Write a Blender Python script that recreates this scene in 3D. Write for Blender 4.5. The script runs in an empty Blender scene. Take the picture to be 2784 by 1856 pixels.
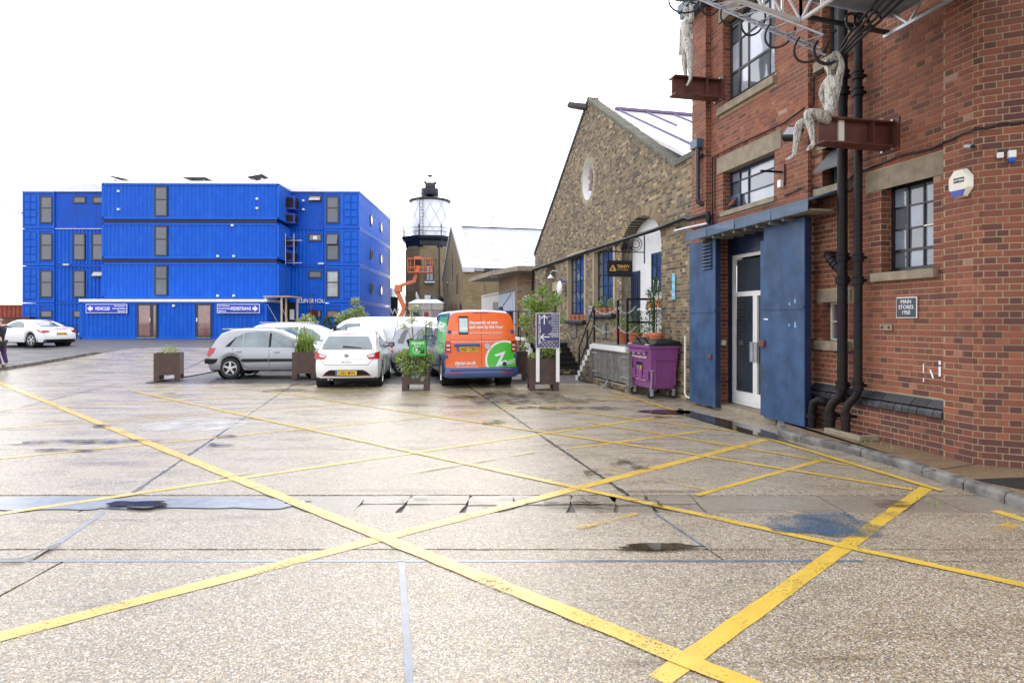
import bpy, bmesh, math, random
from math import sin, cos, pi, radians, sqrt, atan2
from mathutils import Vector, Matrix
from mathutils.geometry import delaunay_2d_cdt
random.seed(7)
SC = bpy.context.scene
COL = SC.collection
# ------------------------------------------------------------------ camera, sky, sun, exposure
cam_data = bpy.data.cameras.new('camera'); cam = bpy.data.objects.new('camera', cam_data); COL.objects.link(cam)
cam.location = (0, 0, 1.72); cam.rotation_euler = (radians(90), 0, 0)
cam_data.lens = 21.34; cam_data.sensor_width = 36; cam_data.shift_y = -0.0208
cam_data.clip_start = 0.05; cam_data.clip_end = 3000
SC.camera = cam
SC.view_settings.view_transform = 'Standard'; SC.view_settings.look = 'None'
SC.view_settings.gamma = 1; SC.view_settings.use_curve_mapping = False
SC.view_settings.exposure = 0.93
SUN_EL, SUN_AZ = radians(19), radians(-3)      # azimuth: direction the light comes from, from +Y towards +X
world = bpy.data.worlds.new('World'); SC.world = world; world.use_nodes = True
wn, wl = world.node_tree.nodes, world.node_tree.links
bg = wn['Background']; bg.inputs['Strength'].default_value = 0.12
sky = wn.new('ShaderNodeTexSky'); sky.sky_type = 'NISHITA'; sky.sun_disc = False
sky.sun_elevation = SUN_EL; sky.sun_rotation = SUN_AZ; sky.air_density = 1.0; sky.dust_density = 2.0
tc = wn.new('ShaderNodeTexCoord'); mp = wn.new('ShaderNodeMapping'); mp.inputs['Scale'].default_value = (1.0, 1.0, 3.0)
nz = wn.new('ShaderNodeTexNoise'); nz.inputs['Scale'].default_value = 1.7; nz.inputs['Detail'].default_value = 5
rp = wn.new('ShaderNodeValToRGB'); rp.color_ramp.elements[0].position = 0.30; rp.color_ramp.elements[0].color = (.10,)*3+(1,)
rp.color_ramp.elements[1].position = 0.46; rp.color_ramp.elements[1].color = (.97,)*3+(1,)
mx = wn.new('ShaderNodeMix'); mx.data_type = 'RGBA'
wl.new(tc.outputs['Generated'], mp.inputs[0]); wl.new(mp.outputs[0], nz.inputs['Vector']); wl.new(nz.outputs[0], rp.inputs[0])
wl.new(rp.outputs[0], mx.inputs[0]); wl.new(sky.outputs[0], mx.inputs[6]); mx.inputs[7].default_value = (9.3, 9.35, 9.7, 1)
# clouds are brighter round the veiled sun
_svec = (sin(SUN_AZ)*cos(SUN_EL), cos(SUN_AZ)*cos(SUN_EL), sin(SUN_EL))
dt = wn.new('ShaderNodeVectorMath'); dt.operation = 'DOT_PRODUCT'; dt.inputs[1].default_value = _svec; wl.new(tc.outputs['Generated'], dt.inputs[0])
mr = wn.new('ShaderNodeMapRange'); mr.inputs['From Min'].default_value = -.2; mr.inputs['From Max'].default_value = 1.0; mr.inputs['To Min'].default_value = .98; mr.inputs['To Max'].default_value = 1.35; mr.interpolation_type = 'SMOOTHSTEP'
wl.new(dt.outputs['Value'], mr.inputs['Value']); vs_ = wn.new('ShaderNodeVectorMath'); vs_.operation = 'SCALE'; wl.new(mx.outputs[2], vs_.inputs[0]); wl.new(mr.outputs[0], vs_.inputs['Scale'])
wl.new(vs_.outputs[0], bg.inputs[0])
sun_d = bpy.data.lights.new('sun', 'SUN'); sun_d.energy = .5; sun_d.angle = radians(45); sun_d.color = (1, .96, .9)
sun = bpy.data.objects.new('sun', sun_d); COL.objects.link(sun)
_sd = Vector((sin(SUN_AZ)*cos(SUN_EL), cos(SUN_AZ)*cos(SUN_EL), sin(SUN_EL)))
sun.rotation_euler = _sd.to_track_quat('Z', 'Y').to_euler(); sun.location = (0, 0, 30)

# ------------------------------------------------------------------ geometry of the survey
F, PX, HY, EYE = 1650.0, 1392.0, 870.0, 1.72
def G(px, py, z=0.0):
    Y = F*(EYE-z)/(py-HY); return Vector(((px-PX)/F*Y, Y, z))
def at(px, py, Y): return Vector(((px-PX)/F*Y, Y, EYE-(py-HY)*Y/F))
U = Vector((-.2228, .9749, 0)); N = Vector((-.9749, -.2228, 0)); O = Vector((5.23, 6.82, 0))
WALL_ROT = atan2(.9749, -.2228)
def W(s, d, z): return O+U*s+N*d+Vector((0, 0, z))
def WS(px, d=0.0):
    t = (px-PX)/F
    return (5.23-.9749*d-t*(6.82-.2228*d))/(.2228+.9749*t)
def WP(px, py, d=0.0):
    s = WS(px, d); Y = 6.82+.9749*s-.2228*d
    return s, EYE-(py-HY)*Y/F
def smooth(t): t = max(0, min(1, t)); return t*t*(3-2*t)
def terrain(X, Y): return .5*smooth((Y-19)/12)*smooth((-X-9)/6)

# ------------------------------------------------------------------ object helpers
def fin(o, parent=None, label=None, cat=None, group=None, kind=None):
    if parent is not None: o.parent = parent
    if label: o['label'] = label
    if cat: o['category'] = cat
    if group: o['group'] = group
    if kind: o['kind'] = kind
    return o
def thing(name, label, cat, loc=(0, 0, 0), rz=0.0, group=None):
    o = bpy.data.objects.new(name, None); COL.objects.link(o); o.empty_display_size = .2
    o.location = loc; o.rotation_euler = (0, 0, rz)
    return fin(o, None, label, cat, group)
class MB:
    def __init__(s): s.v = []; s.f = []
    def add(s, vs, fs):
        b = len(s.v); s.v += [tuple(v) for v in vs]; s.f += [tuple(b+i for i in f) for f in fs]; return s
    def box(s, a, b, M=None):
        x0, y0, z0 = a; x1, y1, z1 = b
        vs = [Vector(p) for p in ((x0,y0,z0),(x1,y0,z0),(x1,y1,z0),(x0,y1,z0),(x0,y0,z1),(x1,y0,z1),(x1,y1,z1),(x0,y1,z1))]
        if M is not None: vs = [M@v for v in vs]
        return s.add(vs, [(0,3,2,1),(4,5,6,7),(0,1,5,4),(1,2,6,5),(2,3,7,6),(3,0,4,7)])
    def cbox(s, c, sz, M=None):
        return s.box([c[i]-sz[i]/2 for i in range(3)], [c[i]+sz[i]/2 for i in range(3)], M)
    def tube(s, pts, r, n=8, cap=True):
        pts = [Vector(p) for p in pts]; m = len(pts); rs = r if isinstance(r, (list, tuple)) else [r]*m
        vs = []; up = None
        for i, p in enumerate(pts):
            d = (pts[min(i+1, m-1)]-pts[max(i-1, 0)]).normalized()
            if up is None: up = Vector((0, 0, 1)) if abs(d.z) < .9 else Vector((1, 0, 0))
            a = d.cross(up).normalized(); b = a.cross(d).normalized(); up = b
            for k in range(n):
                t = 2*pi*k/n; vs.append(p+a*cos(t)*rs[i]+b*sin(t)*rs[i])
        fs = [(i*n+k, i*n+(k+1) % n, (i+1)*n+(k+1) % n, (i+1)*n+k) for i in range(m-1) for k in range(n)]
        if cap: fs += [tuple(range(n))[::-1], tuple((m-1)*n+k for k in range(n))]
        return s.add(vs, fs)
    def bar(s, a, b, w, h=None):
        h = h or w; a, b = Vector(a), Vector(b); d = (b-a).normalized()
        up = Vector((0, 0, 1)) if abs(d.z) < .95 else Vector((1, 0, 0))
        x = d.cross(up).normalized()*w/2; y = x.cross(d).normalized()*h/2
        vs = [p+sx*x+sy*y for p in (a, b) for sx, sy in ((-1,-1),(1,-1),(1,1),(-1,1))]
        return s.add(vs, [(0,1,2,3),(7,6,5,4),(0,4,5,1),(1,5,6,2),(2,6,7,3),(3,7,4,0)])
    def lathe(s, prof, n=24, c=(0,0,0), M=None, close=False):
        vs = []; m = len(prof)
        for r, z in prof:
            for k in range(n):
                t = 2*pi*k/n; v = Vector((r*cos(t)+c[0], r*sin(t)+c[1], z+c[2])); vs.append(M@v if M is not None else v)
        fs = [(i*n+k, i*n+(k+1) % n, (i+1)*n+(k+1) % n, (i+1)*n+k) for i in range(m-1) for k in range(n)]
        if close: fs += [tuple(range(n))[::-1], tuple((m-1)*n+k for k in range(n))]
        return s.add(vs, fs)
    def prism(s, poly, fn, t0, t1):
        """poly: 2D outline; fn(u,v,t)->3D."""
        n = len(poly); vs = [fn(u, v, t0) for u, v in poly]+[fn(u, v, t1) for u, v in poly]
        return s.add(vs, [tuple(range(n))[::-1], tuple(range(n, 2*n))]+[(i, (i+1) % n, n+(i+1) % n, n+i) for i in range(n)])
    def build(s, name, mat, parent=None, smooth_deg=None, bevel=0, label=None, kind=None, loc=None, noflip=False):
        me = bpy.data.meshes.new(name); me.from_pydata(s.v, [], s.f); me.materials.append(mat)
        if not noflip:
            bm = bmesh.new(); bm.from_mesh(me); bmesh.ops.recalc_face_normals(bm, faces=bm.faces); bm.to_mesh(me); bm.free()
        if smooth_deg:
            me.polygons.foreach_set('use_smooth', [True]*len(me.polygons)); me.set_sharp_from_angle(angle=radians(smooth_deg))
        o = bpy.data.objects.new(name, me); COL.objects.link(o)
        if loc is not None: o.location = loc
        if bevel:
            b = o.modifiers.new('bevel', 'BEVEL'); b.width = bevel; b.segments = 2; b.limit_method = 'ANGLE'; b.harden_normals = False
        return fin(o, parent, label, None, None, kind)
def copy_tree(o, parent=None):
    c = o.copy(); COL.objects.link(c)
    if parent is not None: c.parent = parent
    for ch in [x for x in bpy.data.objects if x.parent == o]: copy_tree(ch, c)
    return c
def text(name, body, size, parent, loc, rot, mat, align='LEFT', bold=0.0, xs=1.0, ext=.002, lines=1.0, label=None):
    cu = bpy.data.curves.new(name, 'FONT'); cu.body = body; cu.size = size; cu.align_x = align; cu.offset = bold*size
    cu.extrude = ext; cu.space_line = lines; cu.resolution_u = 3
    o = bpy.data.objects.new(name, cu); COL.objects.link(o)
    dg = bpy.context.evaluated_depsgraph_get(); me = bpy.data.meshes.new_from_object(o.evaluated_get(dg))
    bpy.data.objects.remove(o); me.materials.clear(); me.materials.append(mat)
    o = bpy.data.objects.new(name, me); COL.objects.link(o)
    o.location = loc; o.rotation_euler = rot; o.scale = (xs, 1, 1)
    return fin(o, parent, label)

# ------------------------------------------------------------------ materials
class NT:
    def __init__(s, name):
        m = bpy.data.materials.new(name); m.use_nodes = True; s.m = m; s.n = m.node_tree.nodes; s.l = m.node_tree.links
        s.b = s.n['Principled BSDF']; s.out = s.n['Material Output']; s._tc = None
    def new(s, t, **kw):
        n = s.n.new(t)
        for k, v in kw.items():
            if k in n.inputs: s.set(n.inputs[k], v)
            else: setattr(n, k, v)
        return n
    def set(s, inp, v):
        if hasattr(v, 'links') and hasattr(v, 'is_output'): s.l.new(v, inp)
        elif isinstance(v, tuple) and len(v) == 3 and inp.type == 'RGBA': inp.default_value = v+(1,)
        else: inp.default_value = v
    @property
    def obj(s):
        if not s._tc: s._tc = s.n.new('ShaderNodeTexCoord')
        return s._tc.outputs['Object']
    def mapping(s, scale, vec=None, rot=(0,0,0)):
        mp = s.n.new('ShaderNodeMapping'); mp.inputs['Scale'].default_value = scale; mp.inputs['Rotation'].default_value = rot
        s.l.new(vec or s.obj, mp.inputs[0]); return mp.outputs[0]
    def noise(s, scale, detail=4, rough=.55, vec=None):
        n = s.n.new('ShaderNodeTexNoise'); n.inputs['Scale'].default_value = scale; n.inputs['Detail'].default_value = detail; n.inputs['Roughness'].default_value = rough
        s.l.new(vec or s.obj, n.inputs['Vector']); return n.outputs[0]
    def ramp(s, fac, stops, interp='LINEAR'):
        r = s.n.new('ShaderNodeValToRGB'); r.color_ramp.interpolation = interp; e = r.color_ramp.elements
        while len(e) < len(stops): e.new(.5)
        for i, (p, c) in enumerate(stops):
            e[i].position = p; e[i].color = (c, c, c, 1) if not isinstance(c, tuple) else c+(1,)
        s.l.new(fac, r.inputs[0]); return r.outputs[0]
    def mix(s, fac, a, b, mode='MIX'):
        m = s.n.new('ShaderNodeMix'); m.data_type = 'RGBA'; m.blend_type = mode
        s.set(m.inputs[0], fac); s.set(m.inputs[6], a); s.set(m.inputs[7], b); return m.outputs[2]
    def math(s, op, a, b=0.0, c=None):
        m = s.n.new('ShaderNodeMath'); m.operation = op; s.set(m.inputs[0], a); s.set(m.inputs[1], b)
        if c is not None: s.set(m.inputs[2], c)
        return m.outputs[0]
    def bump(s, h, strength=.3, dist=.01, prev=None):
        b = s.n.new('ShaderNodeBump'); b.inputs['Strength'].default_value = strength; b.inputs['Distance'].default_value = dist
        s.l.new(h, b.inputs['Height'])
        if prev is not None: s.l.new(prev, b.inputs['Normal'])
        s.l.new(b.outputs[0], s.b.inputs['Normal']); return b.outputs[0]
    def p(s, **kw):
        for k, v in kw.items(): s.set(s.b.inputs[k.replace('_', ' ')], v)
        return s
def M(name, col, rough=.5, metal=0.0, var=.12, vs=6.0, coat=0.0, bump=0.0, bs=80.0, spec=.5, stain=None, emit=None):
    t = NT(name); n = t.noise(vs, 5)
    a = tuple(min(1, c*(1-var)) for c in col); b = tuple(min(1, c*(1+var)) for c in col)
    c = t.ramp(n, [(.3, a), (.7, b)])
    if stain:
        sc, amt = stain; sn = t.noise(2.5, 6, .65, vec=t.mapping((1, 1, .35)))
        c = t.mix(t.math('MULTIPLY', t.ramp(sn, [(.48, 0.0), (.72, 1.0)]), amt), c, sc)
    t.p(Base_Color=c, Roughness=rough, Metallic=metal, Coat_Weight=coat, Specular_IOR_Level=spec)
    if var: t.set(t.b.inputs['Roughness'], t.math('MULTIPLY_ADD', n, .16, rough-.08))
    if bump: t.bump(t.noise(bs, 3), bump, .004)
    if emit: t.p(Emission_Color=emit, Emission_Strength=1.0)
    return t.m
def ground_mat(name, cols, rough_dry, rough_wet, tint, stone=95.0, wet_lo=.45, wet_hi=.62, bump=.5):
    t = NT(name)
    v = t.n.new('ShaderNodeTexVoronoi'); v.inputs['Scale'].default_value = stone; t.l.new(t.obj, v.inputs['Vector'])
    sep = t.n.new('ShaderNodeSeparateColor'); t.l.new(v.outputs['Color'], sep.inputs[0])
    c = t.ramp(sep.outputs[0], cols)
    c = t.mix(t.ramp(v.outputs['Distance'], [(.45, 0.0), (.85, .5)]), c, tint)
    v2 = t.n.new('ShaderNodeTexVoronoi'); v2.inputs['Scale'].default_value = stone*.55; t.l.new(t.obj, v2.inputs['Vector'])
    s2 = t.n.new('ShaderNodeSeparateColor'); t.l.new(v2.outputs['Color'], s2.inputs[0])
    c = t.mix(t.ramp(s2.outputs[1], [(.86, 0.0), (.93, .45)]), c, t.ramp(s2.outputs[2], [(0, (.10, .08, .065)), (.5, (.42, .27, .13)), (1, (.72, .68, .60))]))
    big = t.noise(.55, 6, .6); c = t.mix(t.ramp(big, [(.3, .55), (.7, 0.0)]), c, t.mix(1.0, c, (.74, .70, .66), 'MULTIPLY'))
    st = t.noise(1.0, 7, .7, vec=t.mapping((.7, 2.6, 1))); wet = t.ramp(st, [(wet_lo, 0.0), (wet_hi, 1.0)])
    pud = t.ramp(t.noise(.8, 5, .6, vec=t.mapping((.35, 3.2, 1))), [(.60, 0.0), (.68, 1.0)])
    c = t.mix(t.math('MULTIPLY', wet, .25), c, t.mix(1.0, c, (.62, .56, .50), 'MULTIPLY'))
    c = t.mix(t.math('MULTIPLY', pud, .5), c, t.mix(1.0, c, (.45, .40, .36), 'MULTIPLY'))
    r = t.math('MULTIPLY_ADD', wet, rough_wet-rough_dry, rough_dry); r = t.math('MULTIPLY_ADD', pud, -.12, r)
    r = t.math('MAXIMUM', r, .08)
    t.p(Base_Color=c, Roughness=r, Specular_IOR_Level=.5)
    b1 = t.bump(v.outputs['Distance'], bump, .003); t.bump(t.noise(7, 4), .12, .01, b1)
    return t.m
def brick_mat(name, stops, grime, rough=.8):
    t = NT(name); a = t.n.new('ShaderNodeAttribute'); a.attribute_name = 'tone'
    c = t.ramp(a.outputs['Fac'], stops)
    c = t.mix(t.ramp(t.noise(28, 5, .7), [(.35, .45), (.65, 0.0)]), c, t.mix(1.0, c, (.62, .56, .55), 'MULTIPLY'))
    c = t.mix(t.math('MULTIPLY', t.ramp(t.noise(.9, 6, .65), [(.42, 0.0), (.72, 1.0)]), grime[1]), c, grime[0])
    t.p(Base_Color=c, Roughness=rough); t.bump(t.noise(120, 4), .35, .004); return t.m
def far_brick_mat(name, c1, c2, mortar, scale=1.0, rot=(0, 0, 0)):
    t = NT(name); b = t.n.new('ShaderNodeTexBrick'); b.inputs['Scale'].default_value = scale
    b.inputs['Brick Width'].default_value = .23; b.inputs['Row Height'].default_value = .075; b.inputs['Mortar Size'].default_value = .008; b.inputs['Mortar Smooth'].default_value = .3
    sx = t.n.new('ShaderNodeSeparateXYZ'); t.l.new(t.obj, sx.inputs[0]); cx = t.n.new('ShaderNodeCombineXYZ')
    t.l.new(t.math('ADD', sx.outputs[0], sx.outputs[1]), cx.inputs[0]); t.l.new(sx.outputs[2], cx.inputs[1])
    t.l.new(cx.outputs[0], b.inputs['Vector'])
    for k, v in (('Color1', c1), ('Color2', c2), ('Mortar', mortar)): b.inputs[k].default_value = v+(1,)
    c = t.mix(t.ramp(t.noise(.8, 6, .6), [(.35, .6), (.65, 0.0)]), b.outputs['Color'], t.mix(1.0, b.outputs['Color'], (.6, .55, .5), 'MULTIPLY'))
    t.p(Base_Color=c, Roughness=.85); t.bump(b.outputs['Fac'], .3, -.004); return t.m
def paint_mark(name, col, lo=.36, hi=.46, rough=.27):
    t = NT(name); tr = t.n.new('ShaderNodeBsdfTransparent'); ms = t.n.new('ShaderNodeMixShader')
    n1 = t.noise(60, 4, .7); n2 = t.noise(2.2, 4, .6)
    f = t.ramp(t.math('ADD', t.math('MULTIPLY', n1, .55), t.math('MULTIPLY', n2, .45)), [(lo, 0.0), (hi, 1.0)])
    v = t.n.new('ShaderNodeTexVoronoi'); v.inputs['Scale'].default_value = 95; t.l.new(t.obj, v.inputs['Vector'])
    c = t.ramp(t.noise(9, 4), [(.3, tuple(x*.86 for x in col)), (.7, col)])
    t.p(Base_Color=c, Roughness=rough); t.bump(v.outputs['Distance'], .3, .002)
    t.l.new(f, ms.inputs[0]); t.l.new(tr.outputs[0], ms.inputs[1]); t.l.new(t.b.outputs[0], ms.inputs[2]); t.l.new(ms.outputs[0], t.out.inputs[0])
    return t.m
def glass(name, tint, rough=.04):
    t = NT(name); n = t.noise(1.3, 3)
    t.p(Base_Color=t.ramp(n, [(.35, tuple(c*.6 for c in tint)), (.65, tint)]), Roughness=rough, Specular_IOR_Level=.9, Coat_Weight=.6, Coat_Roughness=.02)
    return t.m
def leafm(name, a, b):
    t = NT(name); g = t.n.new('ShaderNodeNewGeometry'); c = t.ramp(g.outputs['Random Per Island'], [(0, a), (1, b)])
    t.p(Base_Color=c, Roughness=.45, Subsurface_Weight=0.0)
    tl = t.n.new('ShaderNodeBsdfTranslucent'); t.l.new(c, tl.inputs[0]); ms = t.n.new('ShaderNodeMixShader'); ms.inputs[0].default_value = .3
    t.l.new(t.b.outputs[0], ms.inputs[1]); t.l.new(tl.outputs[0], ms.inputs[2]); t.l.new(ms.outputs[0], t.out.inputs[0]); return t.m

m_conc = ground_mat('aggregate_concrete', [(0, (.09, .088, .09)), (.2, (.17, .155, .135)), (.45, (.30, .25, .18)), (.66, (.42, .32, .18)), (.85, (.52, .47, .39)), (1, (.76, .74, .70))], .35, .18, (.27, .24, .19), 128)
m_asph = ground_mat('wet_tarmac', [(0, (.04, .04, .045)), (.6, (.085, .085, .095)), (1, (.18, .18, .19))], .62, .34, (.07, .07, .075), 130)
m_strip = ground_mat('smooth_concrete_strip', [(0, (.22, .195, .16)), (.6, (.27, .24, .20)), (1, (.33, .30, .255))], .32, .16, (.26, .235, .195), 160, .45, .60, .25)
m_jointw = M('sky_tinted_joint_water', (.13, .16, .22), .22, var=.3, vs=8)  # blue-grey of the reflected sky is put into the water colour
m_pave = ground_mat('pavement_concrete', [(0, (.16, .11, .06)), (.6, (.24, .17, .10)), (1, (.32, .24, .16))], .5, .26, (.20, .145, .09), 120)
m_kerb = M('granite_kerb', (.10, .094, .085), .55, var=.6, vs=7, bump=.7, bs=50, stain=((.42, .41, .38), .55))
m_joint = M('wet_joint_dirt', (.035, .036, .04), .25, var=.4, vs=20)
m_yellow = paint_mark('yellow_road_paint', (.68, .46, .07), .35, .47)
m_yellow_worn = paint_mark('worn_yellow_road_paint', (.70, .46, .10), .46, .60)
m_whitep = paint_mark('worn_white_road_paint', (.72, .72, .70), .44, .58)
m_bluep = paint_mark('blue_paint_stain', (.04, .11, .22), .40, .60)
def _water():
    t = NT('puddle_water'); tr = t.n.new('ShaderNodeBsdfTransparent'); ms = t.n.new('ShaderNodeMixShader')
    f = t.ramp(t.noise(3.2, 6, .7, vec=t.mapping((.8, 3.0, 1))), [(.46, 0.0), (.58, .85)]); t.p(Base_Color=t.ramp(t.noise(4, 3), [(.3, (.05, .035, .02)), (.7, (.09, .07, .045))]), Roughness=.03)
    t.l.new(f, ms.inputs[0]); t.l.new(tr.outputs[0], ms.inputs[1]); t.l.new(t.b.outputs[0], ms.inputs[2]); t.l.new(ms.outputs[0], t.out.inputs[0]); return t.m
m_water = _water()
m_water2 = M('deep_puddle_water', (.045, .034, .022), .02, var=.2, vs=3)
RB = [(0, (.11, .042, .034)), (.3, (.21, .066, .042)), (.6, (.29, .092, .050)), (.9, (.34, .118, .064)), (.99, (.36, .16, .11)), (1, (.40, .23, .18))]
m_red = brick_mat('red_facing_brick', RB, ((.10, .045, .04), .5))
m_redmortar = M('sandy_mortar', (.36, .275, .175), .9, var=.35, vs=.9, bump=.4)
YB = [(0, (.05, .042, .036)), (.28, (.12, .09, .06)), (.55, (.24, .18, .105)), (.82, (.36, .27, .15)), (1, (.48, .37, .22))]
m_stock = brick_mat('london_stock_brick', YB, ((.07, .065, .055), .4), .85)
m_stockmortar = M('old_lime_mortar', (.32, .28, .21), .95, var=.3, vs=10, bump=.4)
m_engb = brick_mat('blue_engineering_brick', [(0, (.018, .02, .026)), (.5, (.032, .035, .045)), (1, (.06, .062, .075))], ((.05, .055, .04), .3), .45)
m_stone = M('weathered_stone', (.27, .225, .165), .85, var=.25, vs=7, bump=.5, bs=90, stain=((.12, .11, .09), .5))
m_cream = M('cream_painted_stone', (.42, .34, .21), .7, var=.12, stain=((.2, .17, .12), .4))
m_white = M('white_paint', (.80, .80, .80), .4, var=.04, stain=((.5, .5, .48), .25))
m_offwhite = M('off_white_plastic', (.78, .76, .66), .4, var=.05)
m_blue_door = M('blue_painted_steel_shutter', (.028, .068, .155), .48, var=.4, vs=2.6, stain=((.08, .14, .22), .55), spec=.35)
m_slateblk = M('dark_slate_paint', (.010, .014, .028), .4, var=.15)
m_navy = M('navy_paint', (.010, .020, .065), .4, var=.15)
m_lead = M('blue_grey_sheet_metal', (.055, .095, .16), .42, var=.3, vs=4, stain=((.12, .17, .24), .5))
m_black = M('black_gloss_paint', (.012, .012, .018), .28, var=.3, vs=20)
m_iron = M('tarred_cast_iron_pipe', (.008, .007, .010), .5, var=.4, vs=14, stain=((.07, .028, .015), .35), spec=.22)
m_dark = M('black_plastic', (.012, .012, .013), .55, var=.1, spec=.3)
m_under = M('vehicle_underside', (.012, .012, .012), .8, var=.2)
m_rust = M('rust_red_painted_steel', (.125, .038, .027), .5, var=.3, vs=8, stain=((.06, .03, .025), .6))
m_corten = M('brown_rusted_planter_steel', (.062, .032, .026), .38, var=.3, vs=5, stain=((.10, .05, .035), .5))
m_glass = glass('window_glass', (.14, .17, .20)); m_glassb = glass('blue_curtained_glass', (.06, .10, .21))
m_cglass = glass('vehicle_glass', (.20, .26, .29)); m_dglass = glass('dark_window_glass', (.05, .062, .085))
m_pglass = glass('pink_tinted_glass', (.32, .16, .15))  # plain pink tint for the office door panes
m_galv = M('galvanised_steel', (.50, .52, .55), .35, metal=.6, var=.2)
m_wtruss = M('white_painted_lattice', (.74, .76, .80), .4, var=.05)
m_sheet = M('grey_corrugated_sheet', (.22, .235, .27), .5, var=.2)
m_blue = M('cobalt_blue_container_paint', (.0, .098, .58), .42, var=.06, vs=1.6, stain=((.02, .20, .72), .35), spec=.28)
m_blue2 = M('cobalt_blue_panel_paint', (.0, .078, .50), .48, var=.14, vs=1.2, stain=((.0, .05, .32), .4), spec=.28)
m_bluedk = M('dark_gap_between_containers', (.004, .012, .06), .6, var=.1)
m_frame = M('dark_grey_window_frame', (.03, .03, .034), .4, var=.1)
m_wpaint = M('white_car_paint', (.80, .81, .82), .25, var=.01, coat=.8)
m_silver = M('silver_car_paint', (.33, .345, .38), .27, metal=.35, var=0, coat=.8)
m_tyre = M('black_tyre_rubber', (.016, .016, .017), .7, var=.2)
m_rim = M('silver_alloy_rim', (.55, .56, .58), .3, metal=.7, var=.05)
m_redlamp = M('red_lamp_lens', (.42, .012, .015), .15, var=.1, coat=.6)
m_clearlamp = M('clear_lamp_lens', (.7, .65, .65), .12, var=.05, coat=.6)
m_plate = M('yellow_number_plate', (.80, .50, .03), .4, var=.03)
m_pblue = M('blue_plate_band', (.03, .12, .55), .4, var=.03)
m_ink = M('black_lettering', (.012, .012, .014), .4, var=0)
m_winkl = M('white_lettering', (.82, .82, .84), .4, var=0)
m_orange = M('orange_van_wrap', (.86, .145, .015), .3, var=.02, coat=.5)
m_green = M('green_van_wrap', (.06, .52, .035), .3, var=.03, coat=.5)
m_vanblue = M('metallic_blue_grey_van_paint', (.055, .085, .16), .3, metal=.4, var=.05, coat=.6)
m_vblue2 = M('blue_bumper_paint', (.03, .07, .22), .32, metal=.2, var=.05, coat=.6)
m_signnavy = M('indigo_sign_face', (.035, .03, .13), .35, var=.08)
m_purple = M('purple_bin_plastic', (.20, .055, .20), .42, var=.12, vs=4, stain=((.35, .1, .32), .4))
m_terra = M('terracotta_pot', (.50, .16, .075), .8, var=.2)
m_wood = M('weathered_grey_timber', (.17, .165, .155), .75, var=.35, vs=9, bump=.5, stain=((.06, .06, .055), .6))
m_carved = None
m_soil = M('potting_soil', (.035, .025, .018), .95, var=.3)
m_bark = M('young_bark', (.12, .095, .07), .85, var=.3, vs=30)
m_leaf = leafm('fresh_green_leaf', (.09, .20, .03), (.36, .46, .10)); m_leafd = leafm('dark_green_leaf', (.02, .06, .018), (.09, .17, .035))
m_leafy = leafm('pale_yellow_green_leaf', (.16, .26, .06), (.45, .50, .20)); m_blossom = leafm('pale_blossom', (.55, .58, .40), (.80, .76, .70))
m_plum = leafm('purple_leaf', (.03, .012, .02), (.08, .03, .05))
m_pickor = M('orange_lift_paint', (.60, .15, .06), .45, var=.15)
m_crane = M('yellow_crane_paint', (.62, .48, .20), .5, var=.1)
m_redcont = M('rust_red_container_paint', (.30, .055, .025), .55, var=.25, vs=2)
m_farst = far_brick_mat('far_stock_brick', (.20, .15, .075), (.29, .22, .12), (.24, .20, .13))
m_stripe = far_brick_mat('banded_brick', (.26, .10, .06), (.34, .22, .12), (.40, .34, .25))
# ------------------------------------------------------------------ ground
def struct(mb, name, mat, **kw): return mb.build(name, mat, kind='structure', **kw)
def sheet(x0, x1, y0, y1, nx, ny, zoff, cond=None):
    m = MB(); vs = []; fs = []
    for j in range(ny+1):
        for i in range(nx+1):
            X = x0+(x1-x0)*i/nx; Y = y0+(y1-y0)*j/ny; vs.append((X, Y, terrain(X, Y)+zoff))
    for j in range(ny):
        for i in range(nx):
            X = x0+(x1-x0)*(i+.5)/nx; Y = y0+(y1-y0)*(j+.5)/ny
            if cond is None or cond(X, Y): a = j*(nx+1)+i; fs.append((a, a+1, a+nx+2, a+nx+1))
    m.add(vs, fs); return m
g = sheet(-60, 60, -30, 90, 120, 120, -.03)
g.add([(-900,-300,-.05),(900,-300,-.05),(900,-30,-.05),(-900,-30,-.05)], [(0,1,2,3)])
g.add([(-900,-30,-.05),(-60,-30,-.05),(-60,90,-.05),(-900,90,-.05)], [(0,1,2,3)])
g.add([(60,-30,-.05),(900,-30,-.05),(900,90,-.05),(60,90,-.05)], [(0,1,2,3)])
g.add([(-900,90,-.05),(900,90,-.05),(900,1500,-.05),(-900,1500,-.05)], [(0,1,2,3)])
ground = struct(g, 'ground', m_asph, noflip=True)
J0 = lambda Y: -6.95-.2285*Y
J1 = lambda Y: -2.55-.203*Y
J2 = lambda Y: 2.53-.232*Y
J3 = lambda Y: .12-.21*Y
JL = lambda Y: -11.9-.2285*Y
g = .012
def slab(poly, mat, top=0.0, name='concrete_slab', j=.006):
    pts = []                                       # slightly uneven broken edges
    n = len(poly)
    for i in range(n):
        a, b = Vector(poly[i]), Vector(poly[(i+1) % n]); L = (b-a).length; k = max(1, int(L/.12)) if L < 14 else int(L/.3)
        nn = Vector((-(b-a).y, (b-a).x)).normalized()
        for q in range(k): pts.append(a+(b-a)*q/k+nn*(random.uniform(-j, j) if q else 0))
    m = MB(); nn = len(pts)
    vs = [(p.x, p.y, top) for p in pts]+[(p.x, p.y, top-.05) for p in pts]
    m.add(vs, [tuple(range(nn))]+[(i, (i+1) % nn, nn+(i+1) % nn, nn+i) for i in range(nn)])
    o = m.build(name, mat, ground, noflip=False); o['kind'] = 'structure'; return o
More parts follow.
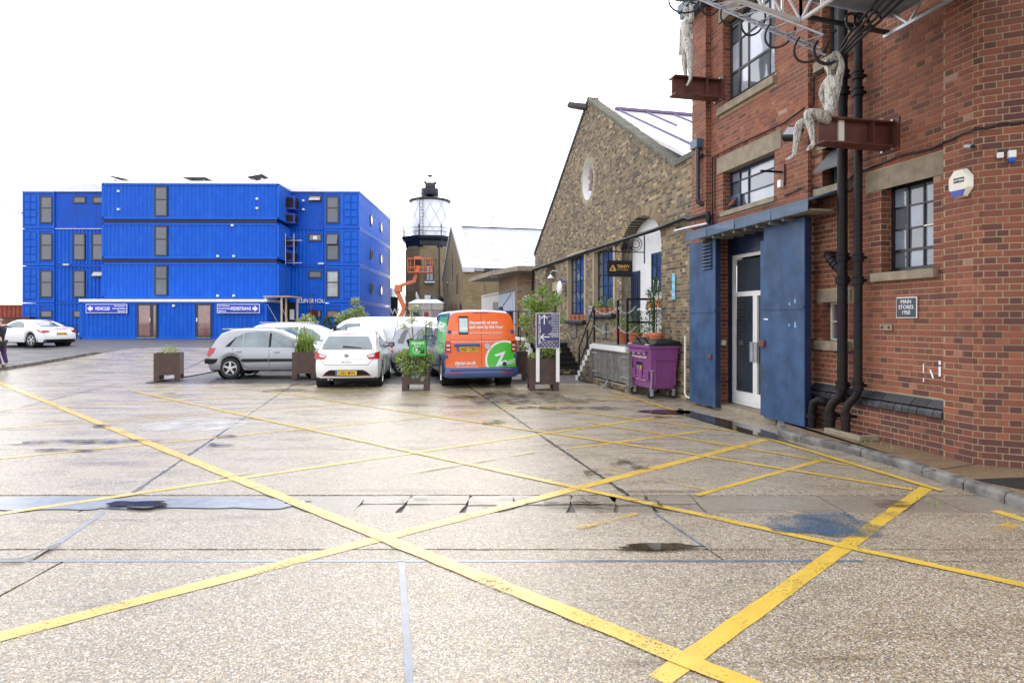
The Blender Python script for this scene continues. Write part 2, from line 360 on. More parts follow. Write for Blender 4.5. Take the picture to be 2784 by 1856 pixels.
def col(ja, jb, y0, y1, mat=m_conc, ga=g, gb=g, **k):
    slab([(ja(y0)+ga, y0), (jb(y0)-gb, y0), (jb(y1)-gb, y1), (ja(y1)+ga, y1)], mat, **k)
JR = lambda Y: 12.0
JZ = lambda Y: -26.0
for ja, jb in ((JZ, JL), (JL, lambda Y: -3.2), (lambda Y: -3.2, J3), (J3, JR)): col(ja, jb, -3.0, 4.33)
for ja, jb in ((JZ, J0), (J0, J1), (J1, J2), (J2, JR)):
    col(ja, jb, 4.345, 4.545); col(ja, jb, 4.57, 5.43)
    col(ja, jb, 5.985, 8.07); col(ja, jb, 8.085, 16.5)
# drain strip: smooth concrete, broken into pieces along its middle
strip_cuts = [-26, -9.5, -3.9, -1.42, -1.0, -.42, .02, .55, .98, 1.3, 1.75, 3.0, 4.1, 7.6]
for i in range(len(strip_cuts)-1):
    a, b = strip_cuts[i], strip_cuts[i+1]; broken = -1.5 < a < 1.6
    if broken:
        ym = 5.68+random.uniform(-.03, .03); k = random.uniform(-.06, .06); k2 = random.uniform(-.06, .06)
        slab([(a+.012, ym+.012), (b-.012, ym+.012+k*.3), (b-.012+k, 5.965), (a+.012+k2, 5.965)], m_strip, -.004, 'cracked_strip_slab', .012)
        slab([(a+.012+k2, 5.445), (b-.012-k, 5.445), (b-.012, ym-.012+k*.3), (a+.012, ym-.012)], m_strip, -.008, 'cracked_strip_slab', .012)
    else: slab([(a+.01, 5.445), (b-.01, 5.445), (b-.01, 5.965), (a+.01, 5.965)], m_strip, -.005, 'strip_slab', .003)
m = sheet(-19.5, -8.5, 16.53, 28.5, 22, 24, 0.0, lambda X, Y: X > -17.6 and X < -9.9-.15*(Y-16.5)*0 and Y < 28+.12*(X+19))
o = m.build('concrete_slab', m_conc, ground, noflip=True); o['kind'] = 'structure'
for j in (JL,):
    mm = MB(); ys = [16.6+i*.5 for i in range(22)]
    for a, b in zip(ys, ys[1:]):
        xa, xb = -10.0-.30*(a-16.5), -10.0-.30*(b-16.5)
        mm.add([(xa-.02, a, terrain(xa, a)+.004), (xa+.02, a, terrain(xa, a)+.004), (xb+.02, b, terrain(xb, b)+.004), (xb-.02, b, terrain(xb, b)+.004)], [(0,1,2,3)])
    struct(mm, 'sealed_crack', m_joint)

# ------------------------------------------------------------------ painted markings (thin sheets 4 mm up)
marks = {}
def line(p, q, w, mat, z=.004, n=None, name='road_marking', kind='yellow'):
    a, b = G(*p), G(*q); a.z = b.z = 0; d = (b-a); L = d.length; d.normalize(); nn = Vector((-d.y, d.x, 0)); k = max(2, int(L/.15))
    m = marks.setdefault((kind, z), (MB(), mat, name))[0]; vs = []
    for i in range(k+1):
        c = a+d*L*i/k; e = random.uniform(-.006, .006)
        vs += [c+nn*(w/2+e)+Vector((0, 0, z)), c-nn*(w/2+random.uniform(-.006, .006))+Vector((0, 0, z))]
    m.add(vs, [(2*i, 2*i+1, 2*i+3, 2*i+2) for i in range(k)])
Yw = .125
line((0, 1731), (2084, 1194), Yw, m_yellow, .004, kind='a')
line((-300, 920), (2092, 1887), Yw, m_yellow, .008, kind='b')
line((2520, 1325), (1790, 1850), .115, m_yellow, .004, kind='a')
line((1655, 1062), (2560, 1335), .085, m_yellow, .012, kind='e')
line((349, 1060), (2784, 1592), .085, m_yellow, .008, kind='b')
line((715, 1061), (1893, 1237), .075, m_yellow, .008, kind='b')
line((1893, 1237), (2480, 1331), .075, m_yellow, .008, kind='b')
line((1118, 1064), (2010, 1174), .07, m_yellow, .008, kind='b')
line((0, 1396), (1844, 1125), .085, m_yellow, .004, kind='a')
line((0, 1246), (1691, 1082), .075, m_yellow, .004, kind='a')
line((0, 1164), (1446, 1062), .07, m_yellow, .004, kind='a')
line((0, 1115), (1000, 1061), .07, m_yellow, .004, kind='a')
line((349, 1061), (1655, 1061), .07, m_yellow, .012, kind='e')
line((1893, 1346), (2242, 1248), .07, m_yellow, .004, kind='a')
line((1555, 1218), (1931, 1169), .07, m_yellow, .004, kind='a')
line((1480, 1063), (1740, 1084), .07, m_yellow, .008, kind='b')
line((1600, 1148), (2308, 1265), .06, m_yellow, .008, kind='b')
line((1640, 1270), (1926, 1334), .06, m_yellow_worn, .008, kind='c')
line((2133, 1388), (2423, 1456), .06, m_yellow_worn, .008, kind='c')
line((1571, 1437), (1730, 1396), .07, m_yellow_worn, .008, kind='c')
line((600, 1300), (900, 1250), .04, m_yellow_worn, .016, kind='d')
line((1100, 1290), (1480, 1225), .05, m_yellow_worn, .016, kind='d')
line((2706, 1388), (2830, 1427), .11, m_yellow, .004, kind='a')
line((2700, 1446), (2760, 1424), .10, m_yellow_worn, .004, kind='d2')
line((2240, 1120), (2262, 1140), .06, m_yellow_worn, .004, kind='d2')
for (px, py) in ((1910,1105),(1975,1122),(2065,1150),(1840,1095)): line((px-18, py-4), (px+14, py+4), .045, m_yellow_worn, .004, kind='d2')
for key, (m, mat, nm) in marks.items(): struct(m, nm, mat, noflip=True)
def disc(cx, cy, rx, ry, z, name, mat, wob=.12, n=48, rot=0):
    m = MB(); ph = [random.uniform(0, 6.28) for _ in range(4)]; vs = []
    for i in range(n):
        t = 2*pi*i/n; k = 1+wob*(sin(2*t+ph[0])*.5+sin(3*t+ph[1])*.5+sin(5*t+ph[2])*.4+sin(9*t+ph[3])*.25)
        x, y = rx*cos(t)*k, ry*sin(t)*k; vs.append((cx+x*cos(rot)-y*sin(rot), cy+x*sin(rot)+y*cos(rot), z))
    m.add(vs, [tuple(range(n))]); return struct(m, name, mat, noflip=True)
c = G(530, 1155); disc(c.x, c.y, .80, .62, .004, 'white_paint_disc', m_whitep, .03)
c = G(2240, 1428); disc(c.x, c.y, .52, .26, .014, 'blue_paint_stain', m_bluep, .25)
# standing water
WZ = .0185
disc(*G(378, 1374).xy, .28, .10, WZ, 'puddle', m_water2, .3)
disc(*G(1790, 1490).xy, .32, .06, WZ, 'puddle', m_water2, .2, rot=.06)
disc(*G(1815, 1121).xy, .48, .26, WZ, 'puddle', m_water2, .2)
pl = MB(); pts = [(1845,1112),(1930,1132),(2010,1152),(2105,1180),(2150,1205),(2230,1228),(2110,1198),(2000,1172),(1900,1142),(1840,1124)]
pl.add([(G(*p).x, G(*p).y, WZ) for p in pts], [tuple(range(len(pts)))]); struct(pl, 'puddle', m_water2, noflip=True)
for px, py, rx, ry in ((1365,1084,.5,.5),(1440,1075,.5,.35),(1345,1150,.12,.10),(1690,1262,.10,.09),(1730,1270,.09,.06),(1620,1290,.09,.10),(640,1040,.5,.16),(830,1046,.30,.12),(770,1062,.28,.2),
                     (1560,1090,.5,.15),(1500,1110,.4,.12),(1640,1110,.35,.1),(1260,1080,.35,.15),(1810,1135,.2,.05),(460,1070,.12,.06),(285,1158,.14,.08),(300,1200,.5,.05),(160,1205,.5,.04),(210,1225,.3,.04),(595,1211,.1,.06),(615,1188,.12,.05),
                     (1550,1372,.28,.035),(1700,1377,.35,.03),(1600,1350,.05,.02),(2440,1372,.16,.05),(1400,1352,.1,.015),(1170,1352,.1,.015)):
    c = G(px, py); disc(c.x, c.y, rx*1.6, ry*1.9, WZ, 'puddle', m_water, .35, 26)
jw_ = MB()
for ja, y0, y1, w in ((J3, .5, 4.33, .022), (J1, 4.56, 5.44, .022), (J2, 4.57, 5.43, .014), (J1, 9.5, 12.5, .012)):
    k = int((y1-y0)/.08); pv_ = None
    for i in range(k+1):
        y = y0+(y1-y0)*i/k; x = ja(y); a_ = w*random.uniform(.75, 1.25); b_ = w*random.uniform(.75, 1.25); cur = ((x-a_, y, .0022), (x+b_, y, .0022))
        if pv_: jw_.add([pv_[0], pv_[1], cur[1], cur[0]], [(0,1,2,3)])
        pv_ = cur
for y, x0, x1 in ((4.337, -4.0, 2.5),):
    xs_ = [x0+(x1-x0)*i/30 for i in range(31)]; hh = .016 if y < 5 else .10
    for a_, b_ in zip(xs_, xs_[1:]): jw_.add([(a_, y-hh, .0022), (b_, y-hh, .0022), (b_, y+hh, .0022), (a_, y+hh, .0022)], [(0,1,2,3)])
struct(jw_, 'wet_joint', m_jointw, noflip=True)
for px, rx in ((60, .8), (220, .7), (420, 1.0), (600, .7)): c = G(px, 1372); disc(c.x, 5.70, rx, .17, .0021+.0003*(px/200), 'water_film', m_jointw, .35, 60)
jd_ = MB()
for ja, y0, y1, w in ((J2, 5.98, 16.4, .024), (J1, 5.98, 9.4, .020), (J1, 12.6, 16.4, .014), (J0, 9.0, 16.4, .014)):
    k = int((y1-y0)/.07); pv_ = None
    for i in range(k+1):
        y = y0+(y1-y0)*i/k; x = ja(y)+random.uniform(-.006, .006); a_ = w*random.uniform(.5, 1.3); cur = ((x-a_, y, .0023), (x+a_, y, .0023))
        if pv_: jd_.add([pv_[0], pv_[1], cur[1], cur[0]], [(0,1,2,3)])
        pv_ = cur
struct(jd_, 'sealed_joint', m_joint, noflip=True)
# hairline cracks
ck = MB()
def crack(pts, w=.012, z=.0225):
    P = []
    for (a, b) in zip(pts, pts[1:]):
        A, B = G(*a), G(*b); k = max(2, int((B-A).length/.06))
        for i in range(k): P.append(A+(B-A)*i/k+Vector((random.uniform(-.012, .012), random.uniform(-.012, .012), 0)))
    P.append(G(*pts[-1]))
    for a, b in zip(P, P[1:]):
        d = (b-a).normalized(); nn = Vector((-d.y, d.x, 0))*w*random.uniform(.3, .8)
        ck.add([(a+nn).xy[:]+(z,), (a-nn).xy[:]+(z,), (b-nn).xy[:]+(z,), (b+nn).xy[:]+(z,)], [(0,1,2,3)])
crack([(0,1530),(60,1526),(110,1508),(165,1482)], .035)
for a in ([(1090,1352),(1110,1366),(1150,1372)],[(1275,1356),(1330,1374),(1380,1382)],[(1425,1356),(1440,1370),(1415,1380)],[(1580,1358),(1600,1372),(1640,1390)],[(1700,1368),(1780,1362),(1800,1380)],[(1760,1356),(1790,1358)],
          [(1700,1172),(1790,1174)],[(1780,1170),(1960,1168)],[(1750,1155),(1830,1162)]): crack(a, .012)
struct(ck, 'ground_crack', m_joint, noflip=True)

# ------------------------------------------------------------------ pavement and kerbs on the right
PAVE = .105
kerb_px = [(2112,1160),(2116,1185),(2150,1197),(2215,1212),(2282,1225),(2430,1268),(2620,1332),(2720,1364),(2790,1388),(2900,1430)]
kerb_out = [G(x, y) for x, y in kerb_px]
inner = [W(-3.2, .3, 0), W(-.3, .1, 0), W(0, .0, 0), W(2.9, 0, 0)]
mp_ = MB(); poly = [(p.x+.10, p.y+.06) for p in kerb_out]+[(9.5, 1.5), (9.5, 6.5), (6.3, 7.2), tuple(W(0, -.2, 0).xy), tuple(W(3.6, -.25, 0).xy)]
poly = [tuple(G(2125, 1165).xy)]+poly
mp_.prism([(p[0], p[1]) for p in poly], lambda u, v, t: (u, v, t), -.02, PAVE-.004)
struct(mp_, 'pavement', m_pave)
pv = MB()
for a, b in (((2395,1188),(2300,1212)),((2655,1260),(2500,1283))):
    A, B = G(a[0], a[1], PAVE), G(b[0], b[1], PAVE); d = (B-A).normalized(); nn = Vector((-d.y, d.x, 0))*.007
    pv.add([A+nn, A-nn, B-nn, B+nn], [(0,1,2,3)])
struct(pv, 'pavement_joint', m_joint, noflip=True)
# individual kerb stones
kcurve = []
for i in range(len(kerb_out)-1):
    for q in range(8): kcurve.append(kerb_out[i].lerp(kerb_out[i+1], q/8))
kcurve.append(kerb_out[-1])
cum = [0]
for a, b in zip(kcurve, kcurve[1:]): cum.append(cum[-1]+(b-a).length)
def kpt(s):
    for i in range(len(cum)-1):
        if cum[i+1] >= s: return kcurve[i].lerp(kcurve[i+1], (s-cum[i])/max(1e-6, cum[i+1]-cum[i]))
    return kcurve[-1]
pavement = [o for o in COL.objects if o.name == 'pavement'][0]
cuts = [0, .52, 1.35, 2.3, 3.25, 3.8, 4.25, 5.1, 6.0]
for a, b in zip(cuts, cuts[1:]):
    if a > cum[-1]: break
    b = min(b, cum[-1]); rings = []; k = 6; m = MB()
    for i in range(k+1):
        s = a+.006+(b-a-.012)*i/k; p = kpt(s); d = (kpt(min(s+.05, cum[-1]))-kpt(max(0, s-.05))).normalized(); nn = Vector((-d.y, d.x, 0))
        if nn.x < 0: nn = -nn
        for (o_, z) in ((0, -.03), (-.002, .06), (.008, .088), (.028, .105), (.10, .110), (.105, -.03)):
            rings.append(p+nn*(o_+random.uniform(-.004, .004))+Vector((0, 0, z+random.uniform(-.004, .004))))
    m.add(rings, [(i*6+q, (i+1)*6+q, (i+1)*6+(q+1) % 6, i*6+(q+1) % 6) for i in range(k) for q in range(6)]+[tuple(range(6)), tuple(k*6+q for q in range(6))])
    o = m.build('kerb_stone', m_kerb, pavement, smooth_deg=50); o['kind'] = 'structure'
m = MB(); a = [G(2640, 1302, PAVE), G(2784, 1297, PAVE), G(2900, 1330, PAVE), G(2784, 1330, PAVE)]
m.add([p+Vector((0, 0, .001)) for p in a]+[p+Vector((0, 0, -.01)) for p in a], [(0,1,2,3),(7,6,5,4),(0,4,5,1),(1,5,6,2),(2,6,7,3),(3,7,4,0)]); struct(m, 'drain_cover', m_under)
# weeds at the foot of the wall
wd = MB()
for (px, py, n, r) in ((1895,1087,18,.12),(2060,1120,34,.3),(2160,1142,14,.12),(2000,1098,14,.2),(2380,1234,12,.3),(2170,1139,8,.05),(2540,1370,10,.2)):
    c = G(px, py)
    for _ in range(n):
        x = c.x+random.uniform(-r, r)*.4; y = c.y+random.uniform(-r, r); a = random.uniform(0, 6.28); h = random.uniform(.02, .07); w = .008
        z = 0.0 if px < 2110 else PAVE if px > 2200 and px < 2450 else 0
        wd.add([(x-w*cos(a), y-w*sin(a), z), (x+w*cos(a), y+w*sin(a), z), (x+h*.6*cos(a+1), y+h*.6*sin(a+1), z+h)], [(0,1,2)])
fin(wd.build('weeds', m_leaf, noflip=True), None, 'small green weeds growing at the foot of the blue shutters and kerb', 'weeds', None, 'stuff')
# kerbed island on the left with raised tarmac
ki = MB(); ys = [14+i*.5 for i in range(25)]
for a, b in zip(ys, ys[1:]):
    for c0 in ((a, b),):
        xa, xb = -17.2-.06*(a-20)-.01*(a-20)**2*0, -17.2-.06*(b-20)
        za, zb = terrain(xa, a)+.11, terrain(xb, b)+.11*max(0, min(1, (26.2-b)/1.0)) if b > 25.2 else terrain(xb, b)+.11
        if a > 25.2: za = terrain(xa, a)+.11*max(0, (26.2-a))
        ki.add([(xa, a, za-.2), (xa, a, za), (xa-.14, a, za+.004), (xa-.14, a, za-.2), (xb, b, zb-.2), (xb, b, zb), (xb-.14, b, zb+.004), (xb-.14, b, zb-.2)], [(0,1,5,4),(1,2,6,5),(2,3,7,6),(0,3,2,1),(4,5,6,7)])
struct(ki, 'kerb', m_kerb)
m = MB(); n = 22
vs = []; ys = [12+i*14.2/n for i in range(n+1)]
for y in ys:
    x = -17.33-.06*(y-20); z = .105 if y < 25.2 else .105*max(0, 26.2-y); vs += [(x, y, terrain(x, y)+z), (x-8, y+1.5, terrain(x-8, y+1.5)+.09), (x-24, y+1.5, terrain(x-24, y+1.5)+.02)]
m.add(vs, [(3*i+k, 3*i+k+1, 3*i+k+4, 3*i+k+3) for i in range(n) for k in (0, 1)]); struct(m, 'tarmac_footway', m_asph, noflip=True)

# ------------------------------------------------------------------ brickwork
CAMP = Vector((0, 0, EYE))
def screen(p):
    if p.y < .3: return None
    return PX+F*p.x/p.y, HY-F*(p.z-EYE)/p.y
class Bricks:
    def __init__(s, root, Mw): s.root = root; s.Mw = Mw; s.items = []
    def face(s, o, ds, nn, z0, z1, iv, L=.2275, course=.075, joint=.0125, proud=.0045, zbase=0.0, rnd=None, tone=0.0, low=0.0):
        """o: origin, ds: run direction, nn: outward normal (root space); iv(z)-> intervals along run"""
        k0 = int(math.floor((z0-zbase)/course)); k1 = int(math.ceil((z1-zbase)/course))
        for k in range(k0, k1):
            a = max(z0, zbase+k*course+joint/2); b = min(z1, zbase+(k+1)*course-joint/2)
            if b-a < .012: continue
            hl = L/2 if k % 2 else L; off = (L/4 if k % 2 else 0)
            for (i0, i1) in iv((a+b)/2):
                q = int(math.floor((i0-off)/hl))
                while q*hl+off < i1:
                    u0 = max(i0, q*hl+off+joint/2); u1 = min(i1, (q+1)*hl+off-joint/2); q += 1
                    if u1-u0 < .018: continue
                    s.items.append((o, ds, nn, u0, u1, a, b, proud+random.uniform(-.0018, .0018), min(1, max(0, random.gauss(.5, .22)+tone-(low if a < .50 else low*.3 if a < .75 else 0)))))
    def build(s, mat, names='brick', part_min=True, nmax=300):
        sc = []
        for i, (o, ds, nn, u0, u1, a, b, pr, t) in enumerate(s.items):
            c = s.Mw@(o+ds*((u0+u1)/2)+Vector((0, 0, (a+b)/2))); p = screen(c); area = 0
            if p and -5 < p[0] < 2790 and -5 < p[1] < 1861:
                n = (s.Mw.to_3x3()@nn); v = (CAMP-c); area = (u1-u0)*(b-a)*abs(n.dot(v.normalized()))/v.length_squared
                if n.dot(v) < 0: area = 0
            sc.append((area, i))
        sc.sort(reverse=True); chosen = set(i for a, i in sc[:nmax] if a > 0); pool = {}; m = MB(); tones = []
        for i, (o, ds, nn, u0, u1, a, b, pr, t) in enumerate(s.items):
            if i in chosen:
                Lq = round((u1-u0)/.004)*.004; hq = round((b-a)/.004)*.004; tq = round(t*11)/11
                key = (Lq, hq, tq, tuple(round(x, 3) for x in ds)); me = pool.get(key)
                if me is None:
                    mm = MB(); h, l = hq/2, Lq/2
                    vs = [ds*sx*l+Vector((0, 0, sz*h))+nn*d for d in (-.012, .0) for sx, sz in ((-1,-1),(1,-1),(1,1),(-1,1))]
                    for q in (4, 5, 6, 7): vs[q] = vs[q]*1.0
                    mm.add(vs, [(0,3,2,1),(4,5,6,7),(0,1,5,4),(1,2,6,5),(2,3,7,6),(3,0,4,7)])
                    me = bpy.data.meshes.new(names); me.from_pydata(mm.v, [], mm.f); me.materials.append(mat)
                    bm = bmesh.new(); bm.from_mesh(me); bmesh.ops.recalc_face_normals(bm, faces=bm.faces); bm.to_mesh(me); bm.free()
                    at_ = me.attributes.new('tone', 'FLOAT', 'POINT'); at_.data.foreach_set('value', [tq]*8); pool[key] = me
                ob = bpy.data.objects.new(names, me); COL.objects.link(ob); ob.parent = s.root
                ob.location = o+ds*((u0+u1)/2)+Vector((0, 0, (a+b)/2))+nn*pr
            else:
                v0, v1 = o+ds*u0, o+ds*u1; A, B = Vector((0, 0, a)), Vector((0, 0, b)); f = nn*pr; k = nn*-.003
                m.add([v0+A+k, v1+A+k, v1+B+k, v0+B+k, v0+A+f, v1+A+f, v1+B+f, v0+B+f], [(4,5,6,7),(0,1,5,4),(1,2,6,5),(2,3,7,6),(3,0,4,7)]); tones += [t]*8
        if m.v:
            ob = m.build(names+'work', mat, s.root, kind='stuff'); at_ = ob.data.attributes.new('tone', 'FLOAT', 'POINT'); at_.data.foreach_set('value', tones)
def minus(iv, holes):
    out = list(iv)
    for (a, b) in holes:
        nx = []
        for (c, d) in out:
            if b <= c or a >= d: nx.append((c, d))
            else:
                if a > c: nx.append((c, a))
                if b < d: nx.append((b, d))
        out = nx
    return out
def rects(s0, s1, holes):
    """holes: list of (a,b,z0,z1)"""
    return lambda z: minus([(s0, s1)], [(h[0], h[1]) for h in holes if h[2] < z < h[3]])
def panel_with_holes(m, s0, s1, z0, z1, holes, d, thick=.3):
    """mortar-backed wall slab as boxes around rectangular holes, front at out=d"""
    ss = sorted(set([s0, s1]+[max(s0, min(s1, x)) for h in holes for x in h[:2]])); zz = sorted(set([z0, z1]+[max(z0, min(z1, x)) for h in holes for x in h[2:4]]))
    for a, b in zip(ss, ss[1:]):
        run = None
        for c, e in zip(zz, zz[1:]):
            mid = ((a+b)/2, (c+e)/2); inside = any(h[0] < mid[0] < h[1] and h[2] < mid[1] < h[3] for h in holes)
            if not inside: run = [c, e] if run is None else [run[0], e]
            if inside or e == zz[-1]:
                if run and run[1]-run[0] > 1e-4: m.box((a, d-thick, run[0]), (b, d, run[1]))
                run = None
EX, EY, EZ = Vector((1, 0, 0)), Vector((0, 1, 0)), Vector((0, 0, 1))
# ------------------------------------------------------------------ windows, in a root whose x runs along the wall and y points out
def window(root, s0, s1, z0, z1, d, cols, rows, mf, mg, fw=.045, bw=.022, dep=.05, name='window', heavy=(), swing=None, label=None):
    """cols/rows: lists of fractions of the inner bars"""
    fr = MB(); fr.box((s0, d-dep, z0), (s1, d, z0+fw)); fr.box((s0, d-dep, z1-fw), (s1, d, z1))
    fr.box((s0, d-dep, z0+fw), (s0+fw, d, z1-fw)); fr.box((s1-fw, d-dep, z0+fw), (s1, d, z1-fw))
    f = fr.build(name, mf, root, label=label)
    xs = [s0+fw]+[s0+(s1-s0)*c for c in cols]+[s1-fw]; zs = [z0+fw]+[z0+(z1-z0)*r for r in rows]+[z1-fw]
    for i, c in enumerate(xs[1:-1]):
        w = bw*(2.0 if ('c', i) in heavy else 1); b = MB(); b.box((c-w/2, d-dep*.85, z0+fw), (c+w/2, d-.003, z1-fw)); b.build('glazing_bar', mf, f)
    for i, c in enumerate(zs[1:-1]):
        w = bw*(2.0 if ('r', i) in heavy else 1); b = MB(); b.box((s0+fw, d-dep*.8, c-w/2), (s1-fw, d-.006, c+w/2)); b.build('glazing_bar', mf, f)
    for i in range(len(xs)-1):
        for j in range(len(zs)-1):
            p = MB(); a = random.uniform(-.004, .004); b = random.uniform(-.004, .004); y = d-dep*.55
            X0, X1, Z0, Z1 = xs[i]+bw*.4, xs[i+1]-bw*.4, zs[j]+bw*.4, zs[j+1]-bw*.4
            p.add([(X0, y+a, Z0), (X1, y+b, Z0), (X1, y+b-a, Z1), (X0, y-b, Z1), (X0, y-.012+a, Z0), (X1, y-.012+b, Z0), (X1, y-.012+b-a, Z1), (X0, y-.012-b, Z1)], [(0,1,2,3),(7,6,5,4),(0,4,5,1),(1,5,6,2),(2,6,7,3),(3,7,4,0)])
            p.build('pane', mg[(i*7+j*3) % len(mg)] if isinstance(mg, list) else mg, f)
    return f
def part(root, name, mat, *boxes, bevel=0, kind=None, label=None):
    m = MB()
    for a, b in boxes: m.box(a, b)
    return m.build(name, mat, root, bevel=bevel, kind=kind, label=label)

# ================================================================== RED BRICK BUILDING
red = thing('red_brick_building', 'large red brick industrial building with tall metal windows and blue steel shutters on the right', 'building', O, WALL_ROT)
MW = Matrix.Translation(O) @ Matrix.Rotation(WALL_ROT, 4, 'Z')
dM, dP, dQ = -.08, .02, .13
sA, sB, sC, sD = WS(2565, 0), WS(2197, dP), WS(1919, dQ), WS(1882, dQ)
TOP = 8.12
bk = Bricks(red, MW)
# big window right
wr = (WS(2538, dM), WS(2428, dM-.2)); wz = (WP(2428, 738, dM-.2)[1], WP(2428, 511, dM-.2)[1])
bw_hole = (WS(2538, dM), WS(2396, dM), wz[0]-.02, wz[1]+.02)
lint = (WS(2567, 0)+.0, WS(2356, dM), WP(2356, 527, dM)[1], WP(2356, 475, dM)[1])
# small bay windows
sb0, sb1 = WS(2300, dM), WS(2236, dM)
smallz = [(WP(2235, 925, dM)[1], WP(2235, 822, dM)[1]), (WP(2240, 512, dM)[1], WP(2240, 405, dM)[1]), (WP(2240, 165, dM)[1]+.0, WP(2240, 165, dM)[1]+.9)]
holesM = [bw_hole]+[(sb0, sb1, a, b) for a, b in smallz]
ledz = WP(2330, 1055, dM)[1]
# panel windows
pw = (WS(2106, dP), WS(1966, dP)); uz = (WP(1990, 292, dP-.17)[1], min(TOP-.25, WP(1988, 60, dP-.17)[1])); mz = (WP(1990, 577, dP-.17)[1], WP(1988, 470, dP-.17)[1])
dz1 = WP(1987, 640, dP-.2)[1]; door_h = (WS(2125, dP), WS(1951, dP), -.1, dz1)
holesP = [(pw[0], pw[1], uz[0], uz[1]), (pw[0], pw[1], mz[0], mz[1]), door_h]
backing = MB()
panel_with_holes(backing, sA, sB, -.1, TOP, holesM, dM)
panel_with_holes(backing, sB, sC, -.1, TOP, holesP, dP, .4)
backing.box((sC, dQ-.5, -.1), (sD, dQ, TOP)); backing.box((.047, -.4, -.1), (sA, 0, TOP))
# splay wall turning towards the camera
E = Vector((.9, -.437, 0)); iU = Vector((E.dot(U), E.dot(N), 0)).normalized(); nS = Vector((-iU.y, iU.x, 0))
wn2 = MW.to_3x3()@nS
if wn2.y > 0: nS = -nS
so = Vector((-.0, 0, 0))
backing.add([so+iU*u+nS*-d_+Vector((0, 0, z)) for u in (0.047, 3.2) for d_ in (0, .3) for z in (-.1, TOP)], [(0,1,3,2),(4,6,7,5),(0,4,5,1),(2,3,7,6),(0,2,6,4),(1,5,7,3)])
backing.build('wall', m_redmortar, red)
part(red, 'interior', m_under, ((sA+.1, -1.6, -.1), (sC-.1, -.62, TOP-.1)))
def cut(h, e=.0): return [(a, b, c, d_) for a, b, c, d_ in h]
lh = (lint[0]-.05, lint[1], lint[2], lint[3]); silr = (WS(2552, dM), WS(2379, dM), WP(2379, 767, dM)[1], WP(2379, 744, dM)[1])
lints = []
for (a, b) in smallz: lints += [(sb0-.3, sb1+.10, b, b+.17), (sb0-.3, sb1+.12, a-.14, a)]
pl_u = (pw[0]-.05, pw[1]+.12, uz[1], min(TOP-.02, uz[1]+.32)); pl_m = (WS(2125, dP), WS(1951, dP), mz[1], WP(1951, 434, dP)[1])
sl_u = (pw[0]-.04, WS(1956, dP), uz[0]-.20, uz[0]); sl_m = (pw[0]-.04, pw[1]+.04, mz[0]-.09, mz[0])
ledge = (sA, sB, ledz-.20, ledz)
bk.face(Vector((0, dM, 0)), EX, EY, .10, TOP-.02, rects(sA, sB, holesM+[lh, silr]+lints+[ledge]), zbase=.02)
bk.face(Vector((0, dP, 0)), EX, EY, .05, TOP-.02, rects(sB, sC, holesP+[pl_u, pl_m, sl_u, sl_m]), zbase=.02)
bk.face(Vector((0, dQ, 0)), EX, EY, .02, TOP-.02, rects(sC, sD, []), zbase=.02)
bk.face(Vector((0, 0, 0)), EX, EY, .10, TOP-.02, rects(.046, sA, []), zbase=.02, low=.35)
bk.face(so, iU, nS, .10, TOP-.02, lambda z: [(.048, 3.2)], zbase=.02, tone=-.18, low=.25)  # shade on the splay face put into darker brick tones
# bullnose at the corner
bn = nS+EY; bn.normalize(); bd = Vector((bn.y, -bn.x, 0)); q_ = iU*.047
cm_ = MB(); cm_.prism([(.047, 0), (q_.x, q_.y), ((q_-nS*.3).x, (q_-nS*.3).y), (.047, -.39)], lambda u, v, z: (u, v, z), -.1, TOP); cm_.build('corner_wall', m_redmortar, red)
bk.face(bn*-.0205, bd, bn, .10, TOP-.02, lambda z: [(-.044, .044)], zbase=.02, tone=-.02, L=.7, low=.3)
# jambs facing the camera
def jamb(s, d0, d1, z0, z1): bk.face(Vector((s, 0, 0)), EY, -EX, z0, z1, lambda z: [(d0, d1)], zbase=.02, tone=-.1)  # reveals get darker brick tones to paint in their shade
jamb(sB-.001, dM, dP+.008, .1, TOP-.02); jamb(sC-.001, dP, dQ+.008, .02, TOP-.02)
jb = MB(); jb.box((sB-.0008, dM-.01, .0), (sB+.02, dP-.004, TOP)); jb.box((sC-.0008, dP-.01, 0), (sC+.02, dQ-.004, TOP)); jb.build('wall_return', m_redmortar, red)
jamb(bw_hole[1]-.001, dM-.22, dM+.008, bw_hole[2], bw_hole[3])
for a, b in smallz: jamb(sb1-.001, dM-.2, dM+.008, a, b)
jamb(pw[1]-.001, dP-.2, dP+.008, uz[0], uz[1]); jamb(pw[1]-.001, dP-.2, dP+.008, mz[0], mz[1]); jamb(door_h[1]-.001, dP-.24, dP+.008, 0, dz1)
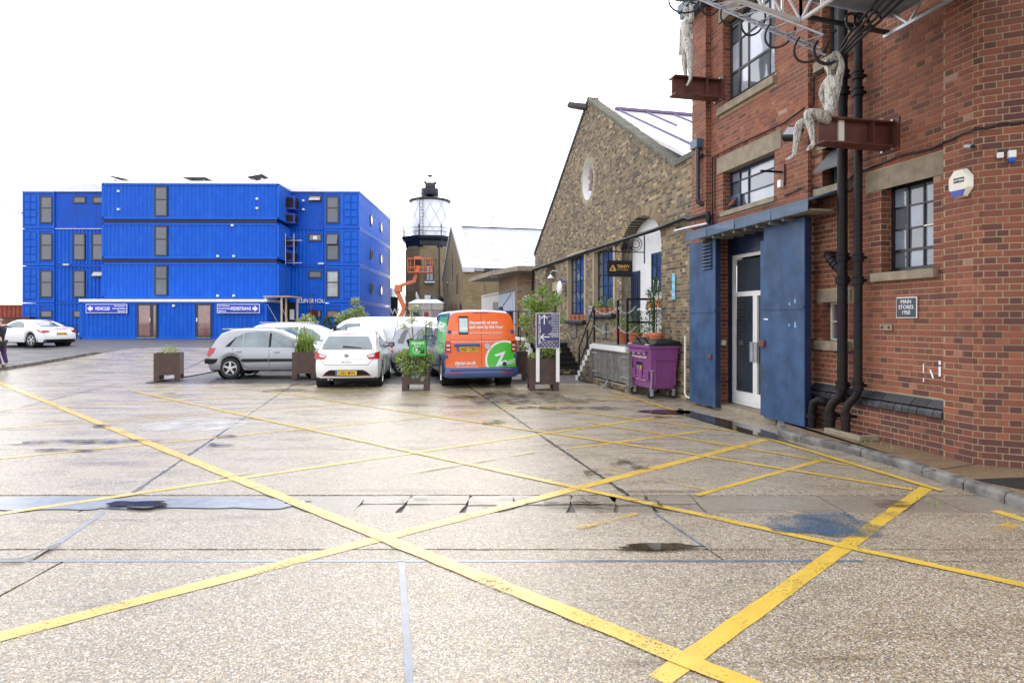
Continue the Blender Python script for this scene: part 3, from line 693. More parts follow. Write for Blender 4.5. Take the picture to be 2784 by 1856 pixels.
# lower plinth slightly proud, below the ledge
part(red, 'plinth', m_redmortar, ((sA+.001, dM, .05), (sB-.001, dM+.055, ledz-.22)))
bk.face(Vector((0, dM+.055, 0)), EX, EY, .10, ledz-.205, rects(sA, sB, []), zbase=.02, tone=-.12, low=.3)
bk.build(m_red)
for row, (za, zb, oa, ob, L_) in enumerate(((ledz-.20, ledz-.105, .115, .085, .112), (ledz-.098, ledz, .085, .005, .225))):
    s = sA+.005
    while s < sB-.02:
        e = min(s+L_-.008, sB-.005); m = MB(); j = random.uniform(-.004, .004)
        m.add([(s, dM, za), (e, dM, za), (e, dM+oa+j, za), (s, dM+oa+j, za), (s, dM, zb), (e, dM, zb), (e, dM+ob+j, zb-.012), (s, dM+ob+j, zb-.012), (s, dM+oa+j, za+.05 if row == 0 else za+.012), (e, dM+oa+j, za+.05 if row == 0 else za+.012)],
              [(0,1,2,3),(4,7,6,5),(3,2,9,8),(8,9,6,7),(0,3,8,7,4),(1,5,6,9,2),(0,4,5,1)])
        ob_ = m.build('ledge_brick', m_engb, red); at_ = ob_.data.attributes.new('tone', 'FLOAT', 'POINT'); at_.data.foreach_set('value', [random.random()]*10)
        s += L_
# stone lintels and sills
part(red, 'lintel', m_stone, ((lint[0]-.0+.002, dM, lint[2]), (lint[1], dM+.018, lint[3])))
part(red, 'lintel', m_stone, ((pl_m[0], dP, pl_m[2]), (pl_m[1], dP+.018, pl_m[3])))
part(red, 'lintel', m_stone, ((pl_u[0], dP, pl_u[2]), (pl_u[1], dP+.03, pl_u[3])))
part(red, 'sill', m_stone, ((silr[0], dM-.2, silr[2]), (silr[1], dM+.09, silr[3])), bevel=.008)
part(red, 'sill', m_stone, ((sl_u[0], dP-.2, sl_u[2]+.06), (sl_u[1], dP+.07, sl_u[3])), bevel=.006)
part(red, 'sill', m_stone, ((sl_m[0], dP-.2, sl_m[2]), (sl_m[1], dP+.05, sl_m[3])), bevel=.006)
for (a, b, c, e) in lints: part(red, 'lintel' if e-c > .16 else 'sill', m_stone, ((a+.2, dM-.15, c), (b, dM+.02+(0 if e-c > .16 else .05), e)))
# windows
window(red, wr[0], bw_hole[1], wz[0], wz[1], dM-.16, [.37, .68], [.23, .48, .74], m_black, [m_glass, glass('painted_sky_glass', (.26, .32, .42))], .035, .018, heavy=(('c', 1), ('r', 0)), label='right-hand ground floor metal window with twelve panes')  # sky reflection painted into the tint of alternate panes
part([o for o in bpy.data.objects if o.name.startswith('window') and o.parent == red][-1], 'opening_casement', m_offwhite, ((wr[0]+.05, dM-.157, wz[0]+(wz[1]-wz[0])*.25), (wr[0]+.07, dM-.145, wz[0]+(wz[1]-wz[0])*.48)), ((wr[0]+.05, dM-.157, wz[0]+(wz[1]-wz[0])*.47), (wr[0]+(wr[1]-wr[0])*.34, dM-.145, wz[0]+(wz[1]-wz[0])*.485)))
window(red, pw[0]+.02, pw[1]-.0, uz[0], uz[1], dP-.15, [.22, .62, .8], [.10, .38, .72, .9], m_frame, [m_glass, glass('painted_sky_upper_glass', (.48, .52, .64))], .04, .022, heavy=(('c', 2), ('r', 1)))  # bright upper panes carry a painted sky reflection in their tint
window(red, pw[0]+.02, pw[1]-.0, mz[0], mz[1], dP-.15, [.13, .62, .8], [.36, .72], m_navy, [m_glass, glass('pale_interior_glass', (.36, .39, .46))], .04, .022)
for i, (a, b) in enumerate(smallz): window(red, sb0, sb1-.0, a, b, dM-.14, [], [.5], m_frame if i else m_offwhite, m_glass, .035)
ng = glass('frosted_vent_glass', (.22, .24, .27))
a, b = smallz[1]; m = MB(); m.add([(sb0, dM-.12, b-.03), (sb1, dM-.12, b-.03), (sb1, dM+.16, b-.36), (sb0, dM+.16, b-.36), (sb0, dM-.12, b-.05), (sb1, dM-.12, b-.05), (sb1, dM+.15, b-.38), (sb0, dM+.15, b-.38)], [(0,1,2,3),(7,6,5,4),(0,4,5,1),(1,5,6,2),(2,6,7,3),(3,7,4,0)]); m.build('opened_vent', ng, red)
a = mz[0]+.06; part(red, 'fan_box', m_blue_door, ((pw[1]-.36, dP-.155, a), (pw[1]-.05, dP-.125, a+.24)))
m = MB(); m.add([(pw[1]-.28, dP-.12, a+.03), (pw[1]-.14, dP-.12, a+.03), (pw[1]-.14, dP-.0, a+.03), (pw[1]-.28, dP-.0, a+.03), (pw[1]-.28, dP-.12, a+.19), (pw[1]-.14, dP-.12, a+.19)], [(0,1,2,3),(0,4,5,1),(3,2,5,4),(0,3,4),(1,5,2)]); m.build('vent_hood', m_rust, red)
# eaves
part(red, 'eaves', m_lead, ((sA-.5, -.5, TOP), (sD+.12, dQ+.28, TOP+.16)), ((sC-.4, dQ-.3, TOP-.12), (sD+.10, dQ+.24, TOP)))
part(red, 'roof', m_lead, ((-3, -6, TOP+.16), (sD+.1, .2, TOP+.3)))
# ---- door canopy and blue steel shutters
cz0, cz1 = WP(1863, 657, .50)[1], WP(1863, 634, .50)[1]
ca, cb = WS(2197, .5), WS(1863, .5)
cut_ = [ca+(cb-ca)*k for k in (0, .24, .52, .78, 1)]
for i in range(4):
    m = MB(); a, b = cut_[i]+.003, cut_[i+1]-.003; j = random.uniform(-.012, .012)
    m.add([(a, .50+j, cz0+j), (b, .50-j, cz0), (b, .50, cz1), (a, .50, cz1+j), (a, .49+j, cz0+j), (b, .49-j, cz0), (b, .49, cz1), (a, .49, cz1+j)], [(0,1,2,3),(7,6,5,4),(0,4,5,1),(1,5,6,2),(2,6,7,3),(3,7,4,0)]); m.build('canopy_fascia', m_lead, red)
m = MB(); m.add([(ca, .505, cz1-.01), (cb, .505, cz1-.01), (cb, .0, cz1+.16), (ca, .0, cz1+.16), (ca, .505, cz1-.03), (cb, .505, cz1-.03), (cb, .0, cz1+.13), (ca, .0, cz1+.13)], [(0,1,2,3),(7,6,5,4),(0,4,5,1),(1,5,6,2),(2,6,7,3),(3,7,4,0)]); m.build('canopy_roof', m_lead, red)
part(red, 'canopy_soffit', m_stone, ((ca+.05, .03, cz0+.02), (cb-.3, .42, cz0+.05)))
for k in range(7):
    s = ca+.6+k*.33; part(red, 'canopy_rafter', m_wood, ((s, .03, cz0-.05), (s+.05, .45, cz0+.018)))
def shutter(p0, p1, name='shutter_door'):
    a, b = WS(p1, .26), WS(p0, .26); z0 = .10 if p0 > 2000 else .05
    o = part(red, name, m_blue_door, ((a, .15, z0), (b, .26, cz0-.01)), bevel=.006); zm = z0+(cz0-z0)*.56
    part(o, 'rail', m_blue_door, ((a+.005, .2601, zm), (b-.005, .272, zm+.055)))
    part(o, 'edge', m_navy, ((a-.012, .151, z0+.01), (a-.001, .255, cz0-.02)))
    return o, a, b
o1, a1, b1 = shutter(2076, 2186); o2, a2, b2 = shutter(1874, 1944)
part(o1, 'folded_leaf', m_blue_door, ((b1+.004, .18, .12), (b1+.10, .25, cz0-.25)))
part(o1, 'lock_box', m_rust, ((b1-.05, .26, 1.28), (b1+.08, .30, 1.38)), bevel=.005); part(o2, 'bolt', m_rust, ((a2+.10, .26, .98), (a2+.22, .30, 1.06)), bevel=.005)
for dx, dz, w, h in ((.35, 1.95, .03, .05), (.21, 1.98, .03, .08), (.36, 1.62, .03, .05), (.20, 1.60, .04, .10), (.95, 1.72, .12, .03), (1.05, 1.73, .04, .02)):
    m = MB(); q = [(a1+dx*.9, z) for z in (dz, dz+h)]; m.add([(a1+dx*.9, .262, dz), (a1+dx*.9+w, .262, dz+.01), (a1+dx*.9+w*.7, .262, dz+h), (a1+dx*.9+w*.1, .262, dz+h*.8)], [(0,1,2,3)]); m.build('paint_scrap', M('pale_blue_paint', (.20, .45, .62), .5, var=.1) if dx < .9 else m_offwhite, o1, noflip=True)
lz = WP(1912, 727, .26)[1]
for k in range(8):
    z = lz-.02+k*.066; m = MB(); m.add([(a2+.10, .262, z), (a2+.42, .262, z), (a2+.42, .292, z-.03), (a2+.10, .292, z-.03), (a2+.10, .262, z+.012), (a2+.42, .262, z+.012), (a2+.42, .295, z-.022), (a2+.10, .295, z-.022)], [(0,1,2,3),(7,6,5,4),(0,4,5,1),(1,5,6,2),(2,6,7,3),(3,7,4,0)]); m.build('louvre', m_blue_door, o2)
part(o2, 'louvre_frame', m_under, ((a2+.09, .2605, lz-.06), (a2+.43, .263, lz+.53)))
# ---- white glazed entrance door in the opening
dd = dP-.26; ds0, ds1 = door_h[0], door_h[1]
part(red, 'door_surround', m_navy, ((ds1-.10, dd-.06, .0), (ds1-.0, dd+.03, dz1)), ((ds0, dd-.06, 0), (ds0+.1, dd+.03, dz1)))
hz = WP(1987, 696, dd)[1]; tz = WP(1990, 801, dd)[1]
part(red, 'header_panel', m_navy, ((ds0+.1, dd-.05, hz+.06), (ds1-.1, dd+.02, dz1)), ((ds0+.1, dd-.05, hz), (ds1-.1, dd+.05, hz+.06)))
part(red, 'threshold', m_stone, ((ds0, dd-.3, -.02), (ds1, dP+.12, .10)), bevel=.01)
D = window(red, ds0+.1, ds1-.1, .11, hz, dd, [], [(tz-.11)/(hz-.11)], m_white, [m_dglass], .065, .09, name='entrance_door')
xm = WS(2054, dd); part(D, 'door_stile', m_white, ((xm-.06, dd-.04, .17), (xm+.0, dd+.012, tz-.04)), ((xm+.006, dd-.04, .17), (xm+.066, dd+.012, tz-.04)), bevel=.003)
part(D, 'door_rail', m_white, ((ds0+.16, dd-.03, .175), (ds1-.17, dd+.01, .36)), bevel=.003)
part(D, 'pull_handle', m_galv, ((xm+.03, dd+.03, .95), (xm+.11, dd+.05, 1.32)), ((xm-.10, dd+.03, .95), (xm-.02, dd+.05, 1.32)), bevel=.004)

# ------------------------------------------------------------------ things fixed to the red building
def wt(name, label, cat, s, d, z, group=None): return thing(name, label, cat, W(s, d, z), WALL_ROT, group)
def wpos(px, py, d): s, z = WP(px, py, d); return s, z
s, z = wpos(2465, 836, dM+.02); t = wt('wall_plaque', 'black plaque with white border reading MAIN STORES 1950 on the red brickwork', 'sign', s, dM+.015, z)
w2, h2 = (WS(2437, dM)-WS(2493, dM))/2, (WP(2437, 808, dM)[1]-WP(2437, 864, dM)[1])/2
part(t, 'border', m_white, ((-w2, 0, -h2), (w2, .012, h2)), bevel=.01); part(t, 'face', m_signnavy if 0 else M('charcoal_sign_face', (.03, .04, .06), .4), ((-w2+.012, .012, -h2+.012), (w2-.012, .016, h2-.012)))
wrot = (radians(90), 0, radians(180))
text('lettering', 'MAIN\nSTORES\n1950', h2*.54, t, (0, .018, h2*.38), wrot, m_winkl, 'CENTER', .0, .9, lines=.95)
s, z = wpos(2412, 890, dM); t = wt('air_brick', 'small grey vent block set in the red wall below the black plaque', 'vent', s, dM+.01, z); part(t, 'block', m_stone, ((-.10, 0, -.04), (.10, .02, .04)), bevel=.006); part(t, 'slot', m_dark, ((-.07, .02, -.015), (-.04, .022, .015)), ((.04, .02, -.015), (.07, .022, .015)))
# alarm box
s, z = wpos(2612, 498, .05); t = wt('alarm_box', 'white octagonal alarm box with blue base on the red brick wall', 'alarm box', s, .012, z)
m = MB(); oc = [(.135*cos(radians(22.5+45*k)), .175*sin(radians(22.5+45*k))) for k in range(8)]; m.prism(oc, lambda u, v, q: (u*(1-.10*(q > .05)), q, v*(1-.10*(q > .05))), 0, .085); m.build('housing', m_offwhite, t, bevel=.008)
m = MB(); m.prism([(-.09, -.085), (.09, -.085), (.055, -.155), (-.055, -.155)], lambda u, v, q: (u, q, v), .08, .095); m.build('blue_base', M('alarm_blue', (.02, .04, .35), .3), t)
part(t, 'label_plate', m_dark, ((-.08, .086, -.0), (.05, .0875, .055))); text('lettering', 'OPTIMA', .04, t, (-.015, .089, .012), wrot, m_winkl, 'CENTER', .01, .9)
s, z = wpos(2640, 402, .05); t = wt('security_camera', 'small silver bullet camera on the red wall above the white alarm box', 'camera', s, .012, z)
m = MB(); m.tube([(0, 0, .01), (0, .06, .01)], .012); m.build('bracket', m_galv, t); m = MB(); m.tube([(.03, .07, .02), (-.07, .10, -.01)], .028, 12); m.build('body', m_galv, t); m = MB(); m.tube([(-.07, .10, -.01), (-.08, .103, -.013)], .024, 12); m.build('lens', m_dark, t)
def splay(px, py, off):
    t_ = (px-PX)/F; P0 = O; e = E; X0, Y0 = P0.x, P0.y; u = (t_*Y0-X0)/(e.x-t_*e.y); Y = Y0+e.y*u
    p = O+E*u; p.z = EYE-(py-HY)*Y/F; return p+(MW.to_3x3()@nS)*off
srz = atan2(E.y, E.x)
t = thing('junction_box', 'tiny square white box on the red brick beside the blue-lensed sensor', 'switch box', splay(2717, 424, .012), srz); part(t, 'box', m_white, ((-.03, -.03, -.03), (.03, 0, .03)), bevel=.004); part(t, 'dial', m_galv, ((-.012, -.034, -.012), (.012, -.03, .012)), bevel=.003)
t = thing('motion_sensor', 'white wall sensor with bright blue domed lens at the far right', 'sensor', splay(2747, 430, .012), srz); part(t, 'housing', m_white, ((-.035, -.07, -.01), (.035, 0, .07)), bevel=.008); m = MB(); m.lathe([(.001, -.055), (.02, -.05), (.034, -.03), (.034, 0)], 16, (0, -.04, -.01)); m.build('lens', M('sensor_blue', (.01, .10, .50), .15), t, 60)
# black cable
def wtube(pts, r, name, mat, parent=None, n=8): m = MB(); m.tube(pts, r, n); return m.build(name, mat, parent, 60)
cp = [(2130,530,dP),(2175,512,dP),(2212,508,dM),(2280,505,dM),(2330,468,dM),(2440,425,dM),(2560,393,dM)]
P = [W(*(lambda sz: (sz[0], d_+.03, sz[1]))(WP(px, py, d_+.03))) for px, py, d_ in cp]+[splay(2570, 384, .02)]
P = P[:-1]+[W(WS(2567, .03), .03, WP(2567, 384, .03)[1]), W(WS(2620, .03), .03, WP(2620, 362, .03)[1]), W(.0, .04, WP(2662, 348, .03)[1]), splay(2720, 338, .03), splay(2784, 332, .03), splay(2860, 326, .03)]
Q = []
for a, b in zip(P, P[1:]):
    for k in range(5): Q.append(a.lerp(b, k/5)+Vector((0, 0, -.012*sin(pi*k/5)+random.uniform(-.006, .006))))
o = wtube(Q+[P[-1]], .014, 'wall_cable', m_black); fin(o, None, 'thick black cable running across the red brick wall above the right window', 'cable')
# white graffiti marks
t = wt('chalk_marks', 'white paint drips on the red brick between plaque and corner', 'graffiti', WS(2530, dM+.02), dM+.012, WP(2530, 1020, dM)[1]); m = MB()
for (x, z_, w, h, k) in ((.10, .02, .014, .12, 0), (.10, -.09, .014, .05, 0), (-.13, .0, .03, .12, .0), (-.13, .14, .03, .05, 0), (-.04, -.03, .025, .10, .04)): m.add([(x, .0, z_), (x+w, .0, z_), (x+w+k, 0, z_+h), (x+k, 0, z_+h)], [(0,1,2,3)])
m.build('marks', m_winkl, t, noflip=True)

# downpipes
def downpipe(label, px, topz, pieces, r, group):
    """pieces: list of (px,py) for the lower swan neck"""
    d = dM+.16; s0 = WS(px, d); t = wt('cast_iron_downpipe', label, 'pipe', s0, dM+.03, 0, group)
    zb = WP(px, 1050, d)[1]; ox = WS(pieces[0], d)-s0
    m = MB(); m.tube([(0, .13, topz), (0, .13, zb)], r, 14); m.build('pipe', m_iron, t, 60)
    m = MB(); m.tube([(0, .13, zb), (0, .13, zb-.06), (ox*.25, .15, zb-.16), (ox*.75, .19, zb-.25), (ox, .21, zb-.35), (ox, .21, zb-.42)], r*.95, 14); m.build('swan_neck', m_iron, t, 60)
    m = MB(); m.tube([(ox, .21, zb-.42), (ox, .21, .13)], r*1.12, 14); m.build('lower_pipe', m_iron, t, 60)
    for z, x, y in [(zb+.01, 0, .13), (zb-.44, ox, .21)]+[(q, 0, .13) for q in (WP(px, 700, d)[1], WP(px, 762, d)[1], WP(px, 250, d)[1], WP(px, 205, d)[1])]:
        m = MB(); m.lathe([(r, z-.06), (r*1.35, z-.055), (r*1.35, z-.035), (r*1.22, z-.03), (r*1.22, z+.03), (r*1.4, z+.035), (r*1.4, z+.055), (r, z+.06)], 14, (x, y, 0)); m.build('collar', m_iron, t, 50)
        m = MB(); m.cbox((x, y/2, z), (.03, y, .04)); m.build('bracket', m_iron, t)
    return t
t = downpipe('left of the twin black cast iron downpipes with a branch elbow joining it', 2290, 6.6, (2268,), .068, 'black cast iron downpipes')
t2 = downpipe('right of the twin black cast iron downpipes by the metal window', 2333, 7.6, (2312,), .054, 'black cast iron downpipes')
zb = WP(2290, 720, .08)[1]
m = MB(); m.tube([(0, .13, zb-.12), (.05, .14, zb-.05), (.22, .15, zb+.12), (.30, .12, zb+.17), (.30, 0, zb+.17)], [.06, .062, .062, .062, .062], 14); m.build('branch_elbow', m_iron, t, 60)
for k in range(3): m = MB(); c = Vector((.09+.05*k, .142, zb-.01+.05*k)); m.tube([c, c+Vector((.018, 0, .018))], .075, 14); m.build('branch_collar', m_iron, t, 50)
t = wt('waste_pipe', 'short curved black waste pipe stub at the foot of the red wall', 'pipe', WS(2220, .1), .08, PAVE); m = MB(); m.tube([(0, .10, 0), (0, .10, .28), (-.03, .10, .38), (-.12, .08, .43), (-.17, .02, .40), (-.18, -.1, .38)], .06, 14); m.build('elbow', m_iron, t, 60)
m = MB(); m.lathe([(.06, .14), (.082, .145), (.082, .2), (.06, .205)], 14, (0, .10, 0)); m.build('collar', m_iron, t, 50)
s0, s1 = WS(2335, .3), WS(2238, .3); t = wt('gully_surround', 'low stone gully kerb around the feet of the downpipes', 'gully', (s0+s1)/2, .02, PAVE-.003); q = (s1-s0)/2
part(t, 'kerb', m_stone, ((-q, .20, 0), (q, .27, .07)), ((-q, -.05, 0), (-q+.06, .20, .07)), ((q-.06, -.05, 0), (q, .20, .07)), bevel=.008)
# slim conduits and rainwater head on the left pier
def conduit(label, pts, r, mat=m_iron, cat='pipe', name='conduit', grp=None):
    P = [W(WP(px, py, d_)[0], d_, WP(px, py, d_)[1]) for px, py, d_ in pts]; o = wtube(P, r, name, mat); return fin(o, None, label, cat, grp)
conduit('thin black conduit running along the red wall over the floodlight', [(1937,640,.06),(1937,428,.06),(2000,396,.06),(2130,336,.06),(2182,298,.06),(2190,290,.0),(2212,288,-.02),(2213,210,-.02),(2240,196,-.02)], .014)
conduit('second thin conduit left of the middle window on the red wall', [(1944,575,.06),(1944,428,.06)], .010)
t = wt('rainwater_pipe', 'black rainwater pipe with square hopper on the far brick pier', 'pipe', WS(1899, .2), .14, 0)
z1, z0 = WP(1899, 400, .2)[1], WP(1899, 550, .2)[1]; m = MB(); m.tube([(0, .08, z1), (0, .08, z0+.08), (-.02, .08, z0), (-.06, 0, z0-.05)], .045, 12); m.build('pipe', m_black, t, 60)
part(t, 'hopper', m_lead, ((-.07, 0, z1-.02), (.2, .14, z1+.16)), bevel=.01); part(t, 'bracket', m_iron, ((-.12, .02, z0+.9), (.12, .07, z0+.95)))
conduit('long black pipe sloping along the brick gable wall over the windows', [(1448,790,.06),(1449,733,.06),(1600,682,.08),(1780,625,.08),(1862,592,.1),(1875,596,.14),(1924,581,.2),(1928,590,.2),(1926,606,.2)], .05, m_iron)
conduit('short white and galvanised pipe above the left blue shutter', [(1835,628,.1),(1868,620,.16),(1924,608,.2),(1926,600,.2)], .03, m_galv)
conduit('cream plastic waste pipe at the corner between yellow brick and blue shutter', [(1863,912,.1),(1862,1068,.1),(1866,1078,.14),(1880,1082,.2)], .022, m_offwhite)
# floodlight near the seated figure
s, z = wpos(2130, 400, .35); t = wt('floodlight', 'black floodlight on the red wall beside the seated sculpture foot', 'floodlight', s, .05, z)
Mr = Matrix.Rotation(radians(35), 4, 'X') @ Matrix.Rotation(radians(25), 4, 'Z'); m = MB(); m.cbox((0, .33, 0), (.26, .12, .24), Mr); m.build('housing', m_dark, t, bevel=.03)
m = MB(); m.cbox((0, .392, 0), (.20, .008, .15), Mr); m.build('glass', m_glass, t); m = MB(); m.tube([(0, 0, .15), (0, .2, .14), (0, .28, .1)], .02); m.build('arm', m_dark, t)
s, z = wpos(2120, 470, .1); t = wt('sensor_bracket', 'rusty bracket with horizontal arm beside the middle window', 'bracket', s, .03, z); part(t, 'plate', m_rust, ((-.05, 0, -.18), (.04, .03, .14))); part(t, 'arm', m_iron, ((-.01, .03, -.0), (.02, .42, .03))); part(t, 'box', m_white, ((-.04, .03, -.24), (.04, .09, -.12)), bevel=.004)
s, z = wpos(1978, 925, dP); t = wt('door_buzzer', 'small white entry box on the brick reveal left of the white door', 'buzzer', door_h[1]-.03, dP-.10, 1.28); part(t, 'box', m_offwhite, ((-.03, -.05, -.05), (.028, .05, .05)), bevel=.005)

# ================================================================== YELLOW STOCK BRICK GABLE
gab = thing('gabled_brick_building', 'yellow stock brick warehouse gable with tall steel windows beside the red building', 'building', O, WALL_ROT)
gR, gL = sD+.02, WS(1455, 0); gA = WS(1600, 0); zA = WP(1600, 272)[1]; zRe = WP(1838, 447)[1]; sRe = WS(1838); zLe = WP(1457, 690)[1]; sRi = WS(1866)
def gtop(s):
    if s < sRi: return WP(1866, 428)[1]-.05
    if s < sRe: return zRe
    if s < gA: return zRe+(zA-zRe)*(s-sRe)/(gA-sRe)
    return zA+(zLe-zA)*(s-gA)/(gL-gA)
def gint(z):
    lo = gR
    if z > gtop(gR+.01): lo = sRe
    if z > zRe: lo = sRe+(gA-sRe)*(z-zRe)/(zA-zRe)
    hi = gL if z < zLe else gA+(gL-gA)*(z-zA)/(zLe-zA)
    return [(lo, hi)] if hi > lo else []
W1 = (WS(1590, 0), WS(1545, 0), WP(1550, 862, -.1)[1], WP(1541, 704)[1]); W2 = (WS(1669, 0), WS(1616, 0), WP(1625, 845, -.1)[1], WP(1616, 686)[1])
sur = lambda w: (w[0]-.13, w[1]+.08, w[2]-.1, w[3]+.12)
ar = (WS(1798, 0), WS(1690, 0), 1.1, WP(1690, 672)[1])          # white infill arch: springs at [3], crown above
arz = WP(1775, 626)[1]; arc = (ar[0]+ar[1])/2; arh = (ar[1]-ar[0])/2; rise = .75
def arch_iv(z, a, pad=0):
    s0, s1, z0, z1, rs = a; s0 -= pad; s1 += pad; h = (s1-s0)/2; c = (s0+s1)/2
    if z < z0: return []
    if z <= z1: return [(s0, s1)]
    k = (z-z1)/(rs+pad)
    return [] if k >= 1 else [(c-h*sqrt(1-k*k), c+h*sqrt(1-k*k))]
A1 = (ar[0], ar[1], 1.1, ar[3]-.1, rise)
A2 = (WS(1514, 0), WS(1482, 0), 1.0, WP(1482, 775)[1]+.25, .55)         # arched doorway at the far end
oc_ = (WS(1600), WP(1600, 493)[1]); oR = (.62, .80)
ovs, ovz = WS(1598), WP(1598, 493)[1]; ovr = (WS(1585)-WS(1613))/2*1.0, (WP(1598, 442)[1]-WP(1598, 544)[1])/2
def gholes(z, pad=0, bk_=True):
    h = [(a, b) for a, b, c, d_ in (sur(W1), sur(W2)) if c < z < d_]
    for A in (A1, A2): h += arch_iv(z, A, 0 if bk_ or z < A[3] else .23)
    pad = .14 if bk_ else .02
    if abs(z-ovz) < ovr[1]+pad: k = ovr[0]*sqrt(1-((z-ovz)/(ovr[1]+pad))**2)+pad; h.append((ovs-k, ovs+k))
    return h
gb = Bricks(gab, MW)
gb.face(Vector((0, 0, 0)), EX, EY, .0, zA, lambda z: minus([(a+.0, b) for a, b in gint(z)], gholes(z, 0, False)), zbase=0, L=.232)
# backing cut in thin courses, so arches and the slope stay open
bb = MB(); zc = -.1
while zc < zA:
    z1 = zc+.05
    for a, b in minus(gint(min(zc+.025, zA-.02)), gholes(zc+.025)): bb.box((a, -.3, zc), (b, 0, z1))
    zc = z1
bb.build('wall', m_stockmortar, gab)
# arch rings of rubbed bricks
def ring(A, mat, n):
    s0, s1, z0, z1, rs = A; c = (s0+s1)/2; h = (s1-s0)/2
    for k in range(n):
        t0, t1 = pi*k/n+.006, pi*(k+1)/n-.006; m = MB()
        q = [(c+h*cos(t)*f+0, z1+rs*sin(t)*f2) for t, f, f2 in ((t0, 1, 1), (t1, 1, 1), (t1, 1+.23/h, 1+.23/rs), (t0, 1+.23/h, 1+.23/rs))]
        m.prism(q, lambda u, v, y: (u, y, v), -.05, .012+random.uniform(-.003, .003)); o = m.build('arch_brick', m_stock, gab); at_ = o.data.attributes.new('tone', 'FLOAT', 'POINT'); at_.data.foreach_set('value', [min(1, max(0, random.gauss(.62, .15)))]*8)
ring(A1, m_stock, 42); ring(A2, m_stock, 20)
gb.face(Vector((gR-.02, 0, 0)), EY, -EX, 3.9, gtop(gR), lambda z: [(-.3, .01)])
gb.build(m_stock, nmax=290)
# copings
cm = MB()
def cop(a, b, w=.17): cm.add([(x, y, z+dz) for (x, z) in (a, b) for y in (-.34, .035) for dz in (0, w)], [(0,1,3,2),(4,6,7,5),(0,4,5,1),(2,3,7,6),(0,2,6,4),(1,5,7,3)])
for k in range(14): cop((sRe+(gA-sRe)*k/14+.01, zRe+(zA-zRe)*k/14-.06), (sRe+(gA-sRe)*(k+1)/14-.01, zRe+(zA-zRe)*(k+1)/14-.06), .08)
cop((gR-.03, gtop(gR)), (sRe, gtop(gR)-.02), .12)
cm.build('coping', M('mossy_coping', (.10, .10, .075), .8, var=.4, vs=6, stain=((.25, .25, .22), .5)), gab)
cm = MB(); cop((gA, zA-.05), (gL+.05, zLe-.06), .14); cm.build('verge', m_dark, gab)
rf = MB(); dN = -14; e0 = (sRe-.9, zRe+.1-.0); rdg = (gA, zA-.25)
rf.add([(gR-.2, -.3, zRe-.35), (gA, -.3, rdg[1]), (gA, dN, rdg[1]), (gR-.2, dN, zRe-.35), (gR-.2, -.3, zRe-.45), (gA, -.3, rdg[1]-.1), (gA, dN, rdg[1]-.1), (gR-.2, dN, zRe-.45)], [(0,1,2,3),(7,6,5,4),(0,4,5,1),(1,5,6,2),(2,6,7,3),(3,7,4,0)])
m_proof = M('pale_wet_roof_sheet', (.78, .78, .82), .18, var=.04); R_ = rf.build('roof', m_proof, gab)
rf = MB(); rf.add([(gA, -.3, rdg[1]), (gL, -.3, zLe-.2), (gL, dN, zLe-.2), (gA, dN, rdg[1]), (gA, -.3, rdg[1]-.1), (gL, -.3, zLe-.3), (gL, dN, zLe-.3), (gA, dN, rdg[1]-.1)], [(0,1,2,3),(7,6,5,4),(0,4,5,1),(1,5,6,2),(2,6,7,3),(3,7,4,0)]); rf.build('roof', m_proof, gab)
m_rib = M('mauve_roof_batten', (.16, .12, .22), .6)
for k in range(10):
    y = -1.0-k*.95; f0 = .95 if k in (1, 2, 3) else .1 if k == 0 else .35
    a = Vector((gA, y, rdg[1]+.02)); b = Vector((gR-.2, y, zRe-.33)); m = MB(); m.bar(a.lerp(b, .0), a.lerp(b, .30 if k in (1,2,3) else .97), .055, .05); m.build('roof_rib', m_rib, R_)
m = MB(); m.bar((gA, -.9, rdg[1]+.05), (gA, dN, rdg[1]+.05), .14, .08); m.build('ridge', m_rib, R_)
# oval opening painted white, with a brick patch
m = MB(); n = 36; vs = [(ovs+ovr[0]*cos(2*pi*k/n), y, ovz+ovr[1]*sin(2*pi*k/n)) for y in (.008, -.20) for k in range(n)]
m.add(vs, [(k, (k+1) % n, n+(k+1) % n, n+k) for k in range(n)]+[tuple(range(n, 2*n))]); m.build('oval_recess', m_white, gab, 40, noflip=True)
m = MB(); vs = [(ovs+(ovr[0]+e_)*cos(2*pi*k/n), y, ovz+(ovr[1]+e_)*sin(2*pi*k/n)) for e_, y in ((0, .008), (.34, .0), (.34, -.2)) for k in range(n)]
m.add(vs, [(q*n+k, q*n+(k+1) % n, (q+1)*n+(k+1) % n, (q+1)*n+k) for q in (0, 1) for k in range(n)]); m.build('oval_mortar', m_stockmortar, gab, noflip=True)
for k in range(9): part(gab, 'patch_brick', m_rust, ((ovs-ovr[0]*.95+random.uniform(0, .06), -.1, ovz-.32+k*.075), (ovs-ovr[0]*.25+random.uniform(-.1, .05), .015, ovz-.255+k*.075)))
# stone surrounds, windows, sills
for i, w in enumerate((W1, W2)):
    a, b, c, d_ = sur(w)
    part(gab, 'window_surround', m_cream, ((a, -.2, c), (w[0], .03, d_)), ((w[1], -.2, c), (b, .03, d_)), ((w[0], -.2, w[3]), (w[1], .03, d_)))
    window(gab, w[0], w[1], w[2], w[3], -.12, [.25, .5, .75], [.07, .24, .42, .60, .80], m_navy, [m_glass, m_glassb, m_glassb], .035, .02, heavy=(('c', 1), ('r', 2)))
    part(gab, 'sill', m_engb, ((a-.02, -.1, c-.12), (b+.02, .16, c)), bevel=.03)
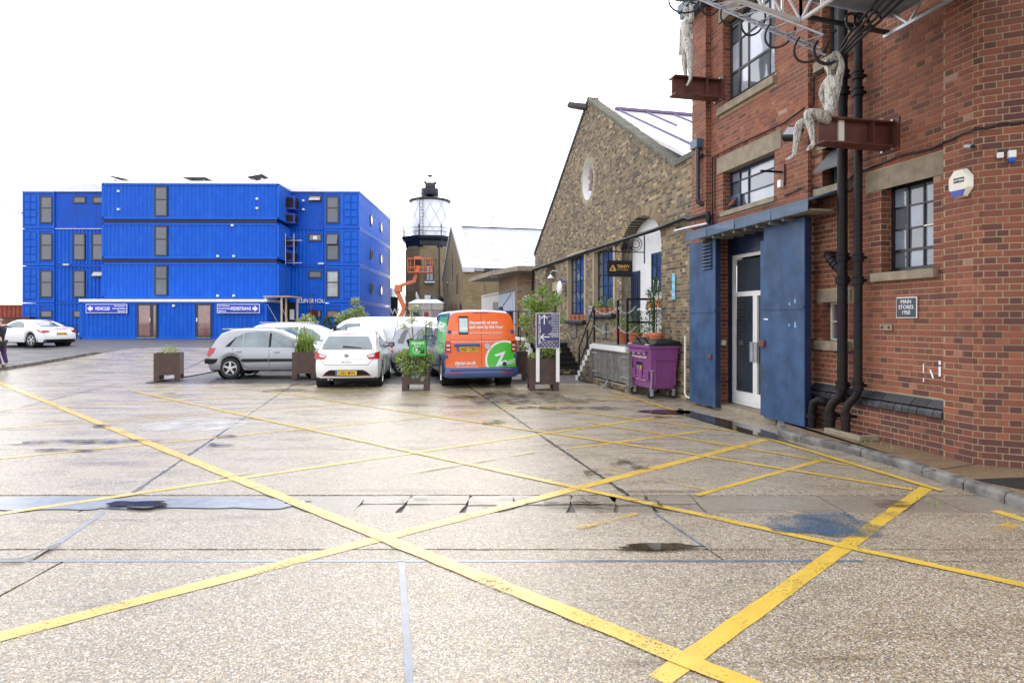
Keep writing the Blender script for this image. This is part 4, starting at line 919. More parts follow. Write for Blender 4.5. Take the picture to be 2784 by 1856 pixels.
# white infill with blue door and window
WI = -.32
m = MB(); pts = [(ar[0], 1.1), (ar[1], 1.1)]+[(arc+arh*cos(pi-pi*k/16)*-1 if 0 else arc+arh*cos(pi*k/16), A1[3]+rise*sin(pi*k/16)) for k in range(16, -1, -1)][::-1]
m.prism([(ar[0]-.0, 1.0)]+[(arc-arh*cos(pi*k/16), A1[3]+rise*sin(pi*k/16)) for k in range(17)]+[(ar[1], 1.0)], lambda u, v, y: (u, y, v), WI-.2, WI); m.build('white_infill', m_white, gab)
dz = WP(1727, 738, WI)[1]; da, db = WS(1741, WI), WS(1716, WI)
dr = part(gab, 'door', m_navy, ((da, WI, 1.12), (db, WI+.04, dz)), bevel=.01)
for k in range(3): part(dr, 'door_board', m_navy, ((da+.08+k*(db-da-.16)/3, WI+.04, 1.2), (da+.05+(k+1)*(db-da-.16)/3, WI+.055, dz-.1)))
window(gab, WS(1800, WI), WS(1773, WI), WP(1773, 795, WI)[1], WP(1773, 690, WI)[1], WI+.03, [.5], [.33, .66], m_navy, [m_glassb, m_dglass], .05, .025)
part(gab, 'sill', m_white, ((ar[0], WI, WP(1773, 838, WI)[1]-.05), (WS(1760, WI), WI+.28, WP(1773, 838, WI)[1])))
jw = MB()
for k in range(16):
    p = [(arc-arh*cos(pi*q/16), A1[3]+rise*sin(pi*q/16)) for q in (k, k+1)]; jw.add([(p[0][0], 0, p[0][1]), (p[1][0], 0, p[1][1]), (p[1][0], WI, p[1][1]), (p[0][0], WI, p[0][1])], [(0,1,2,3)])
jw.add([(ar[1], 0, 1.0), (ar[1], 0, A1[3]), (ar[1], WI, A1[3]), (ar[1], WI, 1.0)], [(0,1,2,3)]); jw.build('arch_reveal', m_stock, gab, noflip=True)
# far arched doorway
m = MB(); s0, s1, z0, z1, rs = A2; c_ = (s0+s1)/2; h_ = (s1-s0)/2
m.prism([(s0, 0)]+[(c_-h_*cos(pi*k/12), z1+rs*sin(pi*k/12)) for k in range(13)]+[(s1, 0)], lambda u, v, y: (u, y, v), -.5, -.3); o = m.build('doorway_infill', m_stock, gab); at_ = o.data.attributes.new('tone', 'FLOAT', 'POINT'); at_.data.foreach_set('value', [.4]*len(o.data.vertices))
part(gab, 'doorway_lintel', m_cream, ((s0+.1, -.3, z1-.5), (s1-.1, -.26, z1-.15))); part(gab, 'door', m_dark, ((s0+.25, -.3, 1.0), (s1-.35, -.27, z1-.5)))
# lead flat weathering streaks
# hanging things on the gable
s, z = wpos(1590, 292, .2); t = wt('gable_lamp', 'grey lamp hood fixed at the apex of the yellow brick gable', 'lamp', gA+.15, .05, zA-.25)
m = MB(); m.add([(-.1, 0, 0), (.15, 0, 0), (.55, .40, .20), (.40, .50, .20), (-.1, 0, .16), (.15, 0, .16), (.50, .34, .34), (.36, .44, .34)], [(0,1,2,3),(7,6,5,4),(0,4,5,1),(1,5,6,2),(2,6,7,3),(3,7,4,0)]); m.build('hood', m_frame, t, bevel=.02)
m = MB(); m.add([(.1, .08, -.02), (.50, .36, .16), (.40, .44, .16), (.0, .12, -.02)], [(0,1,2,3)]); m.build('lamp_glass', m_white, t, noflip=True)
s, z = wpos(1503, 748, .3); t = wt('swan_neck_lamp', 'small white enamel lamp on a curved arm over the far arched doorway', 'lamp', s-.0, .02, z)
m = MB(); m.tube([(-.2, 0, .05), (-.2, .15, .12), (-.1, .3, .16), (0, .36, .1), (0, .36, 0)], .015); m.build('arm', m_galv, t, 60); m = MB(); m.lathe([(.03, .04), (.05, .0), (.13, -.09), (.12, -.09), (.04, .0)], 16, (0, .36, -.02)); m.build('shade', m_white, t, 40)
s, z = wpos(1518, 783, .3); t = wt('convex_mirror', 'round white convex mirror with blue clip on the brick gable', 'mirror', s, .03, z)
m = MB(); m.lathe([(.001, .05), (.15, .04), (.24, .0), (.25, -.03), (.2, -.05)], 24, (0, 0, 0), Matrix.Translation((0, .25, 0)) @ Matrix.Rotation(radians(-90), 4, 'X') @ Matrix.Scale(1, 4)); m.build('disc', m_white, t, 50); part(t, 'bracket', m_pblue, ((-.03, 0, .2), (.03, .22, .25)))
s, z = wpos(1604, 850, .02); t = wt('wall_notice', 'small grey framed notice between the two tall gable windows', 'notice', s, .02, z); part(t, 'frame', m_white, ((-.14, 0, -.19), (.14, .015, .19)), bevel=.004); part(t, 'panel', M('notice_grey', (.12, .13, .14), .5), ((-.125, .015, -.175), (.125, .02, .175)))
text('lettering', 'ELECTRICIANS\nSHOP\n1835', .038, t, (0, .022, .07), wrot, m_winkl, 'CENTER', .01, .85, lines=1.6)
s, z = wpos(1832, 779, .02); t = wt('parking_sign', 'tall pale blue notice on the yellow brick beside the blue shutter', 'sign', s, .02, z); m_cy = M('pale_blue_sign', (.17, .50, .72), .45)
for k in range(3): part(t, 'sign_panel', m_cy, ((-.075, 0, -.29+k*.197), (.075, .012, -.10+k*.197)), bevel=.003)
text('lettering', 'i', .14, t, (0, .014, .14), wrot, m_winkl, 'CENTER'); text('lettering', 'To', .09, t, (0, .014, -.02), wrot, m_winkl, 'CENTER'); text('lettering', 'pay', .08, t, (0, .014, -.2), wrot, m_winkl, 'CENTER')
for px, lab in ((1563, 'dark recessed wall box under the left gable window'), (1642, 'dark recessed wall box with a lamp under the right gable window')):
    s, z = wpos(px, 897, .02); t = wt('wall_box', lab, 'wall box', s, .01, z); part(t, 'frame', m_wood, ((-.16, 0, -.24), (.16, .03, .24)), bevel=.005); part(t, 'slot', m_galv if px > 1600 else m_stone, ((-.05, .03, -.12), (.03, .045, .12)), bevel=.003)
# hanging sign with scroll bracket
s, z = wpos(1715, 686, .5); sg = WS(1752, .02); t = wt('hanging_sign', 'black hanging TRINITY sign with gold letters on a scrolled iron bracket', 'sign', sg, 0, WP(1752, 686, .02)[1])
m = MB(); m.tube([(0, .02, -.28), (0, .02, .42)], .018); m.tube([(0, .02, 0), (0, 1.22, 0)], .014); m.build('bracket', m_black, t)
for (y, zz, r) in ((.25, .2, .16), (.25, .2, .10), (.55, .13, .12), (.62, .12, .05), (.85, .08, .07), (.42, .05, .045), (1.02, .06, .05)):
    m = MB(); m.tube([(0, y+r*cos(q*pi/10), zz+r*sin(q*pi/10)) for q in range(21)], .011, 6); m.build('scroll', m_black, t, 60)
m = MB(); m.tube([(-.01, .55, .13), (.01, .55, .13)], .09, 16); m.build('medallion', m_black, t)
part(t, 'sign_board', m_ink, ((-.02, .36, -.62), (.02, 1.02, -.22)), bevel=.004); m = MB(); m.tube([(0, .45, -.22), (0, .45, 0)], .006); m.tube([(0, .95, -.22), (0, .95, 0)], .006); m.build('hanger', m_black, t)
m_gold = M('gold_lettering', (.75, .48, .12), .35, metal=.3, var=.05); srot = (radians(90), 0, radians(-90))
def tside(body, size, y, zz, bold=.02, xs=1): return text('lettering', body, size, t, (-.023, y, zz), srot, m_gold, 'LEFT', bold, xs)
tside('TRINITY', .10, .76, -.40, .03, .9); tside('ART STUDIOS', .045, .76, -.46, .01, 1.05)
m = MB(); A_ = [(.87, -.335), (.79, -.47), (.95, -.47)]
for p, q in zip(A_, A_[1:]+A_[:1]): m.bar((-.024, p[0], p[1]), (-.024, q[0], q[1]), .012, .025)
m.bar((-.024, .87, -.40), (-.024, .83, -.46), .012, .02); m.build('emblem', m_gold, t)
# ================================================================== steps and platform in front of the gable
plat = thing('loading_platform', 'raised brick platform with white-edged steps and timber doors below on the yellow gable', 'platform', O, WALL_ROT)
pd, pz = .80, 1.12
p0, p1 = 7.9, WS(1611, pd)
ph0, ph1 = WS(1712, pd), WS(1613, pd)
pb = Bricks(plat, MW)
pb.face(Vector((0, pd, 0)), EX, EY, 0.0, pz-.16, rects(p0, p1, [(ph0, ph1, .18, pz-.16)]), tone=-.12)
step_n = 7; step_s = WS(1566, pd)
run = (step_s-p1)/step_n
def step_top(s): return pz-(s-p1)/(step_s-p1)*pz
pb.face(Vector((0, pd, 0)), EX, EY, 0, pz, lambda z: [(p1, p1+(step_s-p1)*(1-z/pz)-.12)] if p1+(step_s-p1)*(1-z/pz)-.12 > p1 else [], tone=-.2)
pb.build(m_stock, nmax=120)
part(plat, 'body', m_stockmortar, ((p0, .02, -.05), (p1, pd, .18)), ((p0, .02, .18), (ph0, pd, pz-.15)), ((ph0, .02, .18), (ph1, pd-.15, pz-.15)))
m = MB(); m.prism([(p1, 0), (step_s, 0), (p1, pz-.04)], lambda u, v, y: (u, y, v), .02, pd-.002); m.build('step_flank', m_stockmortar, plat)
part(plat, 'deck', m_wood, ((p0, .02, pz-.03), (p1, pd-.01, pz)))
part(plat, 'edge_beam', m_white, ((p0, pd-.1, pz-.16), (p1+.02, pd+.02, pz-.031)))
for k in range(step_n):
    s = p1+k*run; z = pz-(k+1)*pz/step_n+pz/step_n*.0
    part(plat, 'step', m_stone, ((s, .02, z-.02), (s+run, pd-.012, z+.03)))
    part(plat, 'step_edge', m_white, ((s+.004, pd-.01, z-.05), (s+run-.004, pd+.02, z+.10)))
nb = 11
dL = thing('timber_doors', 'weathered grey timber store doors under the white-edged loading platform', 'doors', W(ph0, pd-.02, 0), WALL_ROT)
wd_ = ph1-ph0
for k in range(nb):
    a = k*wd_/nb+.006; part(dL, 'board', m_wood, ((a, 0, .22+random.uniform(-.01, .01)), (a+wd_/nb-.010, .04+random.uniform(-.004, .004), pz-.19)))
part(dL, 'frame', m_wood, ((-.05, -.02, .16), (0, .07, pz-.17)), ((wd_, -.02, .16), (wd_+.05, .07, pz-.17)), ((0, -.02, pz-.185), (wd_, .07, pz-.165)))
for z in (.34, .82):
    part(dL, 'hinge', m_galv, ((.02, .05, z), (.42, .062, z+.045))); part(dL, 'hinge', m_galv, ((wd_-.42, .05, z), (wd_-.02, .062, z+.045)))
t = thing('metal_bracket', 'small galvanised angle bracket leaning at the foot of the timber doors', 'bracket', W((ph0+ph1)/2, pd+.05, 0), WALL_ROT); m = MB(); m.add([(-.04, .16, 0), (.04, .16, 0), (.02, 0, .20), (-.06, 0, .20), (-.04, .18, 0), (.04, .18, 0), (.02, .02, .21), (-.06, .02, .21)], [(0,1,2,3),(7,6,5,4),(0,4,5,1),(1,5,6,2),(2,6,7,3),(3,7,4,0)]); m.build('plate', m_lead, t)
# railing
rl = thing('platform_railing', 'black metal handrail with posts on the loading platform steps', 'railing', W(p1, pd-.06, 0), WALL_ROT)
def post(parent, x, z0, z1, r=.024, y=0): m = MB(); m.box((x-r, y-r, z0), (x+r, y+r, z1)); return m.build('post', m_black, parent)
sr = step_s-p1
for x, a, b in ((sr-.10, 0, .78), (sr*.42, pz*.5, pz*.58+.8), (.04, pz, pz+.98)): post(rl, x, a, b)
m = MB(); m.bar((sr-.10, 0, .78), (sr*.9, 0, .95), .035); m.bar((sr*.9, 0, .95), (.04, 0, pz+.98), .035); m.build('handrail', m_black, rl)
m = MB(); m.bar((sr-.10, 0, .42), (.04, 0, pz+.5), .03); m.build('mid_rail', m_black, rl)
rl2 = thing('platform_barrier', 'black two-rail barrier on the platform behind the purple bin', 'railing', W(7.95, pd-.06, pz), WALL_ROT-radians(90))
L2 = pd-.12
post(rl2, 0, 0, 1.12); post(rl2, L2, 0, 1.12)
for z in (1.1, .55): m = MB(); m.bar((0, 0, z), (L2, 0, z), .05); m.build('rail', m_black, rl2)
ps = thing('chain_post', 'single black post between the chains on the platform edge', 'post', W(WS(1674, pd), pd-.06, pz), WALL_ROT); post(ps, 0, 0, 1.1)
for lab, a, b, z in (('upper silver chain left of the middle platform post', p1+.02, WS(1674, pd), .92), ('lower silver chain left of the middle platform post', p1+.02, WS(1674, pd), .45), ('upper silver chain right of the middle platform post', WS(1674, pd), WS(1722, pd), .92), ('lower silver chain right of the middle platform post', WS(1674, pd), WS(1722, pd), .45)):
    m = MB(); n = 18
    for k in range(n):
        f0, f1 = k/n, (k+.9)/n; q = lambda f: W(a+(b-a)*f, pd-.06, pz+z-.62*f*(1-f)); m.bar(q(f0), q(f1), .035 if k % 2 else .012, .012 if k % 2 else .035)
    o = m.build('chain', m_galv); fin(o, None, lab, 'chain', 'chains on the platform edge')
# ------------------------------------------------------------------ plants
def leaves(c, rx, ry, rz, n, size, seed=None, jx=1):
    m = MB(); c = Vector(c)
    for _ in range(n):
        while True:
            v = Vector((random.uniform(-1, 1), random.uniform(-1, 1), random.uniform(-1, 1)))
            if v.length < 1: break
        v = v*(.55+.45*random.random()) if random.random() < .4 else v.normalized()*random.uniform(.65, 1.05)
        p = c+Vector((v.x*rx, v.y*ry, v.z*rz)); leaf(m, p, size*random.uniform(.6, 1.3))
    return m
def leaf(m, p, s, d=None):
    a = Vector((random.uniform(-1, 1), random.uniform(-1, 1), random.uniform(-.5, .8))).normalized() if d is None else d
    b = a.cross(Vector((random.uniform(-1, 1), random.uniform(-1, 1), random.uniform(-1, 1)))).normalized(); n = a.cross(b)
    m.add([p, p+a*s*.5+b*s*.28+n*s*.05, p+a*s, p+a*s*.5-b*s*.28+n*s*.05], [(0,1,2),(0,2,3)])
def potted(name, label, loc, r, h, crown, mat, cat='potted plant', group=None, shape='ball', n=260, ls=.05):
    t = thing(name, label, cat, loc, 0, group)
    m = MB(); m.lathe([(r*.68, 0), (r*.95, h*.8), (r*1.06, h*.8), (r*1.06, h), (r*.92, h), (r*.9, h*.9), (.001, h*.88)], 16); m.build('pot', m_terra, t, 40)
    if shape == 'ball': m = leaves((0, 0, h+crown[1]*.9), crown[0], crown[0], crown[1], n, ls)
    elif shape == 'cone':
        m = MB()
        for _ in range(n):
            z = random.random(); a = random.uniform(0, 6.28); rr = crown[0]*(1-z*.85)*random.uniform(.4, 1.1); p = Vector((rr*cos(a), rr*sin(a), h+z*crown[1]*2)); leaf(m, p, ls, Vector((cos(a)*.6, sin(a)*.6, .7)).normalized())
    m.build('foliage', mat, t, noflip=True)
    m = MB(); m.tube([(0, 0, h*.85), (0, 0, h+crown[1])], .012, 6); m.build('stem', m_bark, t); return t
def onw(px, d, z): s = WS(px, d); return W(s, d, z)
potted('potted_shrub', 'round clipped shrub in a terracotta pot on the platform next to the chain post', onw(1692, .45, pz), .20, .36, (.23, .20), m_leaf)
potted('potted_shrub', 'golden shrub in a terracotta pot beside the blue platform door', onw(1727, .35, pz), .18, .30, (.24, .34), m_leafd, n=380)
potted('potted_conifer', 'tall pointed conifer pot nearest the right edge of the platform', onw(1784, .40, pz), .17, .32, (.17, .62), m_leafd, shape='cone', n=420)
potted('potted_conifer', 'shorter conifer pot left of the tall conifer on the platform', onw(1766, .30, pz), .14, .28, (.14, .5), m_leafd, shape='cone', n=320)
potted('potted_shrub', 'low leafy bush filling the space behind the platform barrier', W(8.25, .4, pz), .16, .2, (.30, .2), m_leaf, n=300)
zs = WP(1773, 838, WI)[1]
potted('sill_pot', 'left dark shrub in a small terracotta pot on the white window ledge', onw(1768, .0+WI+.12, zs), .10, .17, (.15, .22), m_leafd, n=160, ls=.04)
potted('sill_pot', 'right shrub in a terracotta pot on the white window ledge by the brick edge', onw(1791, WI+.12, zs), .11, .2, (.17, .26), m_leafd, n=200, ls=.04)
for i, px in enumerate((1552, 1561, 1573, 1585)):
    t = thing('window_pot', ['leftmost', 'second', 'third', 'rightmost'][i]+' of four empty terracotta pots on the far gable window sill', 'flower pot', onw(px, .06, W1[2]-.10), 0, 'terracotta pots on the left gable sill')
    m = MB(); m.lathe([(.06, 0), (.085, .13), (.095, .13), (.095, .17), (.08, .17), (.001, .15)], 12); m.build('pot', m_terra, t, 40)
for i, px in enumerate((1625, 1634, 1647, 1663)):
    potted('window_pot', ['leftmost', 'second', 'third', 'rightmost'][i]+' planted terracotta pot on the nearer gable window sill', onw(px, .06, W2[2]-.10), .085, .17, ((.12, .10), (.13, .12), (.16, .20), (.13, .15))[i], (m_leafy, m_leaf, m_leafd, m_leafy)[i], 'flower pot', 'planted pots on the right gable sill', n=90, ls=.05)

def planter(label, loc, w, rz=0.0, h=.78, stain=False):
    t = thing('metal_planter', label, 'planter', loc, rz, 'rusted steel box planters'); q = w/2; T = .012; z0 = .16
    for a, b in (((-q, -q, z0), (q, -q+T, h)), ((-q, q-T, z0), (q, q, h)), ((-q, -q+T, z0), (-q+T, q-T, h)), ((q-T, -q+T, z0), (q, q-T, h))): part(t, 'side_panel', m_corten, (a, b))
    part(t, 'base', m_corten, ((-q+T, -q+T, z0), (q-T, q-T, z0+.02))); part(t, 'soil', m_soil, ((-q+T, -q+T, h-.12), (q-T, q-T, h-.06)))
    for sx in (-1, 1):
        for sy in (-1, 1):
            part(t, 'foot', m_corten, ((min(sx*q, sx*(q-.14)), min(sy*q, sy*(q-.02)), 0), (max(sx*q, sx*(q-.14)), max(sy*q, sy*(q-.02)), z0)), ((min(sx*q, sx*(q-.012)), min(sy*(q-.021), sy*(q-.14)), 0), (max(sx*q, sx*(q-.012)), max(sy*(q-.021), sy*(q-.14)), z0)))
    if stain:
        for _ in range(5):
            m = MB(); x = random.uniform(-q+.05, q-.15); z = random.uniform(.2, .45); m.add([(x, -q-.002, z), (x+random.uniform(.05, .14), -q-.002, z-.04), (x+.12, -q-.002, z+.08), (x+.02, -q-.002, z+.1)], [(0,1,2,3)]); m.build('paint_patch', M('pale_green_paint_residue', (.22, .30, .22), .6), t, noflip=True)
    return t
def gpos(px, py): p = G(px, py); return Vector((p.x, p.y, 0))
P1 = gpos(441, 1035)+Vector((0, .35, 0)); planter('plain brown steel planter standing alone left of the silver hatchback', P1, .66, radians(19))
m = leaves((0, 0, .80), .27, .27, .20, 380, .055); fin(m.build('planter_shrub', m_leafy, loc=P1, noflip=True), None, 'low round pale green shrub in the lone left planter', 'shrub')
P2 = gpos(818, 1030)+Vector((0, .35, 0)); planter('brown steel planter with long grass between the silver and white hatchbacks', P2, .66, radians(14))
m = MB()
for _ in range(300):
    a = random.uniform(0, 6.28); L = random.uniform(.5, 1.25); b = Vector((random.uniform(-.24, .24), random.uniform(-.2, .2), .72)); pr = b; w = random.uniform(.008, .018); sd = Vector((-sin(a), cos(a), 0)); k = random.uniform(.25, .7)
    for q in range(1, 5):
        f = q/4; c = b+Vector((cos(a)*k*L*f*f, sin(a)*k*L*f*f, L*f*(1-.45*f*f*k*1.6))); w1 = w*(1-f*.8); m.add([pr-sd*w, pr+sd*w, c+sd*w1, c-sd*w1], [(0,1,2,3)]); pr = c; w = w1
fin(m.build('grass_clump', m_leaf, loc=P2, noflip=True), None, 'tuft of long arching green grass in the planter by the white hatchback', 'grass plant')
def young_tree(name, label, loc, h, crowns, mat, zb=.7, r=.018, n=120, ls=.075, bl=None):
    t = thing(name, label, 'tree', loc); m = MB(); m.tube([(0, 0, zb), (.02, .01, zb+(h-zb)*.4), (-.02, 0, zb+(h-zb)*.75), (0, 0, h)], [r, r*.8, r*.55, r*.25], 7)
    for (cx, cy, cz, cr) in crowns:
        b = Vector((0, 0, max(zb+.1, cz-.35))); m.tube([b, b.lerp(Vector((cx, cy, cz)), .6)+Vector((0, 0, .06)), (cx, cy, cz)], [r*.4, r*.3, r*.15], 5)
    m.build('trunk', m_bark, t)
    lf = MB()
    for (cx, cy, cz, cr) in crowns:
        q = leaves((cx, cy, cz), cr, cr, cr*.85, int(n*(cr/.2)**1.5), ls); lf.add(q.v, q.f)
    lf.build('foliage', mat, t, noflip=True)
    if bl:
        lf = MB()
        for (cx, cy, cz, cr) in crowns: q = leaves((cx, cy, cz), cr*1.1, cr*1.1, cr, 18, .05); lf.add(q.v, q.f)
        lf.build('blossom', bl, t, noflip=True)
    return t
young_tree('sapling', 'thin budding sapling rising from the grass planter by the silver hatchback', P2+Vector((-.02, .1, 0)), 1.75, [(-.10, 0, 1.62, .09), (-.28, 0, 1.5, .07), (.05, 0, 1.35, .07), (.12, 0, 1.72, .06)], m_leafy, n=90, ls=.05, bl=m_blossom)
P3 = gpos(1126, 1062)+Vector((0, .34, 0)); planter('brown steel planter with green paint patches behind the green arrow sign', P3, .66, radians(6), stain=True)
lf = MB()
for (x, y, z, rx, rz, n) in ((0, -.1, .84, .38, .18, 560), (-.30, -.2, .78, .18, .22, 260), (.30, -.15, .78, .20, .22, 280), (-.12, -.38, .60, .20, .25, 260), (.2, -.36, .55, .16, .22, 200)): q = leaves((x, y, z), rx, .3, rz, n, .07); lf.add(q.v, q.f)
fin(lf.build('trailing_shrub', m_leaf, loc=P3, noflip=True), None, 'bushy green plant spilling over the planter below the green arrow sign', 'shrub')
young_tree('blossom_tree', 'young blossoming tree standing behind the green arrow sign', P3+Vector((-.12, .1, 0)), 2.15, [(.04, 0, 2.0, .13), (-.02, 0, 1.75, .14), (-.2, 0, 1.55, .10), (.42, 0, 1.6, .11), (.28, .05, 1.42, .09)], m_leafy, n=150, ls=.055, bl=m_blossom)
P4 = gpos(1478, 1063)+Vector((.0, .40, 0)); planter('brown steel planter behind the tall indigo direction board', P4, .72, radians(3))
young_tree('leafy_tree', 'young leafy tree rising over the indigo direction board', P4+Vector((0, .1, 0)), 2.5, [(-.28, 0, 2.15, .24), (.25, 0, 2.2, .25), (0, 0, 2.45, .16), (.02, 0, 1.95, .22), (-.45, 0, 1.7, .17), (.42, 0, 1.75, .15), (-.1, 0, 2.0, .2)], m_leaf, r=.028, n=170, ls=.085)
lf = MB()
for (x, y, z, rx, rz, n) in ((.15, -.1, 1.0, .25, .22, 260), (-.2, -.1, .84, .15, .08, 90), (.3, 0, 1.2, .14, .14, 90)): q = leaves((x, y, z), rx, .2, rz, n, .08); lf.add(q.v, q.f)
fin(lf.build('planter_shrub', m_leaf, loc=P4, noflip=True), None, 'green leafy undergrowth in the planter below the indigo direction board', 'shrub')
P5 = Vector((gpos(1402, 1030).x, 17.9, 0)); planter('brown steel planter mostly hidden behind the right side of the orange van', P5, .66, radians(-4))
young_tree('sapling', 'leafy sapling between the orange van and the indigo board', P5+Vector((.12, 0, 0)), 2.3, [(.22, 0, 1.9, .22), (.18, 0, 1.5, .2), (.28, 0, 1.15, .2), (.1, 0, 2.2, .14), (.12, 0, .95, .18)], m_leafy, n=90, ls=.08)

# ------------------------------------------------------------------ signs in front of the planters
s3 = P3+Vector((.10, -.42, 0)); t = thing('arrow_sign', 'small green zipcars sign with black arrow standing in the bushy planter', 'sign', s3)
z1, z0 = 1.72-53*14.6/F, 1.72-99*14.6/F; w = .215
part(t, 'border', m_dark, ((-w, 0, z0), (w, .02, z1)), bevel=.004); part(t, 'face', M('sign_green', (.04, .36, .04), .4), ((-w+.012, -.004, z0+.012), (w-.012, 0, z1-.012)))
m = MB(); m.tube([(-w+.02, .02, .4), (-w+.02, .02, z1)], .012); m.tube([(w-.02, .02, .4), (w-.02, .02, z1+.35)], .010); m.build('stake', m_dark, t)
frot = (radians(90), 0, 0)
text('lettering', 'zipcars', .115, t, (0, -.006, z1-.115), frot, m_winkl, 'CENTER', .012); text('lettering', 'live here', .045, t, (0, -.006, z1-.165), frot, m_winkl, 'CENTER')
m = MB(); r = .085; c = (-.03, (z0+z1)/2-.05); m.tube([(c[0]+r*cos(q*pi/12), -.006, c[1]+r*sin(q*pi/12)) for q in range(25)], .006, 4); m.build('emblem_ring', m_winkl, t); text('lettering', 'Z', .10, t, (c[0], -.006, c[1]-.035), frot, m_winkl, 'CENTER', .03)
m = MB(); m.bar((.01, -.012, c[1]+.06), (.135, -.012, c[1]-.06), .004, .028); m.bar((.145, -.012, c[1]-.07), (.145, -.012, c[1]+.03), .004, .028); m.bar((.145, -.012, c[1]-.065), (.055, -.012, c[1]-.065), .004, .028); m.build('arrow', m_ink, t)
YB_ = 14.35; s4 = Vector(((1489.5-PX)/F*YB_, YB_, 0)); t = thing('direction_board', 'tall indigo TRINITY BUOY WHARF direction board on two white posts', 'sign', s4, radians(0))
z1, z0 = EYE-(851-HY)*YB_/F, EYE-(946-HY)*YB_/F; w = 32.5*YB_/F
part(t, 'border', m_white, ((-w, 0, z0), (w, .025, z1)), bevel=.003); part(t, 'face', m_signnavy, ((-w+.012, -.004, z0+.012), (w-.012, 0, z1-.012)))
for sx in (-1, 1): part(t, 'post', m_white, ((sx*(w-.045)-.042, .026, EYE-(1038-HY)*YB_/F), (sx*(w-.045)+.042, .05, z1-.05)), bevel=.003)
text('lettering', 'TRINITY BUOY WHARF', .082, t, (-w+.115, -.006, z0+.10), (radians(90), radians(-90), 0), m_winkl, 'LEFT', .012, .80)
def arrow(t, c, d, L, y=-.007):
    m = MB(); c = Vector((c[0], y, c[1])); d = Vector((d[0], 0, d[1])); n = Vector((-d.z, 0, d.x)); m.bar(c-d*L/2, c+d*L*.42, .003 if abs(d.z) > .5 else .022, .022 if abs(d.z) > .5 else .003)
    m = MB(); a = c-d*L/2; b = c+d*L/2; h = .011
    m.add([a+n*h, a-n*h, b-d*.02-n*h, b-d*.02+n*h], [(0,1,2,3)]); k = .075
    for sg in (1, -1): p = b-d*k+n*sg*k; q = n*sg; m.add([b+d*.016, b-d*.016, p-d*.016, p+d*.016], [(0,1,2,3)])
    m.build('arrow', m_winkl, t, noflip=True)
arrow(t, (-.085, z1-.16), (0, 1), .22); arrow(t, (-.06, z0+.265), (-1, 0), .20)
lst = ['BOILER HOUSE', 'BOILER MAKERS HOUSE', 'CHAINSTORE', 'CLIPPER HOUSE', 'CONTAINER CITY 1&2', 'ELECTRICIANS SHOP', 'FAT BOYS DINER', 'FITTING SHOP', 'JUBILEE PIER', 'LIGHTHOUSE', 'MUSIC BOXES', 'PROVING HOUSE', 'RIVERSIDE BUILDING', '2012 STUDIOS']
text('lettering', '\n'.join(lst), .027, t, (w-.03, -.006, z1-.05), frot, m_winkl, 'RIGHT', .01, .95, lines=1.42)
text('lettering', 'BOW CREEK CAFE\nPUBLIC TOILETS', .027, t, (w-.03, -.006, z0+.29), frot, m_winkl, 'RIGHT', .01, .95, lines=1.42)
m = MB(); 
for z in (z0+.335, z0+.165): m.add([(-.0, -.006, z), (w-.03, -.006, z), (w-.03, -.006, z+.004), (0, -.006, z+.004)], [(0,1,2,3)])
def dl(a, b, th=.005): a = Vector((a[0], -.006, a[1])); b = Vector((b[0], -.006, b[1])); d = (b-a).normalized(); n = Vector((-d.z, 0, d.x))*th/2; m.add([a-n, b-n, b+n, a+n], [(0,1,2,3)])
for k in range(7):
    x = -w+.02+k*.085; dl((x, z0+.02), (min(x+.15, w-.015), z0+.02+min(.15, w-.015-x))); x2 = x+.13; 
    if 0 < k < 5: dl((x2, z0+.02), (x2-.15, z0+.17))
m.build('line_pattern', m_winkl, t, noflip=True)
# slate finger signs on the small building (placed with it below)

# ------------------------------------------------------------------ purple bin
bc = W(WS(1780, 0)-.25, .62, 0); sB_ = (WS(1800, .5)); t = thing('wheelie_bin', 'purple four-wheeled recycling bin with black lid beside the platform', 'bin', W(7.25, .42, 0), WALL_ROT)
def taper(m, x0, x1, y0, y1, z0, z1, k): m.add([(x0+k, y0+k, z0), (x1-k, y0+k, z0), (x1-k, y1-k, z0), (x0+k, y1-k, z0), (x0, y0, z1), (x1, y0, z1), (x1, y1, z1), (x0, y1, z1)], [(0,3,2,1),(4,5,6,7),(0,1,5,4),(1,2,6,5),(2,3,7,6),(3,0,4,7)])
bx, by = .56, .36
m = MB(); taper(m, -bx, bx, -by, by, .21, 1.13, .075); B_ = m.build('body', m_purple, t, bevel=.03)
part(t, 'rim', m_purple, ((-bx-.02, -by-.02, 1.10), (bx+.02, by+.03, 1.16)), bevel=.012)
part(t, 'front_handle', m_purple, ((-bx+.1, by+.03, 1.0), (bx-.1, by+.09, 1.035)), ((-bx+.1, by-.02, 1.035), (bx-.1, by+.03, 1.05)), bevel=.008)
for x in (-.34, 0, .34): part(t, 'moulded_panel', m_purple, ((x-.13, by-.03, .40), (x+.13, by-.012, .62)), bevel=.01)
part(t, 'side_rib', m_purple, ((-bx-.0, -.25, .84), (-bx+.04, .2, .875)), ((-bx+.02, -.28, .3), (-bx+.05, -.24, .84)), ((-bx+.02, .18, .3), (-bx+.05, .22, .84)), bevel=.008)
